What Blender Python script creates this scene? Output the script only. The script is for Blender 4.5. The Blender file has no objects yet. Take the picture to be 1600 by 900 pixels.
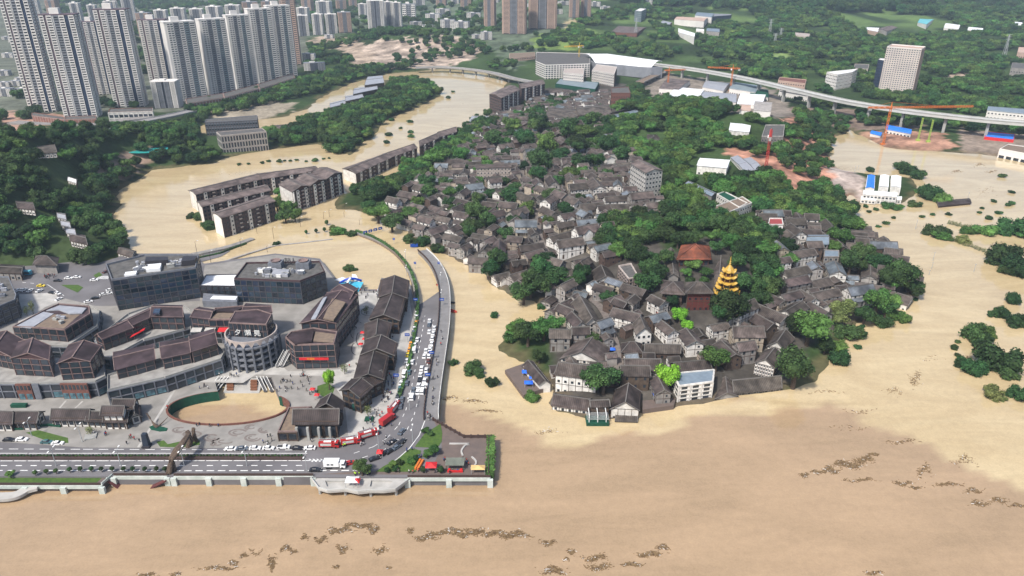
import bpy, math, random
import numpy as np
from mathutils import Vector, Matrix, noise
from mathutils.geometry import tessellate_polygon
R = math.radians
random.seed(7); rng = np.random.default_rng(7)
S = bpy.context.scene
COL = S.collection
# ---------------------------------------------------------------- camera
CAM_H = 190.0; PITCH = R(24.6); FPX = 1120.0
cam = bpy.data.cameras.new('camera'); camo = bpy.data.objects.new('camera', cam); COL.objects.link(camo)
camo.location = (0, 0, CAM_H); camo.rotation_euler = (R(90) - PITCH, 0, 0)
cam.sensor_width = 36; cam.lens = FPX / 1600 * 36; cam.clip_start = 1; cam.clip_end = 20000
S.camera = camo
# ---------------------------------------------------------------- world, sun, exposure
SUN_EL, SUN_AZ = 52.0, 118.0        # azimuth measured from +X towards +Y, where the sun stands
w = bpy.data.worlds.new('World'); S.world = w; w.use_nodes = True
nt = w.node_tree; bg = nt.nodes['Background']
sky = nt.nodes.new('ShaderNodeTexSky'); sky.sky_type = 'NISHITA'; sky.sun_disc = False
SUNDIR = Vector((math.cos(R(SUN_EL)) * math.cos(R(232)), math.cos(R(SUN_EL)) * math.sin(R(232)), math.sin(R(SUN_EL))))
sky.sun_elevation = R(SUN_EL); sky.sun_rotation = math.atan2(SUNDIR.x, SUNDIR.y)
sky.air_density = 1.0; sky.dust_density = 3.0; sky.ozone_density = 1.0
nt.links.new(sky.outputs[0], bg.inputs[0]); bg.inputs[1].default_value = 0.11
sl = bpy.data.lights.new('sun', 'SUN'); sl.energy = 3.0; sl.angle = R(5); sl.color = (1, .95, .87)
so = bpy.data.objects.new('sun', sl); COL.objects.link(so); so.rotation_euler = SUNDIR.to_track_quat('Z', 'Y').to_euler()
S.view_settings.view_transform = 'Standard'; S.view_settings.look = 'None'; S.view_settings.gamma = 1
S.view_settings.exposure = 0.72
S.cycles.max_bounces = 5; S.cycles.diffuse_bounces = 2; S.cycles.glossy_bounces = 2
S.cycles.transmission_bounces = 2; S.cycles.volume_bounces = 0; S.cycles.transparent_max_bounces = 4
# ---------------------------------------------------------------- pixel <-> world
CP, SP = math.cos(PITCH), math.sin(PITCH)
def ray(px, py):
 a = (px - 800) / FPX; b = (450 - py) / FPX
 return (a, CP + b * SP, -SP + b * CP)
def at(px, py, z=0.0):
 d = ray(px, py); s = (z - CAM_H) / d[2]
 return Vector((d[0] * s, d[1] * s, z))
def proj(x, y, z):
 dz = z - CAM_H
 dep = y * CP - dz * SP
 up = y * SP + dz * CP
 return 800 + FPX * x / dep, 450 - FPX * up / dep
def zat(x, y, py):              # height of the point above (x, y) seen at image row py
 d = ray(800, py); return CAM_H + d[2] * y / d[1]
# ---------------------------------------------------------------- materials
_M = {}
def mat(name, c, rough=.85, c2=None, scale=.5, spec=.3, metal=0, rnd=0, bump=0, detail=3, coord='Object', attr=None, emit=0):
 if name in _M: return _M[name]
 m = bpy.data.materials.new(name); m.use_nodes = True; t = m.node_tree; b = t.nodes['Principled BSDF']
 b.inputs['Roughness'].default_value = rough; b.inputs['Metallic'].default_value = metal
 b.inputs['Specular IOR Level'].default_value = spec
 m.diffuse_color = (*c, 1)
 if c2 is None: c2 = tuple(v * .8 for v in c)
 tc = t.nodes.new('ShaderNodeTexCoord'); nz = t.nodes.new('ShaderNodeTexNoise')
 nz.inputs['Scale'].default_value = scale; nz.inputs['Detail'].default_value = detail
 t.links.new(tc.outputs[coord], nz.inputs[0])
 mx = t.nodes.new('ShaderNodeMix'); mx.data_type = 'RGBA'
 mr = t.nodes.new('ShaderNodeMapRange'); mr.inputs[1].default_value = .32; mr.inputs[2].default_value = .68
 t.links.new(nz.outputs[0], mr.inputs[0]); t.links.new(mr.outputs[0], mx.inputs[0])
 mx.inputs[6].default_value = (*c, 1); mx.inputs[7].default_value = (*c2, 1)
 out = mx.outputs[2]
 if attr:
  a = t.nodes.new('ShaderNodeAttribute'); a.attribute_name = attr
  m2 = t.nodes.new('ShaderNodeMix'); m2.data_type = 'RGBA'; m2.blend_type = 'MULTIPLY'; m2.inputs[0].default_value = 1
  t.links.new(out, m2.inputs[6]); t.links.new(a.outputs['Color'], m2.inputs[7]); out = m2.outputs[2]
 if rnd:
  oi = t.nodes.new('ShaderNodeObjectInfo'); r2 = t.nodes.new('ShaderNodeMapRange')
  r2.inputs[3].default_value = 1 - rnd; r2.inputs[4].default_value = 1 + rnd
  t.links.new(oi.outputs['Random'], r2.inputs[0])
  hs = t.nodes.new('ShaderNodeHueSaturation'); t.links.new(out, hs.inputs['Color']); t.links.new(r2.outputs[0], hs.inputs['Value'])
  w2 = t.nodes.new('ShaderNodeMath'); w2.operation = 'FRACT'
  w1 = t.nodes.new('ShaderNodeMath'); w1.operation = 'MULTIPLY'; w1.inputs[1].default_value = 37.7
  t.links.new(oi.outputs['Random'], w1.inputs[0]); t.links.new(w1.outputs[0], w2.inputs[0])
  r3 = t.nodes.new('ShaderNodeMapRange'); r3.inputs[3].default_value = .5 - rnd * .07; r3.inputs[4].default_value = .5 + rnd * .06
  t.links.new(w2.outputs[0], r3.inputs[0]); t.links.new(r3.outputs[0], hs.inputs['Hue'])
  out = hs.outputs[0]
 t.links.new(out, b.inputs['Base Color'])
 if bump:
  bp = t.nodes.new('ShaderNodeBump'); bp.inputs['Strength'].default_value = bump; bp.inputs['Distance'].default_value = .5
  t.links.new(nz.outputs[0], bp.inputs['Height']); t.links.new(bp.outputs[0], b.inputs['Normal'])
 if emit:
  b.inputs['Emission Strength'].default_value = emit; b.inputs['Emission Color'].default_value = (*c, 1)
 _M[name] = m
 return m
def roofmat(name, c, c2, rnd=.25, pitch=.9):
 """tiled roof: broad weathering plus fine courses running down the slope (UV.x along the ridge)"""
 if name in _M: return _M[name]
 m = mat(name, c, .8, c2, .35, rnd=rnd, detail=6)
 t = m.node_tree; b = t.nodes['Principled BSDF']
 uv = t.nodes.new('ShaderNodeUVMap'); wv = t.nodes.new('ShaderNodeTexWave'); wv.inputs['Scale'].default_value = 1 / pitch * .32
 wv.inputs['Distortion'].default_value = .6; wv.inputs['Detail'].default_value = 1
 t.links.new(uv.outputs[0], wv.inputs[0])
 src = b.inputs['Base Color'].links[0].from_socket
 mr = t.nodes.new('ShaderNodeMapRange'); mr.inputs[3].default_value = .72; mr.inputs[4].default_value = 1.2
 t.links.new(wv.outputs['Fac'], mr.inputs[0])
 n2 = t.nodes.new('ShaderNodeTexNoise'); n2.inputs['Scale'].default_value = .12; n2.inputs['Detail'].default_value = 5
 geo = t.nodes.new('ShaderNodeNewGeometry'); t.links.new(geo.outputs['Position'], n2.inputs[0])
 m3 = t.nodes.new('ShaderNodeMapRange'); m3.inputs[1].default_value = .35; m3.inputs[2].default_value = .65; m3.inputs[3].default_value = .6; m3.inputs[4].default_value = 1.5
 t.links.new(n2.outputs[0], m3.inputs[0])
 mm = t.nodes.new('ShaderNodeMath'); mm.operation = 'MULTIPLY'; t.links.new(mr.outputs[0], mm.inputs[0]); t.links.new(m3.outputs[0], mm.inputs[1])
 vm = t.nodes.new('ShaderNodeVectorMath'); vm.operation = 'SCALE'
 t.links.new(src, vm.inputs[0]); t.links.new(mm.outputs[0], vm.inputs['Scale']); t.links.new(vm.outputs[0], b.inputs['Base Color'])
 return m
# ---------------------------------------------------------------- mesh builder
def wloc(o):
 v = Vector((0, 0, 0))
 while o is not None: v += o.location; o = o.parent
 return v
class MB:
 def __init__(s): s.v = []; s.f = []; s.m = []; s.uv = None
 def face(s, pts, m=0):
  i = len(s.v); s.v += [tuple(p) for p in pts]; s.f.append(tuple(range(i, i + len(pts)))); s.m.append(m)
 def box(s, c, d, rz=0, m=0, taper=1):
  """box centred on c=(x,y) with base z=c[2], size d, turned rz"""
  ca, sa = math.cos(rz), math.sin(rz); i = len(s.v)
  for k, zz in ((1, 0), (taper, d[2])):
   for sx, sy in ((-.5, -.5), (.5, -.5), (.5, .5), (-.5, .5)):
    x, y = sx * d[0] * k, sy * d[1] * k
    s.v.append((c[0] + x * ca - y * sa, c[1] + x * sa + y * ca, c[2] + zz))
  for f in ((3, 2, 1, 0), (4, 5, 6, 7), (0, 1, 5, 4), (1, 2, 6, 5), (2, 3, 7, 6), (3, 0, 4, 7)):
   s.f.append(tuple(i + k for k in f)); s.m.append(m)
  return s
 def prism(s, poly, z0, z1, m=0, top=None, holes=(), bottom=False):
  """poly = list of (x,y); z1 may be a list of heights per corner"""
  n = len(poly); z1l = z1 if isinstance(z1, (list, tuple)) else [z1] * n
  area = sum(poly[i][0] * poly[(i + 1) % n][1] - poly[(i + 1) % n][0] * poly[i][1] for i in range(n))
  if area < 0:
   poly = list(poly)[::-1]; z1l = list(z1l)[::-1]
  loops = [[(p[0], p[1], z) for p, z in zip(poly, z1l)]] + [[(p[0], p[1], z1l[0]) for p in h] for h in holes]
  tt = m if top is None else top
  for lp_i, lp in enumerate(loops):
   k = len(lp)
   for i in range(k):
    a, b = lp[i], lp[(i + 1) % k]
    q = [(a[0], a[1], z0), (b[0], b[1], z0), b, a]
    if lp_i:
     ar = sum(lp[j][0] * lp[(j + 1) % k][1] - lp[(j + 1) % k][0] * lp[j][1] for j in range(k))
     if ar > 0: q = q[::-1]
    s.face(q, m)
  flat = [p for lp in loops for p in lp]
  if n <= 4 and not holes: s.face(loops[0], tt)
  else:
   for t in tessellate_polygon([[Vector(p) for p in lp] for lp in loops]):
    a, b, c = (flat[t[0]], flat[t[1]], flat[t[2]])
    if (b[0] - a[0]) * (c[1] - a[1]) - (b[1] - a[1]) * (c[0] - a[0]) < 0: a, c = c, a
    s.face((a, b, c), tt)
  if bottom: s.face([(p[0], p[1], z0) for p in poly][::-1], m)
  return s
 def tube(s, pts, rads, n=6, m=0):
  pts = [Vector(p) for p in pts]
  if not isinstance(rads, (list, tuple)): rads = [rads] * len(pts)
  i0 = len(s.v)
  for k, p in enumerate(pts):
   d = (pts[min(k + 1, len(pts) - 1)] - pts[max(k - 1, 0)]).normalized()
   u = d.orthogonal().normalized(); v = d.cross(u)
   for a in range(n):
    q = p + (u * math.cos(2 * math.pi * a / n) + v * math.sin(2 * math.pi * a / n)) * rads[k]
    s.v.append(tuple(q))
  for k in range(len(pts) - 1):
   for a in range(n):
    b = (a + 1) % n
    s.f.append((i0 + k * n + a, i0 + k * n + b, i0 + (k + 1) * n + b, i0 + (k + 1) * n + a)); s.m.append(m)
  s.f.append(tuple(i0 + a for a in range(n))[::-1]); s.m.append(m)
  s.f.append(tuple(i0 + (len(pts) - 1) * n + a for a in range(n))); s.m.append(m)
  return s
 def lathe(s, c, prof, n=10, m=0, sx=1, sy=1, rz=0):
  i0 = len(s.v)
  for r, z in prof:
   for a in range(n):
    t = 2 * math.pi * a / n; x, y = r * math.cos(t) * sx, r * math.sin(t) * sy
    s.v.append((c[0] + x * math.cos(rz) - y * math.sin(rz), c[1] + x * math.sin(rz) + y * math.cos(rz), c[2] + z))
  for k in range(len(prof) - 1):
   for a in range(n):
    b = (a + 1) % n
    s.f.append((i0 + k * n + a, i0 + k * n + b, i0 + (k + 1) * n + b, i0 + (k + 1) * n + a)); s.m.append(m)
  s.f.append(tuple(i0 + (len(prof) - 1) * n + a for a in range(n))); s.m.append(m)
  s.f.append(tuple(i0 + a for a in range(n))[::-1]); s.m.append(m)
  return s
 def slab(s, q, th, m=0):
  """sloped quad q (4 pts, ccw from above) with thickness th downwards"""
  q = [Vector(p) for p in q]; lo = [p - Vector((0, 0, th)) for p in q]
  s.face(q, m); s.face(lo[::-1], m)
  n = len(q)
  for i in range(n):
   j = (i + 1) % n; s.face((q[i], lo[i], lo[j], q[j]), m)
  return s
 def mesh(s, name, mats, off=(0, 0, 0), smooth=False, uvroof=False):
  me = bpy.data.meshes.new(name)
  o = Vector(off)
  vv = [(a - o.x, b - o.y, c - o.z) for a, b, c in s.v] if any(off) else s.v
  me.from_pydata(vv, [], s.f)
  ms = mats if isinstance(mats, (list, tuple)) else [mats]
  for k in ms: me.materials.append(k)
  if len(ms) > 1: me.polygons.foreach_set('material_index', s.m)
  if smooth: me.polygons.foreach_set('use_smooth', [True] * len(me.polygons))
  if uvroof:
   ul = me.uv_layers.new(name='UVMap')
   for p in me.polygons:
    nrm = p.normal; h = Vector((nrm.y, -nrm.x, 0))
    if h.length < .05: h = Vector((1, 0, 0))
    h.normalize(); g = nrm.cross(h)
    for li in p.loop_indices:
     co = me.vertices[me.loops[li].vertex_index].co
     ul.data[li].uv = (co.dot(h), co.dot(g))
  me.update()
  return me
 def build(s, name, mats, parent=None, smooth=False, uvroof=False):
  off = wloc(parent) if parent is not None else Vector((0, 0, 0))
  o = bpy.data.objects.new(name, s.mesh(name, mats, off, smooth, uvroof))
  if parent is not None: o.parent = parent
  COL.objects.link(o)
  return o
def empty(name, loc, label=None, cat=None, group=None, rz=0):
 o = bpy.data.objects.new(name, None); o.location = loc; o.rotation_euler = (0, 0, rz); o.empty_display_size = .5
 COL.objects.link(o); tag(o, label, cat, group); return o
def tag(o, label=None, cat=None, group=None, kind=None):
 if label: o['label'] = label
 if cat: o['category'] = cat
 if group: o['group'] = group
 if kind: o['kind'] = kind
 return o
KIDS = {}
def copy_tree(o, parent=None, kids=None):
 c = o.copy(); COL.objects.link(c)
 if parent is not None: c.parent = parent; c.matrix_parent_inverse = Matrix.Identity(4)
 if kids is None: kids = KIDS.get(o.name)
 if kids is None:
  kids = KIDS[o.name] = list(o.children)
 for ch in kids: copy_tree(ch, c)
 return c
_unit = {}
def unitbox(m, key=None):
 k = (m.name)
 if k not in _unit:
  b = MB(); b.box((0, 0, -.5), (1, 1, 1)); _unit[k] = b.mesh('window_pane', m)
 return _unit[k]
def add_boxes(name, lst, m, parent, limit=100, sub=None):
 """individual little boxes (windows, doors): lst of (centre, (w,d,h), rz). Past the limit the farthest become one part"""
 if not lst: return
 lst = sorted(lst, key=lambda q: q[0][1] + .3 * abs(q[0][0]))
 off = wloc(parent); me = unitbox(m)
 for c, d, rz in lst[:limit]:
  o = bpy.data.objects.new(name, me); o.parent = parent; o.location = Vector(c) - off; o.rotation_euler = (0, 0, rz); o.scale = d
  COL.objects.link(o)
 if len(lst) > limit:
  b = MB()
  for c, d, rz in lst[limit:]: b.box((c[0], c[1], c[2] - d[2] / 2), d, rz)
  tag(b.build(name + '_rows', m, parent), kind='stuff')
LM = []                # landmarks for descriptions: (phrase, px, py)
TOL = []               # things to be described: (obj, look)
def landmark(phrase, p, z=None):
 LM.append((phrase, *proj(p[0], p[1], p[2])))
# ---------------------------------------------------------------- terrain
WPX = [(-900, 1300), (2600, 1300), (2600, 262), (1600, 250), (1530, 240), (1440, 236), (1380, 230), (1330, 203), (1300, 218), (1290, 236),
  (1302, 258), (1318, 266), (1345, 270), (1420, 278), (1442, 300), (1410, 316), (1340, 316), (1326, 300), (1332, 335), (1345, 362), (1395, 395), (1440, 430), (1420, 466),
  (1372, 500), (1335, 500), (1330, 520), (1285, 575), (1275, 596), (1220, 607), (1115, 628), (955, 655), (865, 640), (862, 600), (830, 575), (785, 545), (790, 520),
  (850, 500), (866, 480), (810, 468), (770, 450), (742, 420), (690, 398), (640, 365), (600, 345), (560, 330), (525, 325), (530, 305), (600, 285), (650, 262), (705, 225),
  (735, 195), (768, 180), (775, 150), (795, 128), (752, 112), (690, 108), (650, 112), (600, 116), (550, 130), (505, 150), (480, 170), (445, 182), (400, 188), (330, 190), (300, 205),
  (330, 210), (420, 205), (450, 200), (500, 182), (560, 165), (600, 140), (600, 125), (650, 126), (692, 142), (690, 150), (640, 172), (600, 190), (580, 215), (545, 243), (500, 225),
  (430, 232), (415, 236), (350, 246), (335, 255), (235, 265), (225, 277), (180, 300), (190, 320), (160, 352), (205, 375), (205, 400), (150, 428), (0, 440), (-900, 470)]
WW = np.array([at(x, y, 0)[:2] for x, y in WPX])
def sdist(P, poly):
 """signed distance to polygon, negative inside"""
 d2 = np.full(len(P), 1e18); ins = np.zeros(len(P), bool); n = len(poly)
 for i in range(n):
  a, b = poly[i], poly[(i + 1) % n]; e = b - a
  wv = P - a; t = np.clip((wv @ e) / (e @ e + 1e-9), 0, 1)
  q = wv - t[:, None] * e; d2 = np.minimum(d2, (q * q).sum(1))
  c = ((a[1] > P[:, 1]) != (b[1] > P[:, 1]))
  with np.errstate(divide='ignore', invalid='ignore'):
   xx = (b[0] - a[0]) * (P[:, 1] - a[1]) / (b[1] - a[1] if b[1] != a[1] else 1e-9) + a[0]
  ins ^= c & (P[:, 0] < xx)
 d = np.sqrt(d2); return np.where(ins, -d, d)
def pip(X, Y, poly):
 ins = np.zeros(X.shape, bool); n = len(poly)
 for i in range(n):
  a, b = poly[i], poly[(i + 1) % n]
  if a[1] == b[1]: continue
  ins ^= ((a[1] > Y) != (b[1] > Y)) & (X < (b[0] - a[0]) * (Y - a[1]) / (b[1] - a[1]) + a[0])
 return ins
def vnoise(X, Y, s, seed=0):
 """cheap smooth value noise in [-1,1]"""
 r = np.random.default_rng(seed).uniform(-1, 1, (256, 256))
 x = X / s + 900.3; y = Y / s + 700.7
 xi = np.floor(x).astype(int); yi = np.floor(y).astype(int); fx = x - xi; fy = y - yi
 fx = fx * fx * (3 - 2 * fx); fy = fy * fy * (3 - 2 * fy)
 g = lambda i, j: r[i % 256, j % 256]
 return (g(xi, yi) * (1 - fx) + g(xi + 1, yi) * fx) * (1 - fy) + (g(xi, yi + 1) * (1 - fx) + g(xi + 1, yi + 1) * fx) * fy
def sstep(t): t = np.clip(t, 0, 1); return t * t * (3 - 2 * t)
BUMPS = [  # px, py, height, rx, ry (m)
 (1085, 215, 24, 130, 130), (1100, 400, 13, 90, 110), (1000, 330, 7, 130, 130), (1230, 300, 10, 90, 110), (950, 470, 4, 110, 90),
 (60, 320, 26, 150, 130), (-150, 330, 30, 200, 200), (100, 262, 12, 110, 90), (640, 82, 26, 150, 120), (560, 60, 14, 160, 120),
 (150, 130, 3, 300, 150), (1180, 225, 12, 70, 60), (540, 195, 5, 120, 60)]
xs = np.concatenate([np.arange(-6500, -900, 90), np.arange(-900, 1150, 6.0), np.arange(1150, 7000, 90)])
ys = np.concatenate([np.arange(-900, 150, 60), np.arange(150, 1000, 5.0), np.arange(1000, 1900, 8.0), np.arange(1900, 3400, 25), np.arange(3400, 9500, 150)])
GX, GY = np.meshgrid(xs, ys); P = np.stack([GX.ravel(), GY.ravel()], 1)
SD = np.empty(len(P))
for k in range(0, len(P), 40000): SD[k:k + 40000] = sdist(P[k:k + 40000], WW)
X, Y = P[:, 0], P[:, 1]
edge = SD + vnoise(X, Y, 14, 3) * 3.5
H = np.where(edge > 0, .15 + 3.2 * (1 - np.exp(-np.maximum(edge, 0) / 12)), -1.5 + 1.4 * np.exp(np.minimum(edge, 0) / 6)) - .05
land = sstep(SD / 70)
for px, py, h, rx, ry in BUMPS:
 c = at(px, py, 0)
 H += h * np.exp(-((X - c[0]) / rx) ** 2 - ((Y - c[1]) / ry) ** 2) * land
hill = sstep((Y - 1060) / 1700) * sstep((X + 160 + (Y - 1000) * .12) / 420)
H += land * hill * (85 + 20 * vnoise(X, Y, 260, 5) + 9 * vnoise(X, Y, 90, 6))
H += land * sstep((Y - 1100) / 1500) * (1 - sstep((X + 100) / 400)) * (32 + 12 * vnoise(X, Y, 300, 8))
H += land * sstep((Y - 3000) / 2500) * (170 + 60 * vnoise(X, Y, 700, 9))
H += land * vnoise(X, Y, 22, 11) * .5
rub = np.exp(-((X - at(640, 82)[0]) / 150) ** 2 - ((Y - at(640, 82)[1]) / 110) ** 2)
H += rub * (vnoise(X, Y, 18, 21) * 2.5 + vnoise(X, Y, 8, 22) * 1.2)
HG = H.reshape(GX.shape)
def height(x, y):
 i = np.clip(np.searchsorted(xs, x) - 1, 0, len(xs) - 2); j = np.clip(np.searchsorted(ys, y) - 1, 0, len(ys) - 2)
 fx = np.clip((x - xs[i]) / (xs[i + 1] - xs[i]), 0, 1); fy = np.clip((y - ys[j]) / (ys[j + 1] - ys[j]), 0, 1)
 return (HG[j, i] * (1 - fx) + HG[j, i + 1] * fx) * (1 - fy) + (HG[j + 1, i] * (1 - fx) + HG[j + 1, i + 1] * fx) * fy
def G(px, py, lo=-9):
 """point of the ground seen at a pixel"""
 d = ray(px, py)
 t = np.linspace(150, 6000, 1600) if d[2] > -.25 else np.linspace(150, 1500, 900)
 zz = CAM_H + t * d[2]; hh = np.maximum(height(t * d[0], t * d[1]), 0)
 k = np.argmax(zz < hh)
 if zz[k] >= hh[k]: k = len(t) - 1
 k = max(k, 1); a = zz[k - 1] - hh[k - 1]; b = zz[k] - hh[k]; u = a / (a - b + 1e-9); s = t[k - 1] + (t[k] - t[k - 1]) * u
 p = Vector((s * d[0], s * d[1], 0)); p.z = float(max(height(p.x, p.y), lo)); return p
PXg, PYg = proj(X, Y, H)
green = np.array([.036, .062, .022]); colr = np.tile(green, (len(P), 1))
n1 = vnoise(X, Y, 60, 31)[:, None]; n2 = vnoise(X, Y, 17, 32)[:, None]
colr = colr * (1 + .45 * n1 + .2 * n2)
grassy = (sstep((n1[:, 0] + .1) * 2) * hill)[:, None]
colr = colr * (1 - grassy) + np.array([.15, .23, .07]) * (1 + .2 * n2) * grassy
AREAS = [  # (pixel polygon, colour, noise amount)
 ([(-500, 470), (-500, 215), (160, 215), (160, 440)], (.05, .075, .03), .3),
 ([(580, 345), (660, 262), (700, 205), (790, 140), (980, 130), (990, 200), (900, 250), (1030, 330), (1040, 400), (1200, 330), (1330, 355), (1450, 430), (1420, 480), (1280, 520), (1225, 612), (950, 670), (850, 640), (860, 480), (740, 430)], (.075, .068, .06), .35),
 ([(560, 100), (560, 75), (600, 62), (700, 55), (760, 70), (740, 90), (700, 105), (620, 108)], (.36, .29, .235), .5),
 ([(480, 65), (500, 55), (560, 60), (590, 100), (545, 105), (540, 80)], (.33, .26, .20), .4),
 ([(0, 172), (60, 165), (110, 185), (60, 200), (0, 215)], (.40, .25, .19), .25),
 ([(-100, 70), (20, 80), (35, 110), (-50, 120)], (.34, .26, .20), .25),
 ([(1225, 175), (1300, 205), (1330, 240), (1340, 320), (1310, 315), (1270, 290), (1240, 300), (1200, 275), (1170, 250), (1130, 245), (1140, 230), (1200, 240), (1225, 220)], (.36, .19, .135), .5),
 ([(1290, 255), (1310, 262), (1345, 275), (1352, 318), (1330, 310), (1300, 285)], (.42, .35, .31), .25),
 ([(1350, 205), (1470, 205), (1500, 232), (1400, 245), (1340, 225)], (.35, .20, .14), .4),
 ([(1500, 200), (1620, 215), (1620, 250), (1500, 240)], (.25, .20, .16), .25),
 ([(1225, 165), (1330, 172), (1430, 182), (1440, 200), (1330, 205), (1250, 190)], (.20, .15, .12), .3),
 ([(1000, 110), (1210, 140), (1250, 180), (1200, 185), (1020, 160)], (.22, .19, .16), .25),
 ([(460, 0), (900, 0), (870, 70), (800, 110), (750, 60), (600, 45), (480, 60)], (.10, .13, .085), .35),
 ([(-300, 0), (480, 0), (480, 100), (300, 175), (-300, 175)], (.12, .13, .10), .35),
 ([(210, 238), (250, 228), (275, 236), (240, 250), (215, 262), (170, 285), (145, 270), (190, 245)], (.38, .27, .21), .25),
 ([(390, 158), (470, 160), (450, 175), (400, 190), (330, 190), (330, 170)], (.30, .26, .20), .2),
 ([(1478, 110), (1520, 108), (1525, 118), (1480, 132)], (.42, .33, .25), .2),
 ([(880, 35), (900, 30), (905, 50), (885, 55)], (.36, .30, .18), .2),
 ([(830, 60), (900, 40), (960, 60), (900, 80), (830, 75)], (.15, .22, .06), .2),
 ([(1200, 60), (1260, 75), (1250, 100), (1200, 110)], (.17, .24, .08), .25),
]
for poly, c, am in AREAS:
 xx = PXg + vnoise(X, Y, 9, 41) * 6 + vnoise(X, Y, 25, 42) * 6; yy = PYg + vnoise(X, Y, 9, 43) * 3 + vnoise(X, Y, 25, 44) * 2
 k = pip(xx, yy, poly) & (GY.ravel() > 100)
 colr[k] = (np.array(c) * (1 + am * vnoise(X, Y, 7, 45)[:, None] + am * n2))[k]
shore = (SD > -8) & (SD < 5); colr[shore] = colr[shore] * .5 + np.array([.16, .12, .07]) * .5
nx, ny = len(xs), len(ys)
idx = np.arange(nx * ny).reshape(ny, nx)
F = np.stack([idx[:-1, :-1].ravel(), idx[:-1, 1:].ravel(), idx[1:, 1:].ravel(), idx[1:, :-1].ravel()], 1)
me = bpy.data.meshes.new('ground')
me.vertices.add(nx * ny); me.vertices.foreach_set('co', np.stack([X, Y, H], 1).astype(np.float32).ravel())
me.loops.add(F.size); me.loops.foreach_set('vertex_index', F.ravel().astype(np.int32))
me.polygons.add(len(F)); me.polygons.foreach_set('loop_start', (np.arange(len(F)) * 4).astype(np.int32))
me.polygons.foreach_set('use_smooth', np.ones(len(F), bool))
me.update(calc_edges=True)
ca = me.color_attributes.new('tint', 'FLOAT_COLOR', 'POINT')
ca.data.foreach_set('color', np.concatenate([np.clip(colr, .01, 1), np.ones((len(P), 1))], 1).astype(np.float32).ravel())
me.materials.append(mat('ground_soil', (1.15, 1.15, 1.15), .95, (.72, .72, .72), .25, attr='tint', detail=8, spec=.1, bump=.6))
ground = bpy.data.objects.new('ground', me); COL.objects.link(ground); tag(ground, kind='structure')
# ---------------------------------------------------------------- water: two muddy flows that meet along a ragged line
wx = np.concatenate([np.arange(-3000, -500, 100), np.arange(-500, 800, 6.0), np.arange(800, 3600, 100)]); wy = np.concatenate([np.arange(-900, 150, 50), np.arange(150, 520, 3.0), np.arange(520, 2000, 20.0)])
WX, WY = np.meshgrid(wx, wy); qx, qy = WX.ravel(), WY.ravel()
seam = np.array([at(x, y)[:2] for x, y in [(-2500, 700), (600, 640), (690, 638), (760, 640), (850, 668), (930, 655), (1180, 632), (1290, 612), (1360, 640), (1420, 668), (1480, 690), (1540, 720), (1600, 760), (2600, 900), (2600, 3000), (-2500, 3000)]])
sm = sdist(np.stack([qx, qy], 1), seam)
sm = sm + vnoise(qx, qy, 30, 51) * 9 + vnoise(qx, qy, 11, 52) * 5 + vnoise(qx, qy, 60, 53) * 14
river = sstep(.5 - sm / 3)
me = bpy.data.meshes.new('water'); nx, ny = len(wx), len(wy); idx = np.arange(nx * ny).reshape(ny, nx)
F = np.stack([idx[:-1, :-1].ravel(), idx[:-1, 1:].ravel(), idx[1:, 1:].ravel(), idx[1:, :-1].ravel()], 1)
me.vertices.add(nx * ny); me.vertices.foreach_set('co', np.stack([qx, qy, qx * 0], 1).astype(np.float32).ravel())
me.loops.add(F.size); me.loops.foreach_set('vertex_index', F.ravel().astype(np.int32))
me.polygons.add(len(F)); me.polygons.foreach_set('loop_start', (np.arange(len(F)) * 4).astype(np.int32)); me.update(calc_edges=True)
ca = me.attributes.new('flow', 'FLOAT', 'POINT'); ca.data.foreach_set('value', river.astype(np.float32))
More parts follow.
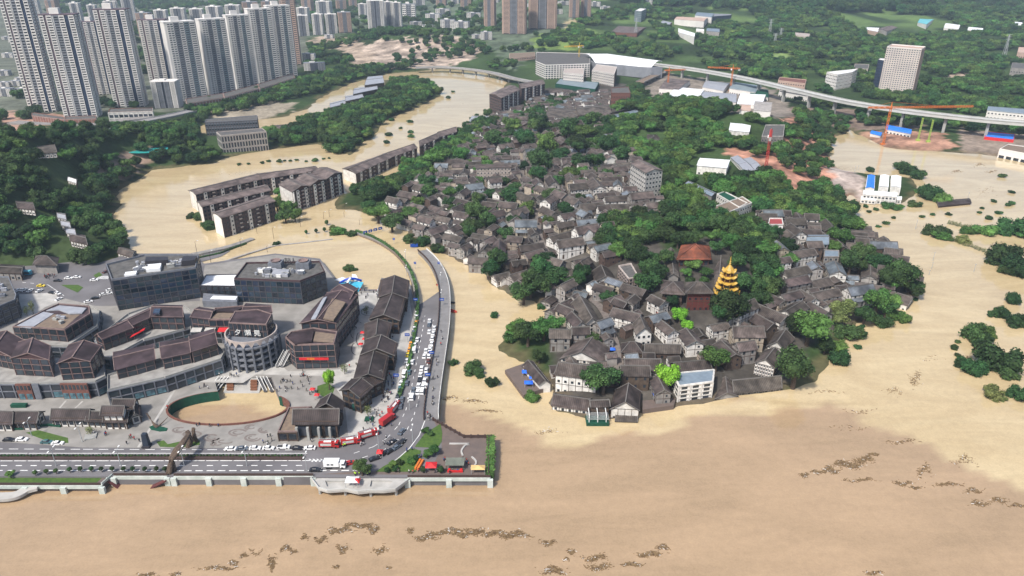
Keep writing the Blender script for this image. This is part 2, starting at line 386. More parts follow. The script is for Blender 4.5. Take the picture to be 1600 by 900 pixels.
def watermat():
 m = bpy.data.materials.new('muddy_water'); m.use_nodes = True; t = m.node_tree; b = t.nodes['Principled BSDF']; N = t.nodes.new; L = t.links.new
 geo = N('ShaderNodeNewGeometry')
 def nz(scale, det=4, dist=0, vec=None):
  n = N('ShaderNodeTexNoise'); n.inputs['Scale'].default_value = scale; n.inputs['Detail'].default_value = det; n.inputs['Distortion'].default_value = dist
  L(vec or geo.outputs['Position'], n.inputs[0]); return n.outputs[0]
 def mixc(f, a, c):
  x = N('ShaderNodeMix'); x.data_type = 'RGBA'
  if isinstance(f, float): x.inputs[0].default_value = f
  else: L(f, x.inputs[0])
  for s_, v in ((6, a), (7, c)):
   if isinstance(v, tuple): x.inputs[s_].default_value = (*v, 1)
   else: L(v, x.inputs[s_])
  return x.outputs[2]
 def rng_(f, a, c, lo=0, hi=1):
  x = N('ShaderNodeMapRange'); x.inputs[1].default_value = a; x.inputs[2].default_value = c; x.inputs[3].default_value = lo; x.inputs[4].default_value = hi; L(f, x.inputs[0]); return x.outputs[0]
 mp = N('ShaderNodeMapping'); mp.inputs['Scale'].default_value = (.6, 1.6, 1); mp.inputs['Rotation'].default_value = (0, 0, R(12)); L(geo.outputs['Position'], mp.inputs[0])
 at_ = N('ShaderNodeAttribute'); at_.attribute_name = 'flow'
 swirl = rng_(nz(.016, 7, 2.6, mp.outputs[0]), .36, .64)
 riv = mixc(swirl, RIV1, RIV2); lake = mixc(swirl, LAK1, LAK2)
 c = mixc(at_.outputs['Fac'], lake, riv)
 mp2 = N('ShaderNodeMapping'); mp2.inputs['Scale'].default_value = (.10, .55, 1); mp2.inputs['Rotation'].default_value = (0, 0, R(-14)); L(geo.outputs['Position'], mp2.inputs[0])
 f1 = rng_(nz(.35, 3, .5), .3, .7, .95, 1.05); f2 = rng_(nz(.22, 7, 2.2, mp2.outputs[0]), .3, .7, .955, 1.04); f3 = rng_(nz(1.3, 2), .3, .7, .94, 1.06)
 mu = N('ShaderNodeMath'); mu.operation = 'MULTIPLY'; L(f1, mu.inputs[0]); L(f2, mu.inputs[1]); m9 = N('ShaderNodeMath'); m9.operation = 'MULTIPLY'; L(mu.outputs[0], m9.inputs[0]); L(f3, m9.inputs[1]); fine = m9.outputs[0]
 vm = N('ShaderNodeVectorMath'); vm.operation = 'SCALE'; L(c, vm.inputs[0]); L(fine, vm.inputs['Scale'])
 L(vm.outputs[0], b.inputs['Base Color']); b.inputs['Roughness'].default_value = .045; b.inputs['IOR'].default_value = 1.33
 b.inputs['Specular IOR Level'].default_value = .95
 bp = N('ShaderNodeBump'); bp.inputs['Strength'].default_value = .12; bp.inputs['Distance'].default_value = .3
 L(nz(.5, 5, .4), bp.inputs['Height']); L(bp.outputs[0], b.inputs['Normal'])
 return m
RIV1, RIV2, LAK1, LAK2 = (.385, .272, .167), (.33, .234, .142), (.53, .42, .25), (.455, .35, .20)
WATER = watermat(); me.materials.append(WATER)
water = bpy.data.objects.new('water', me); COL.objects.link(water); tag(water, kind='structure')
# ---------------------------------------------------------------- haze
hb = MB(); hb.box((200, 4300, -8), (15000, 11500, 640))
hm = bpy.data.materials.new('haze_air'); hm.use_nodes = True; t = hm.node_tree; t.nodes.clear()
o_ = t.nodes.new('ShaderNodeOutputMaterial'); v_ = t.nodes.new('ShaderNodeVolumePrincipled'); v_.inputs['Density'].default_value = .00009
v_.inputs['Color'].default_value = (.66, .83, 1, 1); v_.inputs['Anisotropy'].default_value = .1; t.links.new(v_.outputs[0], o_.inputs['Volume'])
haze = hb.build('haze', hm); tag(haze, kind='stuff')
# ---------------------------------------------------------------- plaza platform and roads
ZP = 4.0
M_conc = mat('concrete', (.36, .36, .34), .85, (.26, .26, .25), .15)
M_asph = mat('asphalt', (.165, .158, .165), .9, (.12, .115, .12), .08, detail=6)
M_pave = mat('plaza_paving', (.29, .275, .255), .85, (.20, .19, .175), .16, detail=8)
M_palepave = mat('pale_paving', (.46, .445, .42), .85, (.33, .32, .30), .2, detail=8)
M_white = mat('white_paint', (.78, .78, .76), .6, (.66, .66, .64), .5)
M_deckb = mat('brown_decking', (.15, .115, .10), .8, (.12, .095, .085), .4)
M_darkmetal = mat('dark_metal', (.05, .05, .055), .5, metal=.3)
def W2(pts, z): return [tuple(at(x, y, z)[:2]) for x, y in pts]
POOL_C = at(357, 638, ZP); pr = [at(263, 638, ZP), at(450, 638, ZP)]
PRX = (pr[1].x - pr[0].x) / 2; PRY = (at(357, 612, ZP).y - at(357, 664, ZP).y) / 2
poolring = [(POOL_C.x + PRX * math.cos(a), POOL_C.y + PRY * math.sin(a)) for a in np.linspace(R(110), R(400), 45)] + [tuple(at(424, 590, ZP)[:2]), tuple(at(334, 590, ZP)[:2])]
BASE = [(-420, 743), (767, 746), (769, 684), (725, 684), (711, 676), (677, 657), (680, 600), (689, 545), (696, 497), (650, 497), (648, 478), (640, 440), (596, 434), (590, 452), (545, 452), (520, 430), (500, 404), (430, 396), (318, 412), (300, 396), (205, 396), (150, 412), (100, 405), (0, 412), (-420, 425)]
b = MB(); b.prism(W2(BASE, ZP), -3, ZP, holes=[poolring])
road = b.build('road', M_asph); tag(road, kind='structure')
PL = [(-420, 692), (0, 690), (60, 694), (130, 699), (300, 700), (500, 698), (560, 690), (600, 670), (618, 640), (630, 600), (645, 540), (651, 500), (647, 478), (638, 441), (600, 437), (592, 455), (546, 454), (520, 434), (498, 407), (430, 398), (320, 415), (312, 470), (175, 478), (150, 478), (100, 466), (70, 480), (35, 505), (-420, 520)]
b = MB(); b.prism(W2(PL, ZP + .12), ZP - .4, ZP + .12, holes=[poolring]); o = b.build('plaza', M_pave); tag(o, kind='structure')
PP = [(378, 592), (450, 578), (440, 590), (530, 578), (560, 560), (535, 625), (545, 690), (590, 670), (612, 640), (624, 600), (640, 540), (645, 500), (636, 445), (602, 440), (594, 456), (560, 458), (556, 500), (545, 560), (520, 572), (445, 572), (350, 570), (320, 588)]
PP = [(300, 597), (330, 560), (352, 560), (372, 575), (436, 568), (450, 580), (530, 577), (550, 560), (556, 500), (556, 458), (594, 457), (602, 440), (636, 445), (645, 500), (640, 540), (624, 600), (612, 640), (590, 672), (545, 688), (538, 625), (520, 600), (500, 587), (400, 585), (380, 598)]
b = MB(); b.prism(W2(PP, ZP + .13), ZP, ZP + .13); o = b.build('plaza_pale_paving', M_palepave); tag(o, kind='structure')
UP = [(30, 460), (85, 457), (95, 470), (70, 480), (50, 495), (28, 505)]
b = MB(); b.prism(W2(UP, ZP + .13), ZP, ZP + .13); o = b.build('pavement', M_palepave); tag(o, kind='structure')
def sheet(name, poly, z, m, kind='structure'):
 b = MB(); pts = W2(poly, z)
 n = len(pts); ar = sum(pts[i][0] * pts[(i + 1) % n][1] - pts[(i + 1) % n][0] * pts[i][1] for i in range(n))
 if ar < 0: pts = pts[::-1]
 if n <= 4: b.face([(x, y, z) for x, y in pts])
 else:
  for t in tessellate_polygon([[Vector((x, y, z)) for x, y in pts]]):
   a, c, d = (pts[t[0]], pts[t[1]], pts[t[2]])
   if (c[0] - a[0]) * (d[1] - a[1]) - (c[1] - a[1]) * (d[0] - a[0]) < 0: a, d = d, a
   b.face([(q[0], q[1], z) for q in (a, c, d)])
 o = b.build(name, m); tag(o, kind=kind); return o
# ---------------------------------------------------------------- buildings: shared materials and builders
M_tile = roofmat('grey_roof_tiles', (.040, .032, .028), (.090, .074, .066), .4)
M_tile2 = roofmat('brown_roof_tiles', (.032, .025, .025), (.056, .043, .042), .12)
M_slate = roofmat('maroon_roof_metal', (.040, .026, .030), (.060, .041, .046), .08, .5)
M_ridge = mat('ridge_mortar', (.15, .14, .13), .9, rnd=.2)
M_wwall = mat('white_plaster', (.74, .72, .68), .85, (.50, .48, .45), .35, rnd=.15, detail=6)
M_gwall = mat('grey_plaster', (.33, .31, .29), .9, (.21, .20, .19), .35, rnd=.25, detail=6)
M_wood = mat('dark_timber', (.060, .042, .034), .8, (.10, .07, .055), .8, rnd=.2)
M_maroon = mat('maroon_cladding', (.055, .030, .034), .6, (.075, .042, .045), .6)
M_black = mat('charcoal_cladding', (.028, .027, .034), .5, (.04, .038, .046), .4)
M_trim = mat('pinkish_trim', (.25, .18, .165), .8, (.16, .115, .11), .5)
M_brickr = mat('red_brick', (.19, .085, .065), .9, (.13, .06, .05), 1.2)
M_bluegrey = mat('blue_grey_stone', (.17, .18, .21), .85, (.12, .13, .15), .6)
M_glass = mat('dark_glass', (.018, .022, .03), .12, (.03, .038, .05), .7, spec=.6, rnd=.4)
M_hfr = mat('hotel_frame', (.085, .085, .10), .5)
M_glassb = mat('blue_glass', (.035, .06, .09), .1, (.012, .022, .04), .5, spec=.7, rnd=.5)
M_skyl = mat('pale_roof_panel', (.34, .35, .38), .4, (.26, .27, .30), .3)
M_terr = mat('roof_terrace_floor', (.22, .165, .12), .9, (.15, .115, .09), .5, detail=7)
M_flatroof = mat('flat_roof_felt', (.13, .125, .12), .9, (.07, .068, .065), .35, detail=7)
M_whiteroof = mat('white_roof_sheet', (.80, .81, .82), .6, (.68, .70, .72), .15)
M_pink = mat('pinkish_concrete', (.48, .42, .38), .85, (.36, .31, .28), .3, rnd=.15)
M_shop = mat('teal_shop_glass', (.12, .25, .30), .2, (.03, .06, .08), 1.3, spec=.6)  # teal glass by colour only, no emission
M_red = mat('red_fabric', (.62, .025, .03), .6, (.5, .02, .025), .5)
M_green = mat('green_netting', (.008, .075, .045), .8, (.006, .05, .03), .6)
def ccw(p):
 a = sum(p[i][0] * p[(i + 1) % len(p)][1] - p[(i + 1) % len(p)][0] * p[i][1] for i in range(len(p)))
 return a > 0
def facing(a, b):
 """does the wall a->b (ccw plan, outside on the right) look towards the camera"""
 nx_, ny_ = b[1] - a[1], a[0] - b[0]; L = math.hypot(nx_, ny_) + 1e-9
 mx_, my_ = (a[0] + b[0]) / 2, (a[1] + b[1]) / 2; d = math.hypot(mx_, my_) + 1e-9
 return (-(mx_ * nx_ + my_ * ny_)) / (L * d)
def facade(a, b, z0, z1, floors, bay, win, out, frame=None, fm=None, lines=True, skip=0, grid=.35, sill=.9, proud=.10):
 L = math.hypot(b[0] - a[0], b[1] - a[1]); n = max(1, int(round(L / bay))); fh = (z1 - z0) / floors
 rz = math.atan2(b[1] - a[1], b[0] - a[0]); ux, uy = math.cos(rz), math.sin(rz); nx_, ny_ = uy, -ux
 for f in range(skip, floors):
  for i in range(n):
   t = (i + .5) / n * L; cx, cy = a[0] + ux * t + nx_ * .02, a[1] + uy * t + ny_ * .02
   ww, wh = min(win[0], L / n * .86), min(win[1], fh * .86)
   out.append(((cx, cy, z0 + f * fh + min(sill, fh - wh - .1) + wh / 2), (ww, proud * 2, wh), rz))
 if frame is not None and lines:
  for i in range(n + 1):
   t = i / n * L; frame.box((a[0] + ux * t + nx_ * .12, a[1] + uy * t + ny_ * .12, z0), (grid, grid * .9, z1 - z0 - .01), rz)
  for f in range(1, floors + 1):
   frame.box(((a[0] + b[0]) / 2 + nx_ * .11, (a[1] + b[1]) / 2 + ny_ * .11, z0 + f * fh - grid * .45 - (.02 if f == floors else 0)), (L - .02, grid * .75, grid * .9), rz)
def gable_roof(rb, wb, q, z, rise, over=.6, th=.35, ridge=None, base=None):
 """q = 4 plan corners (ccw), ridge runs parallel to q0->q1; walls' gables go to wb"""
 A, B, C, D = [Vector((p[0], p[1], 0)) for p in q]
 u = (B - A).normalized(); v = (D - A).normalized()
 m0 = (A + D) / 2; m1 = (B + C) / 2
 hw = max((D - A).length / 2, .1); sl_ = rise / hw
 o = over
 def P(p, zz): return Vector((p.x, p.y, zz))
 A2, B2, C2, D2 = A - u * o - v * o, B + u * o - v * o, C + u * o + v * o, D - u * o + v * o
 ze = z - sl_ * o + .05
 r0, r1 = P(m0 - u * o, z + rise + .05), P(m1 + u * o, z + rise + .05)
 rb.slab([P(A2, ze), P(B2, ze), r1, r0], th); rb.slab([P(C2, ze), P(D2, ze), r0, r1], th)
 if ridge is not None:
  rz = math.atan2((r1 - r0).y, (r1 - r0).x); mid = (r0 + r1) / 2
  ridge.box((mid.x, mid.y, z + rise - .02), ((r1 - r0).length + .1, .45, .42), rz)
  for (p, q_) in ((P(A2, ze), r0), (P(D2, ze), r0), (P(B2, ze), r1), (P(C2, ze), r1)):
   ridge.tube([p + Vector((0, 0, .1)), q_ + Vector((0, 0, .1))], .2, 4)
 if wb is not None:
  wb.face([P(D, z), P(A, z), P(m0, z + rise - th)]); wb.face([P(B, z), P(C, z), P(m1, z + rise - th)])
def hip_roof(rb, q, z, rise, over=.8, inset=.5, th=.3, ridge=None):
 A, B, C, D = [Vector((p[0], p[1], 0)) for p in q]
 u = (B - A).normalized(); v = (D - A).normalized(); hw = (D - A).length / 2
 A, B, C, D = A - u * over - v * over, B + u * over - v * over, C + u * over + v * over, D - u * over + v * over
 ze = z - rise / hw * over
 k = min(hw * inset * 2, (B - A).length * .48)
 m0 = (A + D) / 2 + u * k; m1 = (B + C) / 2 - u * k
 P = lambda p, zz: Vector((p.x, p.y, zz))
 r0, r1 = P(m0, z + rise), P(m1, z + rise)
 rb.slab([P(A, ze), P(B, ze), r1, r0], th); rb.slab([P(C, ze), P(D, ze), r0, r1], th)
 rb.slab([P(D, ze), P(A, ze), r0], th); rb.slab([P(B, ze), P(C, ze), r1], th)
 if ridge is not None:
  for a_, b_ in ((r0, r1), (P(A, ze), r0), (P(D, ze), r0), (P(B, ze), r1), (P(C, ze), r1)):
   ridge.tube([a_ + Vector((0, 0, .1)), b_ + Vector((0, 0, .1))], .22, 4)
def bld(name, label, cat, px, zt, zb, roof=('flat', .8), wm=None, rm=None, floors=0, bay=3.5, win=(1.6, 1.7), winm=None, fm=None, group=None,
  lm=None, lines=True, skip=0, trim=None, sill=.9, over=.6, world=False, grid=.35, thr=-.1, limit=100, parent=None, wname='wall'):
 """one building from the outline of its eaves in the photo"""
 wm = wm or M_wwall; rm = rm or M_tile; winm = winm or M_glass
 q = [tuple(p[:2]) for p in px] if world else W2(px, zt)
 if not ccw(q): q = [q[0]] + q[1:][::-1]; flipped = True
 else: flipped = False
 cx, cy = sum(p[0] for p in q) / len(q), sum(p[1] for p in q) / len(q)
 root = parent or empty(name, (cx, cy, zb), label, cat, group)
 if lm: landmark(lm, (cx, cy, (zb + zt) / 2))
 wb = MB(); rb = MB(); rg = MB(); fr = MB(); wins = []
 kind = roof[0]
 wb.prism(q, zb, zt - (.02 if kind == 'flat' else .1), bottom=False)
 if floors:
  for i in range(len(q)):
   a, b_ = q[i], q[(i + 1) % len(q)]
   if facing(a, b_) > thr and math.hypot(a[0] - b_[0], a[1] - b_[1]) > 2.5:
    facade(a, b_, zb, zt, floors, bay, win, wins, fr, fm, lines, skip, grid, sill)
 if kind == 'gable':
  ax = roof[1]; qq = q
  if flipped: ax = 1 - ax           # corner order was turned over
  if ax: qq = [q[1], q[2], q[3], q[0]]
  gable_roof(rb, wb, qq, zt, roof[2], over, ridge=rg)
 elif kind == 'hip':
  ax = roof[1]; qq = q
  if flipped: ax = 1 - ax
  if ax: qq = [q[1], q[2], q[3], q[0]]
  hip_roof(rb, qq, zt, roof[2], over, ridge=rg)
 else:
  h = roof[1]; n = len(q)
  inn = []
  for i in range(n):
   p0, p1, p2 = Vector(q[i - 1]), Vector(q[i]), Vector(q[(i + 1) % n])
   d1 = (p1 - p0).normalized(); d2 = (p2 - p1).normalized(); bis = Vector((-(d1.y + d2.y), d1.x + d2.x))
   bis = bis.normalized() * .45 / max(.4, math.cos(d1.angle_signed(d2, 0) / 2) if d1.length and d2.length else 1)
   inn.append((p1.x + bis.x, p1.y + bis.y))
  rb.prism(inn, zt - .3, zt + .05)
  for i in range(n):
   j = (i + 1) % n
   a, b_, c, d = q[i], q[j], inn[j], inn[i]
   rg.face([(*a, zt - .01), (*b_, zt - .01), (*b_, zt + h), (*a, zt + h)]); rg.face([(*a, zt + h), (*b_, zt + h), (*c, zt + h), (*d, zt + h)])
   rg.face([(*d, zt + h), (*c, zt + h), (*c, zt), (*d, zt)])
 wb.build(wname, wm, root)
 if fr.f: fr.build('facade_frame', fm or M_wood, root)
 r_ = rb.build('roof', rm if kind != 'flat' else (rm if rm is not M_tile else M_flatroof), root, uvroof=True)
 if rg.f: rg.build('parapet' if kind == 'flat' else 'ridge', trim or (wm if kind == 'flat' else M_ridge), r_)
 add_boxes('window', wins, winm, root, limit)
 return root
def roofstuff(root, px, z, n=6, seed=0, s=(1.5, 4), mats=None):
 """plant, tanks and ducts on a flat roof, each its own part"""
 r = random.Random(seed); q = W2(px, z); c = Vector((sum(p[0] for p in q) / 4, sum(p[1] for p in q) / 4))
 for k in range(n):
  u, v = r.uniform(.12, .88), r.uniform(.15, .85)
  x = (q[0][0] * (1 - u) + q[1][0] * u) * (1 - v) + (q[3][0] * (1 - u) + q[2][0] * u) * v
  y = (q[0][1] * (1 - u) + q[1][1] * u) * (1 - v) + (q[3][1] * (1 - u) + q[2][1] * u) * v
  rz = math.atan2(q[1][1] - q[0][1], q[1][0] - q[0][0]); b = MB(); w_, d_, h_ = r.uniform(*s), r.uniform(s[0] * .7, s[1] * .7), r.uniform(.8, 2.2)
  b.box((x, y, z), (w_, d_, h_), rz); b.box((x, y, z + h_), (w_ + .3, d_ + .3, .15), rz)
  if r.random() < .5: b.lathe((x, y, z + h_ + .15), [(min(w_, d_) * .3, 0), (min(w_, d_) * .3, .4), (.1, .5)], 8)
  b.build('roof_unit', r.choice(mats or [M_conc, M_white, M_bluegrey, M_skyl]), root)
def panel(root, name, px, z, m, th=.25, h=0):
 b = MB(); b.prism(W2(px, z), z - th, z + h); return b.build(name, m, root)
# ---------------------------------------------------------------- the shopping quarter on the left platform
# terraces (second level walkways)
def terrace(label, px, z, lm=None, face=None, floors=2, bay=5):
 q = W2(px, z); cx, cy = sum(p[0] for p in q) / len(q), sum(p[1] for p in q) / len(q)
 if not ccw(q): q = q[::-1]
 root = empty('shop_podium', (cx, cy, ZP + .13), label, 'shop building', 'raised shop terraces of the commercial quarter')
 b = MB(); b.prism(q, ZP + .13, z); b.build('wall', face or M_black, root)
 t = MB(); t.prism(q, z + .005, z + .16); dk = t.build('deck', mat('terrace_paving', (.33, .32, .30), .85, (.22, .21, .20), .25), root)
 rl = MB(); wins = []; fr = MB()
 for i in range(len(q)):
  a, c = q[i], q[(i + 1) % len(q)]; L = math.hypot(c[0] - a[0], c[1] - a[1]); rz = math.atan2(c[1] - a[1], c[0] - a[0])
  ux, uy = math.cos(rz), math.sin(rz)
  rl.box(((a[0] + c[0]) / 2 - uy * .3, (a[1] + c[1]) / 2 + ux * .3, z + .17), (L - .6, .18, 1.0), rz)
  if facing(a, c) > 0 and L > 3: facade(a, c, ZP + .13, z, floors, bay, (bay * .78, 2.6), wins, fr, None, True, 0, .55, .5)
 rl.build('railing', M_conc, dk); fr.build('pilaster_row', M_bluegrey, root)
 rs_ = random.Random(int(q[0][0])); lo = [w_ for w_ in wins if w_[0][2] < (ZP + z) / 2 and rs_.random() < .45]
 add_boxes('shop_window', [w_ for w_ in wins if w_ not in lo], M_glass, root); add_boxes('teal_shop_window', lo, M_shop, root)  # random lower windows in teal glass, as coloured sign panels
 return root
terrace('low L-shaped terrace with pale deck under the courtyard house with grey roof panels', [(24, 512), (30, 536), (52, 541), (107, 543), (153, 512), (157, 486), (140, 478)], 10)
terrace('angled terrace with grey balustrade under the zigzag-roofed shop house', [(148, 532), (160, 560), (172, 562), (225, 533), (300, 513), (306, 492), (286, 478), (240, 478), (200, 492)], 10)
terrace('two-storey podium of small shops in brick and blue-grey bays at the lower left', [(-40, 601), (60, 601), (150, 598), (166, 590), (160, 560), (0, 556), (-40, 556)], 11.5, floors=2, bay=5.5)
T6 = terrace('long stepped podium with arcaded shop front above the flooded round pool', [(168, 612), (258, 592), (346, 563), (352, 552), (338, 538), (258, 560), (168, 588)], 11.5, floors=2, bay=4.6)
b = MB(); wl = []
for k, (x0, x1, y0, y1) in enumerate([(262, 300, 608, 596), (118, 0, 0, 0)]):
 pass
# coloured shop bays proud of the podium front
for (x0, x1, y, m, nm) in [(26, 50, 601, M_brickr, 0), (52, 62, 601, M_bluegrey, 1), (96, 138, 600, M_brickr, 2)]:
 a, c = at(x0, y, 11.5), at(x1, y, 11.5)
 r = empty('shop_unit', ((a.x + c.x) / 2, a.y - .5, ZP + .13), ['narrow red brick shop front with small arched windows near the left edge', 'tall blank blue-grey pier between two brick shop fronts', 'wide red brick shop front with a row of tall arched windows'][nm], 'shop unit')
 q = [(a.x, a.y - 1.2), (c.x, c.y - 1.2), (c.x, c.y - .45), (a.x, a.y - .45)]
 bb = MB(); bb.prism(q, ZP + .13, 12.4); bb.build('wall', m, r)
 if nm != 1:
  ws = []; facade(q[0], q[1], 8.4, 11.8, 1, 1.9, (1.1, 2.3), ws); add_boxes('arched_window', ws, M_glass, r)
  ws = []; facade(q[0], q[1], ZP + .13, 8, 1, 3, (2.5, 2.9), ws, sill=.2); add_boxes('shop_window', ws, M_shop, r)
def clad(label, px, zt, zb, roof, lm=None, floors=2, **k):
 kw = dict(wm=M_maroon, rm=M_slate, fm=M_trim, trim=M_trim, floors=floors, bay=4.2, win=(3.4, 2.7), grid=.22, group='maroon clad shop houses', sill=.4)
 kw.update(k)
 return bld('shop_building', label, 'shop building', px, zt, zb, roof, lm=lm, **kw)
# B1 courtyard house
c1 = clad('shop house with pale grey roof panels and an open roof court, behind the lower-left gables', [(20, 511), (70, 485), (92, 475), (140, 479), (141, 491), (101, 516), (62, 513)], 17, 10.16, ('flat', .6), 'the courtyard shop house')
panel(c1, 'roof_panel', [(24, 510), (68, 487), (84, 490), (48, 513)], 17.3, M_skyl)
panel(c1, 'roof_panel', [(72, 485), (93, 477), (135, 481), (128, 489), (108, 490), (92, 484)], 17.9, M_skyl, .6)
panel(c1, 'roof_court', [(54, 511), (84, 491), (125, 491), (100, 513)], 17.1, M_terr)
roofstuff(c1, [(75, 508), (98, 510), (118, 493), (90, 493)], 17.1, 5, 1, (1, 2.5))
# B2 zigzag
c2 = clad('shop house wing with a low gable roof, left end of the zigzag-roofed group', [(150, 524), (160, 529), (206, 512), (192, 501)], 17, 10.16, ('gable', 1, 1.8), 'the zigzag shop house')
clad('narrow sloping roofed wing joining the two gables of the zigzag group', [(184, 505), (199, 511), (240, 493), (232, 482)], 17.2, 10.16, ('gable', 1, 1.4))
c3 = clad('shop house with a small dark skylight at the right end of the zigzag group', [(236, 494), (285, 495), (284, 477), (243, 476)], 18, 10.16, ('gable', 0, 2.2))
panel(c3, 'skylight', [(239, 490), (249, 490), (251, 483), (241, 483)], 20, M_glassb, .6, .3)
panel(c2, 'roof_garden', [(205, 510), (235, 498), (235, 492), (215, 498)], 12.5, M_terr)
b = MB(); q = W2([(203, 528), (225, 516), (227, 512), (206, 524)], 13.5); b.prism(q, 13.3, 13.6); tag(b.build('awning', M_red), 'dark red awning over the terrace of the zigzag shop house', 'awning')
# B3, B4, B5 gables on the podium
clad('broad gabled shop house at the left edge with a white skylight strip', [(-30, 548), (18, 557), (36, 532), (-10, 520)], 19, 11.66, ('gable', 1, 3), 'the left-edge gable')
clad('tall gabled shop house whose dark gable faces the river, left of its twin', [(17, 559), (76, 562), (78, 541), (30, 535)], 21, 11.66, ('gable', 1, 3.2), 'the tall twin gables', floors=3)
clad('tall gabled shop house with a blue advertising panel, right of its twin', [(91, 567), (140, 564), (157, 541), (108, 539)], 21, 11.66, ('gable', 1, 2.6), floors=3)
# B6 upper row on the long podium
clad('small gabled upper storey with a white skylight at the left end of the long podium', [(182, 577), (212, 570), (240, 562), (238, 539), (180, 550)], 17, 11.66, ('flat', .3))
clad('gabled roof wing over the left half of the long podium', [(181, 577), (241, 561), (239, 538), (179, 550)], 17.4, 16.9, ('gable', 0, 1.6), floors=0)
clad('gabled upper storey in the middle of the long podium beside its white terrace', [(254, 560), (296, 551), (293, 528), (251, 535)], 17.5, 11.66, ('gable', 0, 1.8))
clad('gabled upper storey at the right end of the long podium nearest the rotunda', [(300, 549), (338, 537), (333, 514), (297, 525)], 18, 11.66, ('gable', 0, 1.8), 'the long podium')
# B7 rotunda
RC = at(400, 562, ZP); RR = (at(440, 562, ZP).x - at(361, 562, ZP).x) / 2
rot = empty('rotunda', (RC.x, RC.y, ZP + .13), 'round grey colonnaded building with an arcaded rim and white rooftop characters', 'rotunda'); landmark('the round colonnaded building', (RC.x, RC.y, 12))
b = MB(); b.lathe((RC.x, RC.y, ZP + .13), [(RR - 1.6, 0), (RR - 1.6, 12.8)], 40); b.build('wall', M_glass, rot)
b = MB()
for z in (3.4, 6.6, 9.8, 12.9): b.lathe((RC.x, RC.y, ZP + .13 + z - .5), [(RR - .4, 0), (RR, .1), (RR, .9), (RR - .4, 1)], 40)
b.build('balcony_rings', M_bluegrey, rot)
for k in range(20):
 a = 2 * math.pi * k / 20; c = MB(); c.box((RC.x + math.cos(a) * (RR + .15), RC.y + math.sin(a) * (RR + .15), ZP + .13), (.9, .9, 13.6), a); c.build('column', M_bluegrey, rot)
b = MB()
for k in range(20):
 a0, a1 = 2 * math.pi * k / 20, 2 * math.pi * (k + 1) / 20
 pts = []
 for j in range(7):
  t = j / 6; a = a0 + (a1 - a0) * t; zz = ZP + 13.9 + (3.1 if j in (0, 6) else 3.1 - .0); pts.append((a, t))
 for j in range(6):
  a, t = pts[j]; a_, t_ = pts[j + 1]
  arch = lambda t: 2.4 * math.sqrt(max(0, 1 - ((t - .5) / .36) ** 2)) if abs(t - .5) < .36 else 0
  for rr, s_ in ((RR - .3, 1), (RR - .9, -1)):
   q = [(RC.x + rr * math.cos(a), RC.y + rr * math.sin(a), ZP + 13.6 + arch(t)), (RC.x + rr * math.cos(a_), RC.y + rr * math.sin(a_), ZP + 13.6 + arch(t_)), (RC.x + rr * math.cos(a_), RC.y + rr * math.sin(a_), ZP + 17), (RC.x + rr * math.cos(a), RC.y + rr * math.sin(a), ZP + 17)]
   b.face(q if s_ > 0 else q[::-1])
  b.face([(RC.x + r_ * math.cos(t2), RC.y + r_ * math.sin(t2), ZP + 17) for r_, t2 in ((RR - .3, a), (RR - .3, a_), (RR - .9, a_), (RR - .9, a))])
b.build('arcade', M_pink, rot)
b = MB(); b.lathe((RC.x, RC.y, ZP + 13.1), [(RR - .5, 0), (RR - .5, .3)], 40); b.build('roof_terrace', M_terr, rot)
bld('x', None, None, [(357, 505), (367, 487), (403, 484), (425, 491), (416, 508)], 25, ZP + 13.3, ('flat', .5), M_black, M_slate, 2, 2.2, (1.3, 2.6), fm=M_trim, trim=M_trim, parent=rot, wname='upper_wall', grid=.15)
def text_obj(txt, name, loc, size, m, rot=(R(90), 0, 0), parent=None, ext=.15):
 c = bpy.data.curves.new(name, 'FONT'); c.body = txt; c.size = size; c.extrude = ext; c.align_x = 'CENTER'
 o = bpy.data.objects.new(name, c); c.materials.append(m); COL.objects.link(o)
 if parent is not None: o.parent = parent; loc = Vector(loc) - wloc(parent)
 bpy.context.view_layer.update()
 me_ = bpy.data.meshes.new_from_object(o.evaluated_get(bpy.context.evaluated_depsgraph_get())); par = o.parent
 bpy.data.objects.remove(o); o = bpy.data.objects.new(name, me_); COL.objects.link(o)
 if not me_.materials: me_.materials.append(m)
 if par is not None: o.parent = par
 o.location = loc; o.rotation_euler = rot; return o
yw_ = [at(357, 505, 25), at(416, 508, 25)]
for ch, px in (('夕', 374), ('瀬', 390), ('晃', 405)):
 x_ = at(px, 518, 20).x; t_ = (x_ - yw_[0].x) / (yw_[1].x - yw_[0].x); text_obj(ch, 'sign_character', (x_, yw_[0].y + (yw_[1].y - yw_[0].y) * t_ - .9, 19.4), 3.5, M_white, parent=rot, ext=.12)
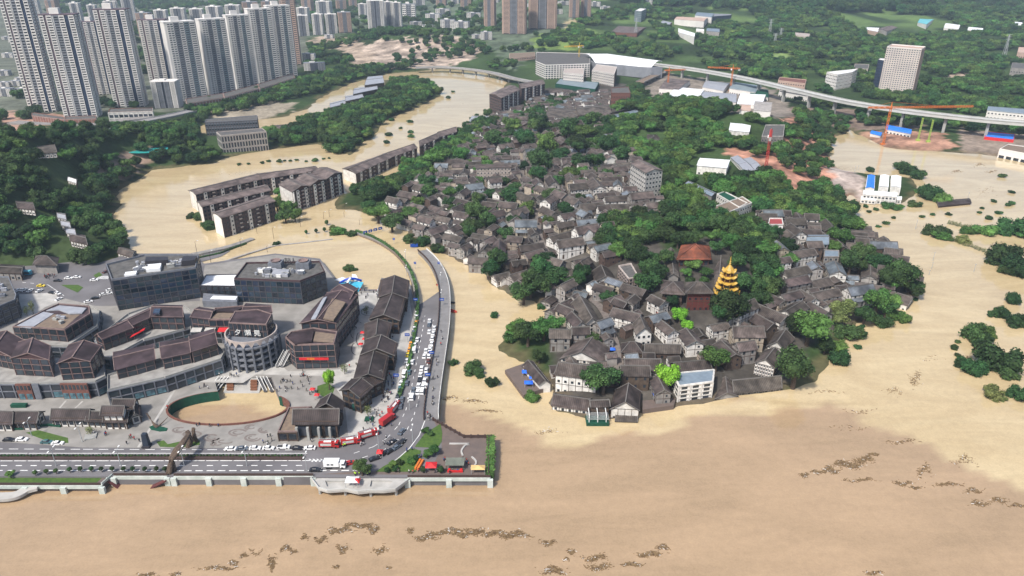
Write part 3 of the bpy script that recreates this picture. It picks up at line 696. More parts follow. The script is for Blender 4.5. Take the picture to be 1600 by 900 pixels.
# B8
clad('maroon shop building with a white skylight just behind the rotunda', [(299, 495), (327, 498), (336, 484), (313, 480)], 18, 10, ('gable', 0, 1.5))
c8 = clad('maroon shop building with open roof terrace, behind the rotunda', [(326, 500), (372, 500), (386, 478), (336, 482)], 17.5, 10, ('flat', .6))
panel(c8, 'roof_court', [(329, 497), (358, 498), (366, 488), (340, 489)], 17.7, M_terr); panel(c8, 'roof_panel', [(338, 486), (366, 487), (382, 479), (342, 482)], 18.6, M_slate, .9)
clad('maroon block with a folded roof right behind the rotunda', [(378, 492), (424, 487), (422, 477), (386, 474)], 19, ZP + .13, ('gable', 0, 1.2), floors=4)
terrace('middle walkway level with shops and awnings left of the rotunda', [(298, 519), (362, 521), (362, 500), (296, 497)], 10.2)
for k, (x0, x1, mm_, lb) in enumerate([(299, 315, M_palepave, 'long cream awning at the left of the walkway shops'), (320, 336, M_palepave, 'cream awning between the long one and the red one'), (341, 357, M_red, 'bright red awning beside the rotunda')]):
 a, c = at(x0, 516, 12.5), at(x1, 516, 12.5); b = MB(); b.slab([(a.x, a.y - 1.5, 12.4), (c.x, c.y - 1.5, 12.4), (c.x, c.y + 1.5, 13.3), (a.x, a.y + 1.5, 13.3)], .2)
 tag(b.build('awning', mm_), lb, 'awning', 'awnings on the walkway left of the rotunda')
# B9 right building
c9 = clad('long maroon shop building with roof terrace and pale roof strip, right of the rotunda', [(471, 504), (524, 504), (556, 462), (512, 458)], 20, ZP + .13, ('gable', 1, 2.2), 'the long maroon shop building', floors=4, over=.8)
panel(c9, 'roof_panel', [(486, 499), (493, 499), (511, 464), (505, 466)], 22.0, M_skyl, .5, .3)
panel(c9, 'roof_court', [(505, 497), (521, 500), (540, 472), (519, 466)], 22.2, M_terr, .8)
clad('maroon gabled block at the back end of the long shop building, by the blue pool', [(519, 454), (547, 467), (558, 451), (544, 443)], 20.5, ZP + .13, ('gable', 0, 1.2), floors=4)
c9b = clad('maroon block with red banner and escalator, in front of the long shop building', [(446, 528), (459, 540), (522, 538), (527, 519), (490, 513), (455, 519)], 17.5, ZP + .13, ('flat', .6), 'the red-bannered shop building', floors=4)
panel(c9b, 'roof_panel', [(449, 527), (461, 537), (487, 533), (491, 516), (456, 521)], 18.7, M_slate, 1.1)
panel(c9b, 'roof_court', [(489, 533), (520, 535), (524, 522), (493, 518)], 17.8, M_terr)
a, c = at(472, 558, 10), at(512, 557, 10)
b = MB(); b.box(((a.x + c.x) / 2 + .5, a.y - 3.3, 10.3), (14.5, .25, 1.3), 0)
bn = b.build('shop_banner', M_red); tag(bn, 'bright red banner with yellow characters across the maroon shop front', 'banner')
M_yel = mat('yellow_paint', (.75, .42, .03), .5)
text_obj('欢迎您', 'banner_lettering', ((a.x + c.x) / 2 - 1, a.y - 3.45, 10.5), 1.3, M_yel, parent=bn, ext=.03)
# B10 row of tiled houses beside the road
def tiled(label, px, zt, roof, lm=None, **k):
 kw = dict(wm=M_wood, rm=M_tile2, fm=M_wood, floors=3, bay=3.2, win=(2.2, 1.7), group='dark tiled shop row beside the road', over=1.2)
 kw.update(k)
 return bld('tiled_shop_house', label, 'shop house', px, zt, ZP + .13, roof, lm=lm, **kw)
tiled('hipped dark tiled shop house at the far end of the roadside row, by the flood', [(593, 463), (634, 464), (637, 439), (597, 438)], 13.5, ('gable', 1, 3), 'the farthest tiled shop house')
tiled('steep dark tiled shop house second from the far end of the roadside row', [(579, 497), (622, 499), (631, 466), (597, 463)], 13, ('gable', 1, 3))
tiled('dark tiled shop house with a small terrace and two white roof vents', [(573, 530), (604, 525), (609, 506), (572, 506)], 12.5, ('gable', 1, 2.4))
tiled('wide dark tiled gable with four white roof vents in the middle of the row', [(566, 552), (614, 553), (618, 537), (574, 531)], 13.5, ('gable', 1, 3.4), 'the vented tiled gable')
tiled('long dark tiled wing with a sunken roof court', [(556, 590), (597, 590), (604, 558), (565, 556)], 13, ('gable', 1, 2.6))
tiled('dark tiled corner wing stepping towards the road', [(566, 608), (596, 594), (592, 578), (560, 590)], 11.5, ('gable', 0, 2))
tiled('three-storey dark timber corner house with green banners at the near end of the row', [(535, 608), (562, 618), (578, 604), (549, 594)], 13.5, ('gable', 1, 2.2), 'the timber corner house')
# B11 gatehouse
g = tiled('large dark timber gatehouse with thatch-like roof facing the road', [(461, 658), (525, 658), (529, 640), (465, 641)], 12.5, ('gable', 0, 3.2), 'the timber gatehouse', floors=1, bay=6, win=(4.5, 5))
g2 = tiled('side wing of the timber gatehouse with a crosswise dark roof', [(493, 637), (531, 640), (534, 628), (503, 625)], 12.5, ('gable', 1, 3.4), floors=0)
for k in range(4):
 p = at(466 + k * 17, 688, ZP); b = MB(); b.box((p.x, p.y, ZP + .13), (1, 1, 6.5)); b.build('column', M_conc, g)
q9 = [(434, 676), (464, 676), (466, 645), (488, 637), (451, 638)]
g3 = bld('side_pavilion', 'low flat-roofed pavilion with pale parapet attached to the timber gatehouse', 'pavilion', q9, 8.5, ZP + .13, ('flat', .8), M_wood, M_terr, 1, 4, (3, 2.8), trim=M_trim)
# B12, B13 low tiled houses at the lower left
k12 = dict(wm=M_wwall, group='low tiled pavilions by the lower road', floors=1, bay=3, win=(1.8, 2.2), over=1.0)
tiled('long low tiled pavilion with green netting along its front', [(82, 653), (136, 653), (143, 640), (90, 640)], 8.6, ('gable', 0, 2.4), 'the long low tiled pavilion', **k12)
tiled('short tiled link with white arches, right of the long low pavilion', [(137, 655), (164, 656), (168, 643), (146, 642)], 8.2, ('gable', 0, 2), **k12)
tiled('raised two-tier tiled pavilion with green door panel', [(160, 645), (190, 645), (196, 636), (168, 636)], 12.5, ('gable', 0, 2), 'the two-tier pavilion', **k12)
tiled('lower front roof of the two-tier pavilion', [(164, 657), (196, 657), (203, 640), (170, 640)], 8.6, ('gable', 0, 1.8), **k12)
tiled('tiled wing with cut corner at the right end of the low pavilions', [(178, 637), (206, 637), (214, 624), (184, 624)], 9.5, ('gable', 0, 2.2), **k12)
tiled('small tiled wing nearest the dead tree sculpture', [(205, 652), (218, 648), (216, 634), (203, 638)], 8, ('gable', 1, 1.8), **k12)
tiled('low tiled pavilion with arched end at the lower left edge', [(24, 658), (54, 658), (66, 643), (30, 643)], 8.6, ('gable', 0, 2.4), **k12)
tiled('hip-ended tiled pavilion cut by the left edge of the picture', [(-20, 660), (16, 660), (24, 643), (-14, 641)], 8.6, ('gable', 0, 2.6), 'the lower-left pavilions', **k12)
# hotels
h1 = bld('hotel_block', 'six-storey charcoal hotel block with blue glass grid and roof plant, left of the white-roofed link', 'hotel', [(166, 415), (175, 439), (306, 420), (311, 400), (226, 400)], 23, ZP + .13, ('flat', 1.2), M_black, M_flatroof, 6, 4.2, (3.5, 2.5), M_glassb, fm=M_hfr, lm='the left charcoal hotel', trim=M_bluegrey, sill=.4, group='charcoal hotel blocks')
roofstuff(h1, [(190, 432), (296, 416), (300, 404), (200, 412)], 23.05, 26, 5, (1.2, 5))
panel(h1, 'roof_light', [(228, 421), (250, 419), (252, 411), (232, 413)], 25.2, M_whiteroof, 2)
panel(h1, 'roof_light', [(194, 430), (212, 428), (214, 423), (196, 425)], 24.6, M_whiteroof, 1.4)
panel(h1, 'roof_screen', [(226, 408), (262, 406), (262, 401), (228, 401)], 26.5, M_black, 3.4)
panel(h1, 'roof_screen', [(283, 408), (304, 406), (308, 400), (286, 400)], 26.5, M_black, 3.4)
h2 = bld('hotel_block', 'four-storey charcoal hotel block with ringed roof fans, right of the white-roofed link', 'hotel', [(366, 437), (469, 441), (508, 426), (500, 410), (385, 412)], 18.5, ZP + .13, ('flat', 1.1), M_black, M_flatroof, 4, 3.6, (3.0, 2.6), M_glassb, fm=M_hfr, lm='the right charcoal hotel', trim=M_maroon, sill=.4, group='charcoal hotel blocks')
roofstuff(h2, [(380, 434), (462, 438), (495, 424), (392, 416)], 18.55, 34, 8, (1, 4.5))
panel(h2, 'roof_light', [(424, 428), (449, 429), (452, 421), (428, 420)], 20.5, M_skyl, 1.8)
for (x, y) in ((431, 410), (474, 410)):
 p = at(x, y, 22); b = MB(); b.box((p.x, p.y, 18.6), (8, 6.5, 4.2)); t_ = b.build('cooling_tower', M_bluegrey, h2)
 b = MB(); b.lathe((p.x, p.y, 22.81), [(2.6, 0), (3.1, .8), (2.7, .8), (2.3, .1)], 16); b.build('fan_ring', M_trim, t_)
for ch, x in (('鼓', 450), ('人', 459)):
 p = at(x, 411, 20); text_obj(ch, 'sign_character', (p.x, p.y, 19.8), 4.4, M_darkmetal, parent=h2)
lk = bld('hotel_link', 'low link building with a broad bright white flat roof between the two charcoal hotels', 'hotel', [(312, 447), (369, 448), (372, 429), (322, 430)], 12, ZP + .13, ('flat', .5), M_black, M_whiteroof, 3, 4, (2.4, 2), M_glass, fm=M_black, lm='the white-roofed link')
panel(lk, 'canopy_roof', [(328, 467), (368, 468), (371, 463), (333, 462)], 8.5, M_whiteroof)
q0 = W2([(316, 470), (370, 472), (372, 462), (318, 458)], 8.2)
b = MB(); b.prism(q0, ZP + .13, 8.2); b.build('lower_wall', M_bluegrey, lk)
# corner buildings at far left
e1 = bld('office_block', 'dark corner block with grey terraces at the left edge, above the parked cars', 'office', [(-60, 432), (14, 434), (26, 462), (24, 470), (-60, 505)], 15, ZP, ('flat', 1), M_bluegrey, M_flatroof, 3, 4, (3, 2), M_glass, fm=M_black, lm='the left-edge office block')
roofstuff(e1, [(-10, 470), (12, 468), (10, 440), (-10, 440)], 15.05, 5, 3)
bld('long_shed', 'long low grey-roofed building on the far side of the road at the left edge', 'shed', [(-60, 424), (32, 427), (37, 415), (-60, 409)], 9, ZP, ('gable', 0, 1.2), M_gwall, M_tile, 1, 4, (1.5, 1.5), lm='the grey roadside shed')
gt = bld('old_gate', 'old stone gateway with swept tiled roof and round arch below the wooded hill', 'gate', [(54, 411), (86, 412), (88, 402), (58, 400)], 11, ZP, ('hip', 0, 3), M_gwall, M_tile, 0, over=1.6, lm='the old stone gate')
p = at(69, 420, 5.5); b = MB(); b.box((p.x, p.y - .4, ZP), (3.4, .8, 3.6)); b.build('archway', M_black, gt)
# blue pool with splash slides, water surface in the round pool
sp_ = at(565, 441, ZP); b = MB(); b.prism(W2([(527, 450), (560, 455), (568, 441), (536, 438)], 4.6), ZP, 4.6)
pl = b.build('splash_pool', mat('pool_water', (.04, .38, .55), .1, (.10, .5, .65), .5, spec=.5)); tag(pl, 'bright turquoise paddling pool with blue and white slides at the flood edge', 'pool')
for k in range(4):
 p = at(548, 441, 5); a = R(30 + 75 * k); b = MB(); b.tube([(p.x, p.y, 7.5), (p.x + 3 * math.cos(a), p.y + 3 * math.sin(a), 6.8), (p.x + 7 * math.cos(a), p.y + 7 * math.sin(a), 4.7)], [.9, .8, .6], 6); b.build('slide', M_white if k % 2 else mat('blue_plastic', (.01, .06, .5), .4), pl)
for ppx in ([(523, 437), (537, 441), (549, 437), (535, 433)], [(550, 437), (562, 440), (556, 429), (550, 428)]):
 b = MB(); b.prism(W2(ppx, 4.8), 4.2, 4.8); b.build('deck', M_whiteroof, pl)
# ---------------------------------------------------------------- flooded apartment rows along the inlet
M_apt = mat('dark_brick_render', (.075, .052, .052), .85, (.11, .08, .078), .6)
M_aptr = mat('red_brown_render', (.12, .055, .05), .85, (.09, .045, .04), .5)
M_aroof = roofmat('apartment_roof', (.10, .078, .072), (.15, .12, .11), .06)
def apt(label, px, zt, ax, rise=1.6, lm=None, wm=None, zb=-.6, floors=5, white_end=True, **k):
 kw = dict(wm=wm or M_apt, rm=M_aroof, floors=floors, bay=2.9, win=(1.5, 1.5), fm=M_apt, group='flooded apartment rows', over=1.0, limit=90)
 kw.update(k)
 r = bld('apartment_block', label, 'apartment block', px, zt, zb, ('gable', ax, rise), lm=lm, **kw)
 q = W2(px, zt)
 if white_end:
  a, d = q[0], q[-1]
  if not ccw(q): pass
  v = Vector((d[0] - a[0], d[1] - a[1])); u = Vector((q[1][0] - a[0], q[1][1] - a[1])).normalized(); L = v.length; rz = math.atan2(v.y, v.x)
  b = MB(); b.box(((a[0] + d[0]) / 2 - u.x * .15, (a[1] + d[1]) / 2 - u.y * .15, zb), (L - .1, .3, zt - zb - .1), rz); b.build('end_wall', M_wwall, r)
 # white stair bays and balconies on the camera side
 b = MB(); a, c = Vector(q[0]), Vector(q[1]); u = (c - a).normalized(); n_ = Vector((u.y, -u.x))
 if n_.dot(Vector((0, 0)) - (a + c) / 2) < 0: n_ = -n_
 L = (c - a).length; nb = max(2, int(L / 14)); rz = math.atan2(u.y, u.x)
 for i in range(nb):
  p = a + u * (L * (i + .5) / nb) + n_ * .5; bb = MB(); bb.box((p.x, p.y, zb), (2.6, 1, zt - zb - .4), rz); st = bb.build('stair_bay', M_wwall, r)
  w2 = []
  for f in range(floors): w2.append(((p.x + n_.x * .52, p.y + n_.y * .52, zb + (f + .55) * (zt - zb) / floors), (1.3, .12, 1.2), rz))
  add_boxes('window', w2, M_glass, st)
 bal = []
 for f in range(1, floors + 1):
  for i in range(nb * 2):
   p = a + u * (L * (i + .5) / nb / 2 + 3.5) + n_ * .5
   if (p - a).length < L - 2: bal.append(((p.x, p.y, zb + f * (zt - zb) / floors - 2.05), (2.4, .9, .9), rz))
 add_boxes('balcony', bal, M_pink, r)
 return r
apt('long low back row of flooded flats, left half with white end wall', [(306, 303), (410, 279), (402, 271), (296, 297)], 15, 0, lm='the back row of flooded flats')
apt('right half of the back row of flooded flats, stepping up towards the trees', [(411, 279), (497, 266), (488, 260), (403, 271)], 16, 0, white_end=False)
apt('middle row of flooded flats between the back row and the front row', [(316, 322), (421, 297), (412, 289), (309, 315)], 15.5, 0, lm='the middle row of flooded flats')
apt('front row of dark brick flooded flats with white stepped end wall', [(346, 340), (428, 314), (414, 306), (333, 332)], 16, 0, lm='the front row of flooded flats', win=(1.2, 1.3))
for k, (pxs, lb) in enumerate([([(457, 299), (483, 290), (463, 280), (437, 288)], 'left bay of the tall red-brown flats with white gable end'), ([(484, 290), (509, 280), (488, 271), (464, 279)], 'middle bay of the tall red-brown flats with white edge strips'), ([(510, 279), (534, 270), (512, 262), (489, 270)], 'right bay of the tall red-brown flats nearest the tree avenue')]):
 r = apt(lb, pxs, 17.5 + k * .6, 1, 2.2, lm='the tall red-brown flats' if k == 1 else None, wm=M_aptr, floors=6, white_end=False)
 q = W2(pxs, 17.5)
 for e in (0, 1):
  b = MB(); b.box((q[e][0] + (.7 if e == 0 else -.7), q[e][1] - .3, -.6), (1.2, 1.0, 17.6)); b.build('edge_strip', M_wwall, r)
 b = MB(); u = Vector((q[3][0] - q[0][0], q[3][1] - q[0][1])); b.box(((q[0][0] + q[3][0]) / 2 - .3, (q[0][1] + q[3][1]) / 2, -.6), (u.length, .4, 17.3), math.atan2(u.y, u.x)); b.build('end_wall', M_wwall, r)
apt('long flooded flats block with white gable beside the tree avenue, near half', [(556, 271), (610, 246), (598, 241), (536, 263)], 10.5, 0, 2.4, lm='the avenue flats', floors=3, wm=M_wood)
apt('long flooded flats block beside the tree avenue, far half', [(611, 245), (651, 231), (642, 226), (599, 240)], 10.5, 0, 2.4, floors=3, wm=M_wood, white_end=False)
apt('small gabled pair of flooded houses at the end of the avenue, nearer one', [(656, 228), (684, 216), (682, 209), (655, 221)], 11, 0, 3, floors=3, wm=M_wood, lm='the gabled pair by the inlet')
apt('small gabled pair of flooded houses at the end of the avenue, farther one', [(686, 214), (713, 206), (712, 199), (684, 207)], 12, 0, 3, floors=3, wm=M_wood)
apt('eight-storey dark and white flats at the head of the inlet, nearer block', [(783, 153), (812, 140), (796, 133), (765, 147)], 28, 0, 2, lm='the eight-storey inlet flats', floors=8, white_end=False)
apt('eight-storey dark and white flats at the head of the inlet, farther block', [(815, 138), (851, 131), (846, 124), (811, 131)], 27, 0, 2, floors=8, white_end=False)
# ---------------------------------------------------------------- single buildings of the old town and its edges
M_orange = roofmat('orange_glazed_tiles', (.20, .06, .03), (.12, .045, .03), 0)
M_gold = mat('golden_glazed_tiles', (.52, .32, .05), .5, (.38, .23, .035), .6, spec=.5)
M_rwall = mat('temple_red_wall', (.13, .035, .03), .8, (.09, .028, .024), .5)
M_bluer = mat('blue_grey_sheet_roof', (.15, .19, .23), .5, (.20, .25, .30), .4)
M_bblue = mat('bright_blue_sheet', (.02, .16, .62), .5, (.03, .22, .7), .3)
def pb(name, label, cat, px, base, roof, lm=None, hgt=None, **k):
 """building placed by its eaves outline; base = pixel at the foot of its front corner px[0]"""
 g_ = G(*base); zt = zat(g_.x, g_.y, px[0][1]) if hgt is None else g_.z + hgt
 q = W2(px, zt); zb = min(float(height(x, y)) for x, y in q) - .4
 OCC.append([tuple(p) for p in (q if ccw(q) else q[::-1])])
 return bld(name, label, cat, px, zt, max(min(zb, zt - 2), zt - 4.2) if name == 'hill_house' else min(zb, zt - 2), roof, lm=lm, **k)
OCC = []
wt = dict(fm=M_wood, floors=3, bay=3.2, win=(1.2, 1.3), grid=.17)
pb('white_block', 'seven-storey white lattice-framed block on the town hill, tallest in the old town', 'apartment block', [(1010, 270), (1035, 266), (1008, 252), (986, 255)], (1012, 312), ('gable', 1, 2), 'the white hill block', wm=M_wwall, rm=M_aroof, **{**wt, 'floors': 7, 'fm': M_gwall, 'win': (1.5, 1.5)})
pb('white_hall', 'large white gabled hall with two rows of windows near the middle of the old town', 'hall', [(926, 296), (948, 295), (935, 282), (916, 284)], (927, 313), ('gable', 1, 3), 'the white gabled hall', wm=M_wwall, **wt)
pb('white_hall_wing', 'white three-storey wing with dark tiled roof beside the white gabled hall', 'hall', [(892, 297), (926, 294), (922, 285), (888, 288)], (893, 313), ('gable', 0, 2.4), wm=M_wwall, **wt)
pb('school_block', 'cream four-storey block with rows of windows at the top left of the old town', 'apartment block', [(744, 262), (798, 261), (797, 256), (744, 257)], (744, 284), ('gable', 0, 1.2), 'the cream school block', wm=M_pink, **{**wt, 'floors': 4})
pb('long_house', 'long two-storey house with white balcony front left of the cream school block', 'house', [(695, 272), (734, 270), (733, 264), (695, 266)], (696, 282), ('gable', 0, 1.4), wm=M_wwall, **{**wt, 'floors': 2})
pb('temple_hall', 'temple hall with a sweeping orange glazed roof and dark verandah', 'temple', [(1062, 402), (1108, 402), (1104, 384), (1068, 383)], (1062, 416), ('hip', 0, 5), 'the orange-roofed temple', wm=M_rwall, rm=M_orange, trim=M_orange, over=1.8, **{**wt, 'floors': 1, 'win': (2, 3)})
pb('temple_gate_hall', 'grey two-tier temple gate hall with a red gallery below the courtyard', 'temple', [(1075, 455), (1111, 455), (1108, 442), (1076, 441)], (1076, 485), ('hip', 0, 3), 'the two-tier temple hall', wm=M_rwall, rm=M_tile, over=1.6, **{**wt, 'floors': 2})
pb('temple_side_hall', 'dark grey side hall with swept double eaves left of the temple gate', 'temple', [(1036, 455), (1066, 457), (1064, 440), (1040, 438)], (1037, 476), ('hip', 0, 3), wm=M_wood, over=1.8, **{**wt, 'floors': 2})
pb('temple_corridor', 'long grey corridor roof running down beside the temple court', 'temple', [(1044, 432), (1060, 432), (1054, 392), (1042, 392)], (1044, 442), ('gable', 1, 2), wm=M_gwall, floors=0)
pb('temple_corridor', 'long dark corridor roof between the temple court and the golden pagoda', 'temple', [(1118, 448), (1127, 448), (1135, 404), (1117, 403)], (1118, 458), ('gable', 1, 1.5), wm=M_gwall, floors=0)
pb('courtyard_school', 'green-roofed white school wing with courtyard on the wooded hill', 'school', [(1155, 325), (1168, 318), (1132, 300), (1120, 304)], (1156, 336), ('flat', .8), 'the green-roofed school', wm=M_wwall, rm=M_green, **{**wt, 'floors': 2, 'fm': M_conc})
pb('courtyard_school', 'flat brown-roofed school wing with green edges on the wooded hill', 'school', [(1130, 336), (1175, 318), (1160, 308), (1112, 325)], (1130, 345), ('flat', .8), wm=M_wwall, rm=M_terr, **{**wt, 'floors': 2, 'fm': M_conc})
pb('long_blue_roof', 'long narrow blue-grey sheet roof running through the hilltop trees', 'shed', [(1112, 306), (1120, 302), (1080, 284), (1072, 286)], (1112, 313), ('gable', 1, 1), wm=M_gwall, rm=M_bluer, floors=0)
pb('waterfront_block', 'four-storey white-framed waterfront block with blue-grey sheet roof standing in the flood', 'apartment block', [(1061, 604), (1114, 597), (1116, 578), (1051, 584)], (1063, 628), ('flat', .6), 'the blue-roofed waterfront block', wm=M_wwall, rm=M_bluer, **{**wt, 'floors': 4, 'bay': 5, 'win': (3, 2.2), 'fm': M_wwall, 'grid': .6})
pb('flooded_gable_house', 'dark tiled double-gabled house standing in the flood at the river edge', 'house', [(955, 638), (998, 640), (1000, 612), (962, 610)], (957, 652), ('gable', 1, 4), 'the double-gabled river house', wm=M_wwall, **{**wt, 'floors': 1})
pb('low_river_shed', 'sunken dark tiled lean-to in front of the double-gabled river house', 'shed', [(963, 657), (994, 658), (994, 645), (964, 644)], (963, 659), ('gable', 0, 1.0), wm=M_wood, floors=0)
pb('river_terrace_house', 'low dark tiled terrace with white windows along the flood at the river front', 'house', [(863, 632), (918, 640), (922, 622), (870, 615)], (863, 640), ('gable', 0, 2.4), 'the low river terrace house', wm=M_wwall, **{**wt, 'floors': 1})
pb('river_inn', 'two-storey white timber-framed inn with roof courtyard above the river front', 'house', [(868, 584), (932, 592), (938, 572), (880, 566)], (868, 612), ('gable', 0, 3), 'the white timber-framed inn', wm=M_wwall, **{**wt, 'floors': 2})
pb('great_hall', 'broad grey-roofed hall with white timber gables behind the white timber-framed inn', 'hall', [(876, 560), (940, 566), (952, 545), (898, 536)], (876, 573), ('gable', 1, 5), 'the broad grey hall', wm=M_wwall, **wt)
pb('long_white_front', 'long tiled house with a white windowed front facing the river above the dark round tree', 'house', [(978, 579), (1030, 580), (1030, 562), (975, 562)], (978, 594), ('gable', 0, 3.4), 'the long white-fronted house', wm=M_wwall, **wt)
pb('market_hall', 'grey market hall with a dark tiled roof and red lanterns below the alley', 'hall', [(1008, 550), (1062, 551), (1062, 540), (1010, 538)], (1008, 559), ('gable', 0, 2.4), wm=M_wood, **{**wt, 'floors': 1})
pb('opera_house', 'square two-tier roofed timber pavilion left of the dark market hall', 'pavilion', [(972, 549), (1003, 550), (1002, 537), (972, 536)], (972, 560), ('hip', 0, 3.4), wm=M_wood, **{**wt, 'floors': 1})
pb('white_gable_house', 'tall plain white gabled house above the market hall', 'house', [(995, 522), (1018, 520), (1010, 503), (990, 506)], (996, 540), ('gable', 1, 3.5), 'the plain white gable house', wm=M_wwall, **{**wt, 'floors': 2, 'lines': False})
pb('big_tiled_house', 'big dark tiled house with a white timber gable beside the sloping alley', 'house', [(911, 510), (938, 504), (918, 470), (893, 474)], (912, 522), ('gable', 1, 4), 'the big alley house', wm=M_wwall, **wt)
pb('long_riverside_shed', 'long dark tiled shed reaching the flood at the lower right of the old town', 'house', [(1148, 614), (1220, 606), (1216, 586), (1142, 592)], (1150, 618), ('gable', 0, 3), 'the long riverside shed', wm=M_gwall, **{**wt, 'floors': 1})
pb('sunken_roof_house', 'low triangular dark roof half sunk in the flood beside the blue-roofed block', 'house', [(1118, 622), (1152, 618), (1144, 597), (1122, 596)], (1118, 624), ('gable', 1, 2.5), wm=M_gwall, floors=0)
pb('lattice_house', 'white diamond-lattice gabled house at the right end of the river front', 'house', [(1200, 540), (1226, 546), (1240, 528), (1212, 520)], (1200, 558), ('gable', 1, 3.4), 'the lattice-walled house', wm=M_wwall, **{**wt, 'bay': 1.4, 'win': (.7, .7), 'floors': 4})
pb('lattice_house', 'white lattice-walled house lower down at the right end of the river front', 'house', [(1180, 566), (1210, 574), (1222, 556), (1196, 548)], (1180, 584), ('gable', 1, 3.2), wm=M_wwall, **{**wt, 'bay': 1.4, 'win': (.7, .7), 'floors': 4})
pb('flat_roof_block', 'pale four-storey block with a flat grey roof in the lower left of the old town', 'apartment block', [(982, 437), (998, 434), (986, 413), (966, 417)], (983, 456), ('flat', 1), 'the flat grey-roofed block', wm=M_pink, **{**wt, 'floors': 4})
pb('white_lattice_house', 'white timber-framed gabled house left of the flat grey-roofed block', 'house', [(930, 440), (962, 438), (952, 420), (926, 424)], (930, 452), ('gable', 1, 3.2), wm=M_wwall, **wt)
pb('pink_roof_house', 'white terraced house with a pinkish red top storey on the right slope', 'house', [(1200, 352), (1224, 352), (1222, 342), (1202, 342)], (1200, 372), ('flat', .8), 'the red-topped terrace house', wm=M_wwall, rm=mat('faded_red', (.32, .06, .06), .7), **wt)
pb('grey_block_house', 'grey three-storey block house with slate roof on the right slope', 'house', [(1260, 382), (1294, 381), (1293, 367), (1262, 367)], (1261, 396), ('gable', 0, 2), 'the grey slate-roofed house', wm=M_gwall, rm=M_bluer, **wt)
pb('grey_concrete_house', 'tall plain concrete house among the right-hand roofs', 'house', [(1287, 402), (1311, 402), (1311, 392), (1288, 391)], (1288, 418), ('flat', .6), 'the concrete house on the right', wm=M_gwall, rm=M_bluer, **wt)
pb('end_house', 'last tiled house of the town at the right-hand shore', 'house', [(1398, 470), (1418, 476), (1427, 464), (1405, 458)], (1398, 478), ('gable', 0, 2.5), 'the last house on the right shore', wm=M_wwall, **{**wt, 'floors': 1})
pb('hillside_terrace_house', 'grey multi-roofed terrace of houses at the top of the old town', 'house', [(855, 182), (905, 186), (900, 170), (858, 168)], (855, 192), ('gable', 0, 3), 'the multi-roofed terrace', wm=M_wwall, **wt)
pb('hillside_terrace_house', 'grey stepped terrace with light roofs right of the multi-roofed terrace', 'house', [(905, 180), (955, 176), (948, 164), (900, 168)], (905, 190), ('gable', 0, 3), wm=M_gwall, **wt)
pb('ruined_block', 'brown unfinished brick block at the top of the old town', 'apartment block', [(955, 146), (985, 146), (982, 136), (955, 138)], (955, 165), ('flat', .8), 'the brown brick block', wm=M_brickr, **wt)
pb('long_green_shed', 'long plain green-grey roof beside the hilltop woods', 'shed', [(955, 188), (998, 176), (992, 172), (950, 182)], (955, 192), ('gable', 0, 1.2), wm=M_gwall, rm=M_bluer, floors=0)
pb('temple_hilltop', 'small tiled pavilion alone among the hilltop trees', 'pavilion', [(1010, 222), (1033, 224), (1028, 210), (1012, 210)], (1010, 228), ('hip', 0, 3), 'the hilltop pavilion', wm=M_wood, floors=0)
pb('concrete_ruin', 'grey roofless concrete building at the edge of the red earthworks', 'ruin', [(1190, 214), (1224, 214), (1226, 196), (1196, 196)], (1190, 232), ('flat', 1), 'the grey concrete ruin', wm=M_gwall, **wt)
for px, base, rm, lb in [([(28, 325), (54, 328), (50, 316), (26, 314)], (28, 334), M_tile, 'small tiled house alone in the woods of the left hill'), ([(58, 240), (88, 238), (84, 226), (60, 228)], (58, 246), M_tile, 'tiled farmhouse high on the wooded left hill'), ([(106, 282), (119, 286), (120, 280), (108, 276)], (106, 287), M_whiteroof, 'small white-roofed hut on the left hill'), ([(90, 340), (103, 343), (102, 334), (90, 332)], (90, 346), M_skyl, 'upper pale hut of the row below the left woods'), ([(96, 352), (110, 355), (108, 346), (95, 344)], (96, 358), M_skyl, 'middle pale hut of the row below the left woods'), ([(104, 364), (118, 366), (116, 357), (103, 355)], (104, 370), M_skyl, 'lower pale hut of the row below the left woods'), ([(110, 376), (136, 382), (132, 368), (110, 362)], (110, 384), M_tile, 'dark tiled hut row at the foot of the left woods'), ([(184, 395), (206, 402), (212, 392), (190, 386)], (184, 404), M_tile, 'brown tiled house squeezed between the left woods and the charcoal hotel')]:
 pb('hill_house', lb, 'house', px, base, ('gable', 0, 1.5), lm={'small tiled h': 'the lone hill house', 'tiled farmhou': 'the hill farmhouse', 'upper pale hu': 'the pale hut row'}.get(lb[:13]), wm=M_wwall, rm=rm, floors=1, bay=3, win=(1.2, 1.1), fm=M_wood, group='houses on the left hill')
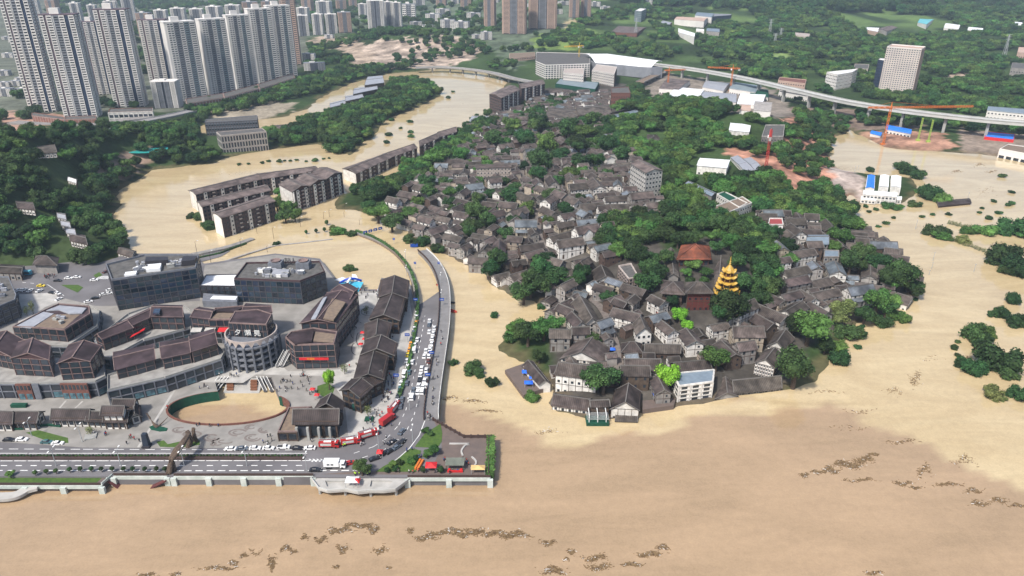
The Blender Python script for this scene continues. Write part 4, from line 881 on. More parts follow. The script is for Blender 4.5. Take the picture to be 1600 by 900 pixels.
# golden pagoda, seven tiers narrowing upwards
pg_b = G(1134, 462); zt_ = zat(pg_b.x, pg_b.y, 410); Hh = zt_ - pg_b.z
pg = empty('pagoda', pg_b, 'bright golden multi-tiered pagoda rising from dark trees', 'pagoda'); landmark('the golden pagoda', pg_b)
OCC.append([(pg_b.x - 11, pg_b.y - 9), (pg_b.x + 11, pg_b.y - 9), (pg_b.x + 11, pg_b.y + 9), (pg_b.x - 11, pg_b.y + 9)])
NT = 5; th = Hh * .80 / NT
for k in range(NT):
 z0 = pg_b.z + k * th - (2 if k == 0 else 0); r0 = 6.5 - k * .75
 b = MB(); b.lathe((pg_b.x, pg_b.y, z0), [(r0 * .74, 0), (r0 * .74, th + (2 if k == 0 else 0))], 8); st = b.build('storey_wall', mat('pagoda_dark_wood', (.11, .035, .015), .7), pg)
 b = MB()
 for a in range(8): b.box((pg_b.x + r0 * .84 * math.cos(a * math.pi / 4), pg_b.y + r0 * .84 * math.sin(a * math.pi / 4), z0 + .02), (.35, .35, th - .3 + (2 if k == 0 else 0)), a * math.pi / 4)
 b.build('corner_posts', M_gold, st)
 b = MB(); zr = pg_b.z + (k + 1) * th - 1.0
 top = (k == NT - 1)
 n_ = 32
 prof = [(r0 * 1.14, -.15), (r0 * 1.12, .1), (r0 * .95, .4), (r0 * .74, .8)] + ([(r0 * .3, 3.0), (.3, 4.2)] if top else [])
 i0 = len(b.v)
 for r_, z in prof:
  for a in range(n_):
   t = 2 * math.pi * a / n_; cor = abs(math.cos(4 * t)); cor = cor ** 6; rr = r_ * (1 + .10 * cor); b.v.append((pg_b.x + rr * math.cos(t), pg_b.y + rr * math.sin(t), zr + z + (.9 * cor if z < .5 else 0)))
 for i in range(len(prof) - 1):
  for a in range(n_):
   c = (a + 1) % n_; b.f.append((i0 + i * n_ + a, i0 + i * n_ + c, i0 + (i + 1) * n_ + c, i0 + (i + 1) * n_ + a)); b.m.append(0)
 b.f.append(tuple(i0 + a for a in range(n_))[::-1]); b.m.append(0)
 b.build('tier_roof', M_gold, pg)
b = MB(); zf = pg_b.z + NT * th + 3; b.lathe((pg_b.x, pg_b.y, zf), [(.5, 0), (.7, .6), (.25, 1.2), (.55, 1.8), (.2, 2.4), (.35, 2.9), (.05, 5)], 8); b.build('finial', M_gold, pg)
# blue and white site compound on the flooded bank
for i, (pxs, zt, rm, lb) in enumerate([([(1353, 293), (1366, 294), (1367, 275), (1356, 274)], 9, M_bblue, 'bright blue sheet-roofed shed of the flooded compound'), ([(1374, 291), (1388, 292), (1389, 275), (1376, 274)], 9, M_whiteroof, 'left one of two parallel white-roofed sheds in the compound'), ([(1393, 291), (1407, 293), (1408, 276), (1393, 275)], 9, M_whiteroof, 'right one of two parallel white-roofed sheds in the compound'), ([(1349, 303), (1401, 307), (1401, 301), (1350, 297)], 8, M_whiteroof, 'long two-storey white cabin block across the front of the compound'), ([(1346, 311), (1368, 313), (1368, 308), (1346, 306)], 4, M_whiteroof, 'low white cabin at the flooded front left corner of the compound'), ([(1402, 312), (1408, 312), (1408, 307), (1402, 307)], 4, M_whiteroof, 'tiny white cabin at the flooded front right corner of the compound')]):
 bld('site_cabin', lb, 'cabin', pxs, zt, .4, ('gable', 1 if i < 3 else 0, .9), M_wwall, rm, 2 if i in (3,) else 1, 3, (1.6, 1.2), M_glassb, fm=M_white, group='cabins of the flooded site compound', over=.3, lm='the blue and white compound' if i == 1 else None, trim=rm)
bld('sunken_long_roof', 'long dark roof alone in the flood right of the compound', 'shed', [(1467, 322), (1517, 317), (1513, 310), (1464, 314)], 1.6, -1, ('gable', 0, .8), M_wood, M_tile2, 0, lm='the lone roof in the flood')
# blue and white buildings at the edge of the red earthworks
for pxs, base, rm, lb in [([(1090, 258), (1135, 262), (1140, 250), (1095, 247)], (1090, 272), M_whiteroof, 'white-roofed site office with a blue tarpaulin beside the red earth'), ([(1168, 272), (1180, 268), (1152, 243), (1142, 246)], (1168, 277), M_skyl, 'left one of two long grey sheds slanting down the red earthworks'), ([(1184, 270), (1194, 266), (1172, 246), (1162, 248)], (1184, 275), M_skyl, 'right one of two long grey sheds slanting down the red earthworks'), ([(1140, 203), (1170, 206), (1172, 196), (1143, 190)], (1140, 214), M_whiteroof, 'white site shed with blue goods above the red earthworks')]:
 pb('site_shed', lb, 'shed', pxs, base, ('gable', 0, 1), wm=M_wwall, rm=rm, floors=1, bay=4, win=(1.8, 1.4), fm=M_white, group='sheds by the red earthworks', trim=rm)
LM.append(('the red earthworks', 1230, 250))
# grey civic building by the inlet, left
pb('civic_block', 'long blue-grey civic building with columned front beside the inlet', 'office', [(345, 213), (416, 206), (410, 201), (338, 207)], (346, 238), ('flat', .8), 'the columned civic block', wm=M_pink, rm=M_flatroof, floors=3, bay=3, win=(1.8, 5), fm=M_conc)
pb('civic_block', 'dark slate-clad upper block behind the columned civic building', 'office', [(320, 192), (402, 188), (402, 181), (322, 187)], (318, 212), ('flat', .8), wm=M_bluegrey, rm=M_flatroof, floors=4, bay=3, win=(2, 1.6))
for pxs, base, lb in [([(516, 168), (548, 160), (545, 154), (516, 161)], (518, 174), 'lowest pale blue roof of the stepped peninsula building'), ([(540, 158), (568, 152), (564, 146), (540, 150)], (543, 168), 'second pale blue roof of the stepped peninsula building'), ([(552, 147), (590, 139), (588, 133), (554, 138)], (556, 160), 'third pale blue roof of the stepped peninsula building'), ([(570, 133), (600, 129), (597, 118), (575, 120)], (574, 150), 'arched top roof of the stepped peninsula building')]:
 pb('stepped_building', lb, 'building', pxs, base, ('gable', 0, 1.5), 'the stepped peninsula building' if 'third' in lb else None, wm=M_wood, rm=M_skyl, floors=2, bay=3, win=(1.5, 1.5), group='stepped building on the inlet peninsula')
pb('long_brown_roof', 'long brown tiled roof among trees at the left end of the peninsula', 'house', [(418, 205), (453, 201), (450, 194), (424, 196)], (418, 209), ('hip', 0, 2.5), wm=M_wood, floors=0)
pb('red_pavilion', 'red-walled building with a pale blue roof at the inlet shore', 'house', [(733, 190), (768, 190), (762, 181), (738, 181)], (734, 196), ('hip', 0, 2), 'the red-walled inlet house', wm=M_brickr, rm=M_skyl, floors=1, bay=4)
# ---------------------------------------------------------------- high-rises
M_tw = mat('tower_white', (.72, .69, .65), .8, (.60, .58, .56), .05)
M_tb = mat('tower_brown', (.13, .095, .11), .8, (.10, .075, .09), .1)
M_tg = mat('tower_grey', (.24, .25, .28), .8, (.17, .18, .20), .1)
M_tn = mat('tower_navy', (.03, .045, .085), .35, (.02, .03, .06), .1)
M_tc = mat('tower_core', (.055, .06, .08), .5, (.04, .045, .06), .1)
M_tpink = mat('tower_pink', (.50, .36, .29), .8, (.40, .29, .24), .05)
M_tteal = mat('tower_teal', (.22, .27, .29), .6, (.16, .20, .23), .1)
FH = 3.1
def bay_mesh(x0, x1, y, n, kind, out=1.4, flip=0):
 b = MB(); w_ = x1 - x0; cx = (x0 + x1) / 2
 if kind == 's': b.box((cx, y - out / 2, 0), (w_, out, n * FH))
 else:
  for f in range(n):
   b.box((cx, y - out / 2, f * FH + 1.55), (w_, out, 1.5))
   if kind == 'k':
    m_ = max(1, int(w_ / 4.2))
    for i in range(m_ + 1): b.box((x0 + w_ * i / m_, y - out / 2 + .05, f * FH), (.9, out - .1, 1.54))
   if kind in 'wg': b.box((cx - w_ * .5 + .4, y - out / 2 + .05, f * FH), (.8, out - .1, 1.54)); b.box((cx + w_ * .5 - .4, y - out / 2 + .05, f * FH), (.8, out - .1, 1.54))
 return b
def tower_proto(name, n, W_, D, front, right, left, core, roofm, crown):
 """front/right/left: list of (fraction0, fraction1, kind, material, name)"""
 r = bpy.data.objects.new(name, None); COL.objects.link(r); kids = []
 def add(b, nm, m): o = b.build(nm, m); o.parent = r; kids.append(o); return o
 b = MB(); b.box((0, 0, -6), (W_, D, n * FH + 6)); add(b, 'wall', core)
 for side, lst in (('f', front), ('r', right), ('l', left)):
  L = W_ if side == 'f' else D
  for f0, f1, kd, m, nm in lst:
   b = bay_mesh(-L / 2 + L * f0, -L / 2 + L * f1, -(D if side == 'f' else W_) / 2, n, kd, 1.5 if kd != 's' else .7)
   if side != 'f':
    s_ = 1 if side == 'r' else -1
    b.v = [(-s_ * y, s_ * x, z) for x, y, z in b.v]
   add(b, nm, m)
 b = MB(); b.box((0, 0, n * FH), (W_ + 2.4, D + 2.4, 1.4)); o = add(b, 'roof', roofm)
 b = MB(); b.box((-W_ * .1, 0, n * FH + 1.4), (W_ * .28, D * .4, crown)); c_ = b.build('lift_house', M_tw); c_.parent = o
 r['_h'] = n * FH; r['_w'] = W_
 KIDS[r.name] = kids; KIDS[o.name] = [c_]
 for k_ in kids:
  if k_ is not o: KIDS[k_.name] = []
 KIDS[c_.name] = []
 return r
used = set()
TWN = [0]
def place_tower(proto, px, py, top, label, group, rz, wpx=None, lm=None, z=None):
 g_ = G(px, py); z0 = g_.z if z is None else z
 h = zat(g_.x, g_.y, top) - z0
 if proto.name in used: t_ = copy_tree(proto)
 else: t_ = proto; used.add(proto.name)
 del_ = t_.get('_h'); sx = 1.0
 if wpx:
  hw, hd = t_['_w'] / 2 + 1, t_['_w'] * .27; cc, ss = math.cos(rz), math.sin(rz); X4 = [proj(g_.x + a * cc - c * ss, g_.y + a * ss + c * cc, z0)[0] for a in (-hw, hw) for c in (-hd, hd)]; sx = wpx / (max(X4) - min(X4))
 t_.location = (g_.x, g_.y, z0); t_.rotation_euler = (0, 0, rz); t_.scale = (sx, min(1.2, max(.7, sx)), max(.1, h) / del_)
 tag(t_, label, 'tower block', group)
 if lm: landmark(lm, (g_.x, g_.y, z0 + h * .5))
 return t_
wband, bst, gbal, nst = 'white_balcony_stack', 'brown_strip', 'grey_balcony_stack', 'navy_window_strip'
PB = tower_proto('apartment_tower', 42, 44, 24,
 [(0, .13, 'w', M_tw, wband), (.13, .2, 's', M_tb, bst), (.2, .36, 'w', M_tw, wband), (.36, .40, 's', M_tw, 'white_pier'), (.40, .56, 'g', M_tg, gbal), (.56, .72, 'w', M_tw, wband), (.72, .84, 's', M_tn, nst), (.84, 1, 'w', M_tw, wband)],
 [(.05, .4, 'w', M_tw, wband), (.45, .6, 's', M_tb, bst), (.65, .95, 'w', M_tw, wband)], [(.1, .45, 'w', M_tw, wband), (.55, .9, 'w', M_tw, wband)], M_tc, M_tb, 7)
gb = 'tall brown and white towers at the left'
for px, py, top, wpx, rz, lb in [(71, 173, -14, 50, 14, 'leftmost brown and white tower, cut off by the top of the picture'), (131, 182, 23, 60, 14, 'second brown and white tower from the left edge, nearest to the curved road'), (167, 146, 34, 36, 14, 'brown and white tower mostly hidden between its two taller neighbours'), (206, 165, 15, 54, 12, 'third tall brown and white tower, with trees at its foot'), (262, 150, 31, 46, 10, 'last brown and white tower, touching the white slab towers')]:
 place_tower(PB, px, py, top, lb, gb, R(rz), wpx, 'the tall brown and white towers' if px == 131 else None)
PW = tower_proto('slab_tower', 36, 46, 20,
 [(0, .07, 's', M_tw, 'white_pier'), (.07, .28, 'k', M_tw, 'white_window_grid'), (.3, .46, 'g', M_tg, gbal), (.48, .62, 'k', M_tw, 'white_window_grid'), (.64, .8, 'g', M_tteal, gbal), (.82, 1, 'k', M_tw, 'white_window_grid')],
 [(0, .3, 'g', M_tg, gbal), (.4, .9, 'k', M_tg, 'grey_window_grid')], [(0, 1, 's', M_tw, 'white_end_wall')], M_tc, M_tw, 6)
gw = 'white slab towers in a row above the inlet'
for px, py, top, wpx, rz, lb in [(299, 156, 34, 54, 40, 'white slab tower with a plain bright end wall, first of the white row'), (347, 147, 30, 46, 40, 'second white slab tower of the row, with grey balcony stacks'), (385, 138, 24, 40, 38, 'third white slab tower of the row, behind the brown podium'), (418, 128, 14, 42, 36, 'fourth white slab tower of the row, with a deep blue-grey side'), (446, 119, 9, 40, 34, 'white slab tower at the right end of the row')]:
 place_tower(PW, px, py, top, lb, gw, R(rz), wpx, 'the white slab towers' if px == 375 else None)
PT = tower_proto('narrow_tower', 34, 24, 20, [(0, .3, 'k', M_tpink, 'pink_window_grid'), (.35, .65, 'g', M_tg, gbal), (.7, 1, 'k', M_tpink, 'pink_window_grid')], [(.05, .95, 'k', M_tpink, 'pink_window_grid')], [(.05, .95, 'k', M_tpink, 'pink_window_grid')], M_tc, M_tg, 5)
PC = tower_proto('city_tower', 26, 28, 18, [(0, .2, 'k', M_tw, 'white_window_grid'), (.25, .45, 'g', M_tg, gbal), (.55, .75, 'g', M_tg, gbal), (.8, 1, 'k', M_tw, 'white_window_grid')], [(.1, .9, 'k', M_tw, 'white_window_grid')], [(.1, .9, 'k', M_tw, 'white_window_grid')], M_tc, M_tw, 4)
PL_ = tower_proto('apartment_block', 8, 40, 14, [(0, .3, 'k', M_tw, 'white_window_grid'), (.35, .65, 'k', M_tg, 'grey_window_grid'), (.7, 1, 'k', M_tw, 'white_window_grid')], [(.1, .9, 'k', M_tw, 'white_window_grid')], [(.1, .9, 's', M_tw, 'white_end_wall')], M_tc, M_tg, 2.5)
place_tower(PT, 462, 100, -6, 'slim pinkish tower right behind the end of the white slab row', 'pinkish city towers', R(10), 20)
place_tower(PC, 265, 167, 126, 'short white block at the foot of the last brown tower', 'white city blocks', R(8), 44)
for px, py, top, wpx, rz, proto, lb in [
 (766, 43, -4, 18, -12, PT, 'white and orange tower left of the tall pink pair at the top of the picture'), (804, 52, -14, 38, -10, PT, 'tallest pink tower of the pair at the top of the picture'), (848, 44, -14, 44, -8, PT, 'broad grey-pink tower right of the tallest pink one'), (897, 27, -10, 16, -8, PT, 'slim tower just left of the hillside at the top edge'), (915, 26, -12, 16, -8, PT, 'slim tower at the start of the green hillside, top edge'),
 (589, 44, 1, 26, 8, PC, 'tall pale tower with curved front beyond the rubble hill'), (609, 40, 3, 14, 4, PC, 'middle pale tower of the trio beyond the rubble hill'), (622, 42, 4, 14, 0, PC, 'right pale tower of the trio beyond the rubble hill'), (640, 33, 7, 22, 0, PL_, 'lower grey block right of the pale tower trio')]:
 place_tower(proto, px, py, top, lb, 'city towers at the top of the picture', R(rz), wpx, {589: 'the pale tower trio', 804: 'the pink tower pair'}.get(px))
rr_ = random.Random(3)
cityA = [(126, 46, 5, 18), (150, 40, 8, 16), (178, 34, 2, 22), (205, 33, -4, 20), (232, 60, 20, 24), (258, 55, 16, 22), (284, 50, 13, 24), (312, 48, 14, 22), (340, 45, 10, 26), (368, 42, 8, 24), (395, 40, 3, 24), (424, 38, 2, 22), (450, 30, 0, 20),
   (474, 56, 24, 20), (476, 40, 12, 20), (499, 54, 22, 18), (519, 52, 22, 18), (540, 50, 19, 20), (508, 26, 2, 26), (534, 20, 0, 16), (482, 20, -2, 18), (568, 28, 6, 14), (552, 14, -6, 12), (90, 40, 0, 20), (60, 36, -6, 20), (655, 12, -8, 18), (690, 10, -6, 16), (728, 12, -4, 16), (712, 6, -10, 14)]
for px, py, top, wpx in cityA:
 t_ = place_tower(PC if rr_.random() < .7 else PT, px, py, top, 'x', 'hazy city towers along the top', R(rr_.uniform(-15, 20)), wpx); TOL.append((t_, ['pale hazy city tower', 'distant grey-white tower'][rr_.random() < .5]))
cityB = [(678, 34, 22, 28), (700, 48, 31, 24), (722, 50, 34, 26), (650, 40, 34, 20), (668, 45, 39, 18), (692, 22, 14, 24), (740, 28, 20, 22), (760, 62, 50, 18), (745, 60, 54, 16), (484, 98, 84, 22), (492, 110, 98, 34), (515, 60, 54, 16), (636, 30, 25, 16), (820, 12, 6, 20), (870, 22, 15, 18), (945, 18, 10, 16), (930, 10, 3, 18), (1010, 8, 0, 18), (1000, 5, 0, 14), (880, 8, 2, 20), (770, 4, -4, 22)]
for px, py, top, wpx in cityB:
 t_ = place_tower(PL_, px, py, top, 'x', 'low pale city blocks along the top', R(rr_.uniform(-20, 20)), wpx); TOL.append((t_, ['low pale city block', 'mid-rise white city block'][rr_.random() < .5]))
# houses at the far left, under the towers
for px, py, top, wpx in [(12, 62, 57, 18), (22, 66, 60, 16), (15, 90, 83, 24), (8, 118, 110, 24), (12, 150, 138, 30), (38, 148, 138, 24), (28, 134, 126, 22), (34, 128, 121, 18), (10, 135, 128, 22)]:
 t_ = place_tower(PL_, px, py, top, 'x', 'low blocks at the foot of the left towers', R(rr_.uniform(-10, 10)), wpx); TOL.append((t_, 'low white-roofed block'))
# ---------------------------------------------------------------- podiums, retaining wall, bridges
def ribbon(name, pts, width, m, th=.6, label=None, cat=None, kind=None, group=None, parent=None, world=False, side=0):
 """a strip along px points (px,py,z); width in metres"""
 P_ = [at(*p) if not world else Vector(p) for p in pts]
 # smooth
 Q = []
 n = len(P_)
 for i in range(n - 1):
  p0, p1, p2, p3 = P_[max(i - 1, 0)], P_[i], P_[i + 1], P_[min(i + 2, n - 1)]
  for k in range(6):
   t = k / 6; Q.append(.5 * ((2 * p1) + (p2 - p0) * t + (2 * p0 - 5 * p1 + 4 * p2 - p3) * t * t + (3 * p1 - p0 - 3 * p2 + p3) * t ** 3))
 Q.append(P_[-1])
 Lf, Rt = [], []
 for i, p in enumerate(Q):
  d = (Q[min(i + 1, len(Q) - 1)] - Q[max(i - 1, 0)]); d.z = 0; d.normalize(); nn = Vector((-d.y, d.x, 0))
  Lf.append(p + nn * (width / 2 + side)); Rt.append(p - nn * (width / 2 - side))
 b = MB(); dz = Vector((0, 0, th))
 for i in range(len(Q) - 1):
  b.face((Rt[i], Rt[i + 1], Lf[i + 1], Lf[i])); b.face((Rt[i] - dz, Rt[i + 1] - dz, Rt[i + 1], Rt[i])); b.face((Lf[i], Lf[i + 1], Lf[i + 1] - dz, Lf[i] - dz))
  b.face((Lf[i] - dz, Lf[i + 1] - dz, Rt[i + 1] - dz, Rt[i] - dz))
 b.face((Rt[0], Lf[0], Lf[0] - dz, Rt[0] - dz)); b.face((Rt[-1], Rt[-1] - dz, Lf[-1] - dz, Lf[-1]))
 o = b.build(name, m, parent)
 if label or kind: tag(o, label, cat, group, kind)
 return o, Q, Lf, Rt
M_vred = mat('red_earth_brick', (.28, .14, .11), .9, (.20, .10, .08), .2)
for px, z_, lb in [([(292, 163), (350, 153), (348, 146), (290, 155)], 16, 'left stretch of the brown arcaded podium below the white slab towers'), ([(351, 153), (405, 139), (402, 132), (349, 146)], 16, 'middle stretch of the brown arcaded podium below the white slab towers'), ([(406, 139), (461, 122), (458, 115), (403, 132)], 16, 'right stretch of the brown arcaded podium below the white slab towers')]:
 bld('podium', lb, 'podium', px, z_, 1, ('flat', .8), M_vred, M_flatroof, 2, 5, (3.4, 3.2), M_glass, fm=M_pink, group='brown podium below the towers', grid=.7, lm='the brown podium' if 'middle' in lb else None)
bld('arcade_block', 'low white arcaded block with an orange roof edge below the brown towers', 'shop block', [(169, 176), (238, 174), (238, 169), (172, 170)], 16, 1, ('flat', .6), M_wwall, M_flatroof, 2, 6, (4.4, 3.6), fm=M_wwall, grid=.9, lm='the white arcaded block', trim=M_orange)
for px, lb in [([(50, 181), (100, 187), (100, 183), (50, 176)], 'left low grey podium in front of the brown towers'), ([(101, 187), (150, 186), (150, 181), (101, 183)], 'right low grey podium in front of the brown towers')]:
 bld('podium', lb, 'podium', px, 13, 1, ('flat', .6), M_vred, M_flatroof, 1, 5, (3, 3), fm=M_pink, group='podium of the brown towers')
o, *_ = ribbon('retaining_wall', [(20, 190, 10), (60, 193, 10), (110, 195, 10), (155, 193, 10), (200, 186, 10), (240, 182, 10)], 16, M_gwall, 11, 'long curved grey retaining wall carrying the road below the brown towers', 'retaining wall')
M_road2 = mat('pale_asphalt', (.26, .25, .25), .9, (.20, .19, .19), .1)
def bridge(label, pts, width, th=1.4, pier=30, rail=True, m=None, name='bridge', lm=None, psize=2.2, deckm=None, world=False):
 P_ = [at(*p) for p in pts]; root = empty(name, (P_[0].x, P_[0].y, 0), label, 'bridge')
 o, Q, Lf, Rt = ribbon('deck', pts, width, m or M_road2, th, parent=root)
 if rail:
  for E in (Lf, Rt):
   b = MB()
   for i in range(len(E) - 1):
    a, c = E[i], E[i + 1]; d = c - a; b.box(((a.x + c.x) / 2, (a.y + c.y) / 2, (a.z + c.z) / 2), (Vector((d.x, d.y)).length + .1, .5, 1.1), math.atan2(d.y, d.x))
   b.build('parapet', M_conc, root)
 acc = 0
 for i in range(1, len(Q)):
  acc += (Q[i] - Q[i - 1]).length
  if acc > pier:
   acc = 0; z0 = min(float(height(Q[i].x, Q[i].y)), 0) if float(height(Q[i].x, Q[i].y)) < 0 else float(height(Q[i].x, Q[i].y))
   if Q[i].z - th - z0 > 1: b = MB(); d = Q[i] - Q[i - 1]; b.box((Q[i].x, Q[i].y, z0 - 1), (psize, psize * 1.3, Q[i].z - th - z0 + 1), math.atan2(d.y, d.x)); b.box((Q[i].x, Q[i].y, Q[i].z - th - 1.2), (psize, width * .7, 1.1), math.atan2(d.y, d.x)); b.build('pier', M_conc, root)
 if lm: landmark(lm, Q[len(Q) // 2])
 return root
M_pale = mat('pale_concrete', (.50, .50, .48), .8, (.42, .42, .40), .1)
bridge('long curved pale viaduct on tall piers crossing the right side of the valley', [(905, 92, 24), (1000, 98, 24), (1080, 107, 24), (1160, 121, 24), (1240, 139, 24), (1320, 157, 24), (1400, 170, 24), (1480, 180, 24), (1560, 188, 24), (1640, 193, 24), (1800, 196, 24)], 14, 3.0, 42, m=M_pale, name='viaduct', lm='the long viaduct', psize=3)
bridge('curved elevated road with parapets around the head of the flooded inlet', [(650, 106, 9), (690, 105, 9), (730, 108, 9), (770, 114, 9), (800, 122, 9), (830, 128, 9)], 13, 1.3, 28, name='elevated_road', lm='the curved elevated road')
bridge('grey overpass rising from the trees in front of the white arcaded block', [(140, 216, 7), (180, 203, 9), (220, 190, 11), (260, 182, 12), (300, 173, 12)], 17, 1.4, 30, name='overpass', lm='the grey overpass')
bridge('short brown footbridge deck between the station and the building site', [(1000, 128, 12), (1020, 119, 13), (1040, 110, 13)], 14, 1.5, 20, m=M_terr, name='ramp_bridge')
# station with white vaulted roof
sc_ = empty('station', at(975, 97, 20), 'long station with a curved white roof at the start of the viaduct', 'station'); landmark('the white-roofed station', at(975, 97, 20))
b = MB(); E0 = [at(912, 84, 34), at(950, 84, 34), at(1000, 91, 34), at(1035, 96, 34)]; E1 = [at(930, 98, 26), at(960, 100, 26), at(1000, 104, 26), at(1018, 105, 26)]
for i in range(3):
 for k in range(5):
  t0, t1 = k / 5, (k + 1) / 5; f = lambda A_, B_, t: A_.lerp(B_, t) + Vector((0, 0, 5 * math.sin(math.pi * t)))
  b.slab([f(E1[i], E0[i], t0), f(E1[i + 1], E0[i + 1], t0), f(E1[i + 1], E0[i + 1], t1), f(E1[i], E0[i], t1)], .4)
b.build('roof', M_whiteroof, sc_)
b = MB(); b.prism([(p.x, p.y) for p in E1] + [(p.x, p.y - 6) for p in E0[::-1]], 8, 25.5); b.build('wall', M_tg, sc_)
# ---------------------------------------------------------------- far single buildings
def fb(label, px, base, roofk, wm, rm, floors=1, lm=None, **k):
 kw = dict(bay=4, win=(2, 1.5), fm=wm, group='hillside and edge buildings', over=.4, trim=rm if roofk[0] == 'gable' else wm, grid=.3); kw.update(k)
 nm = 'hillside_building'
 g_ = G(*base); zt = zat(g_.x, g_.y, px[0][1]); q = W2(px, zt); zb = min([float(height(x, y)) for x, y in q] + [g_.z]) - .5
 OCC.append([tuple(p) for p in (q if ccw(q) else q[::-1])])
 return bld(nm, label, 'building', px, zt, zb, roofk, wm, rm, floors, lm=lm, **kw)
fb('tall cream residential tower with orange strips alone on the right hillside', [(1386, 74), (1440, 78), (1446, 74), (1393, 70)], (1383, 143), ('flat', 1.5), M_tw, M_tpink, 22, 'the lone cream tower', bay=3.4, win=(1.9, 1.4), fm=M_tpink)
fb('dark blue glass block touching the lone cream tower', [(1372, 94), (1387, 96), (1390, 92), (1375, 91)], (1371, 135), ('flat', .8), M_tn, M_tw, 9, win=(2.4, 1.2))
fb('white L-shaped five-storey block below the lone cream tower', [(1309, 117), (1332, 113), (1340, 108), (1292, 113)], (1311, 141), ('flat', .8), M_tw, M_whiteroof, 5, 'the white hillside block')
fb('pale wing behind the white hillside block', [(1334, 107), (1356, 108), (1358, 101), (1336, 100)], (1335, 116), ('flat', .6), M_pink, M_flatroof, 2)
fb('red and cream four-storey block just behind the viaduct', [(1216, 126), (1258, 131), (1260, 125), (1218, 121)], (1217, 140), ('flat', .8), M_tpink, M_brickr, 3, 'the red and cream block')
fb('white two-storey block under the viaduct', [(1217, 144), (1262, 152), (1264, 149), (1219, 141)], (1218, 150), ('flat', .5), M_tw, M_flatroof, 1)
fb('long white two-storey school at the right edge beside the viaduct', [(1543, 172), (1625, 180), (1625, 172), (1545, 166)], (1543, 184), ('gable', 0, 2), M_tw, M_bluer, 2, 'the long white school')
fb('blue canopy with red edge on the right bank', [(1538, 214), (1584, 219), (1586, 210), (1541, 206)], (1538, 218), ('flat', .6), M_red, M_bblue, 0, 'the blue canopy')
fb('white platform building at the right edge above the flood', [(1562, 233), (1620, 244), (1620, 232), (1575, 226)], (1562, 246), ('flat', .8), M_tw, M_terr, 1, bay=7, win=(5, 4))
fb('blue and white stepped site office beside the orange crane', [(1385, 202), (1423, 209), (1424, 202), (1387, 195)], (1385, 208), ('gable', 0, .8), M_tw, M_bblue, 1)
fb('small turquoise site shed below the orange crane', [(1360, 208), (1376, 212), (1378, 207), (1363, 204)], (1360, 213), ('gable', 0, .8), M_tw, M_bblue, 0)
fb('long red-brick works with a dark pitched roof on the hillside', [(955, 50), (995, 52), (1013, 42), (975, 37)], (955, 54), ('gable', 0, 3), M_brickr, M_aroof, 1, 'the red-brick works')
fb('pale blue-white office block behind the red-brick works', [(992, 17), (1002, 18), (1010, 14), (1000, 13)], (992, 33), ('flat', .8), M_tteal, M_tw, 6)
fb('long white building with a red roof edge on the hill', [(1054, 30), (1100, 33), (1106, 28), (1060, 26)], (1054, 38), ('gable', 0, 2), M_tw, M_tpink, 1, 'the long white hill building')
fb('small red hut with a pale green roof on the hill', [(1032, 37), (1046, 39), (1050, 35), (1036, 32)], (1032, 40), ('gable', 0, 2), M_brickr, M_skyl, 0)
fb('white low shed with sweeping roof below the long white hill building', [(1060, 50), (1085, 57), (1086, 52), (1060, 44)], (1060, 56), ('gable', 0, 1), M_tw, M_whiteroof, 0)
fb('small white house with veranda on the hill', [(1088, 48), (1100, 49), (1100, 46), (1088, 45)], (1088, 56), ('flat', .5), M_tw, M_whiteroof, 1)
fb('small grey house with blue roof on the hill', [(1104, 48), (1124, 50), (1124, 45), (1105, 44)], (1104, 56), ('gable', 0, 1.5), M_gwall, M_bluer, 1)
fb('broad blue-roofed hillside factory', [(1086, 24), (1112, 27), (1116, 21), (1090, 19)], (1086, 30), ('gable', 0, 2), M_tw, M_bluer, 1)
fb('dark glass hillside hall with an overhanging roof', [(1114, 26), (1142, 24), (1146, 16), (1114, 13)], (1114, 33), ('flat', .6), M_tn, M_tg, 1)
fb('long dark factory roof slanting up the wooded hillside', [(1372, 46), (1386, 49), (1430, 32), (1412, 27)], (1372, 50), ('gable', 1, 2), M_gwall, M_aroof, 0, 'the dark hillside factory')
fb('turquoise-roofed factory hall on the wooded hillside', [(1434, 35), (1448, 38), (1460, 30), (1440, 27)], (1434, 40), ('gable', 0, 2), M_tw, mat('turquoise_sheet', (.12, .42, .48), .5, (.16, .48, .52), .2), 0)
fb('white low block at the left end of the hillside factory', [(1349, 46), (1372, 50), (1374, 43), (1351, 41)], (1349, 50), ('flat', .5), M_tpink, M_whiteroof, 0)
fb('pale shed right of the turquoise factory hall', [(1475, 43), (1498, 45), (1500, 39), (1478, 36)], (1475, 47), ('gable', 0, 1.5), M_tw, M_whiteroof, 0)
fb('small pink-walled shed on the hill near the right edge', [(1512, 47), (1535, 48), (1536, 44), (1514, 42)], (1512, 51), ('gable', 0, 1.5), M_tpink, M_whiteroof, 0)
fb('tiny white hut high on the right hillside', [(1585, 39), (1597, 40), (1597, 35), (1586, 34)], (1585, 42), ('gable', 0, 1.5), M_tw, M_whiteroof, 0)
fb('cream building cut by the right edge on the hill', [(1590, 82), (1625, 86), (1625, 76), (1592, 74)], (1590, 95), ('flat', .8), M_tpink, M_tpink, 2)
fb('grey ruined house near the right edge of the hill', [(1580, 106), (1610, 108), (1610, 100), (1582, 98)], (1580, 120), ('flat', .5), M_gwall, M_flatroof, 2)
fb('pale flat-roofed hut on the left of the hillside clearing', [(1240, 55), (1264, 57), (1266, 53), (1242, 51)], (1240, 60), ('flat', .5), M_pink, M_pink, 0)
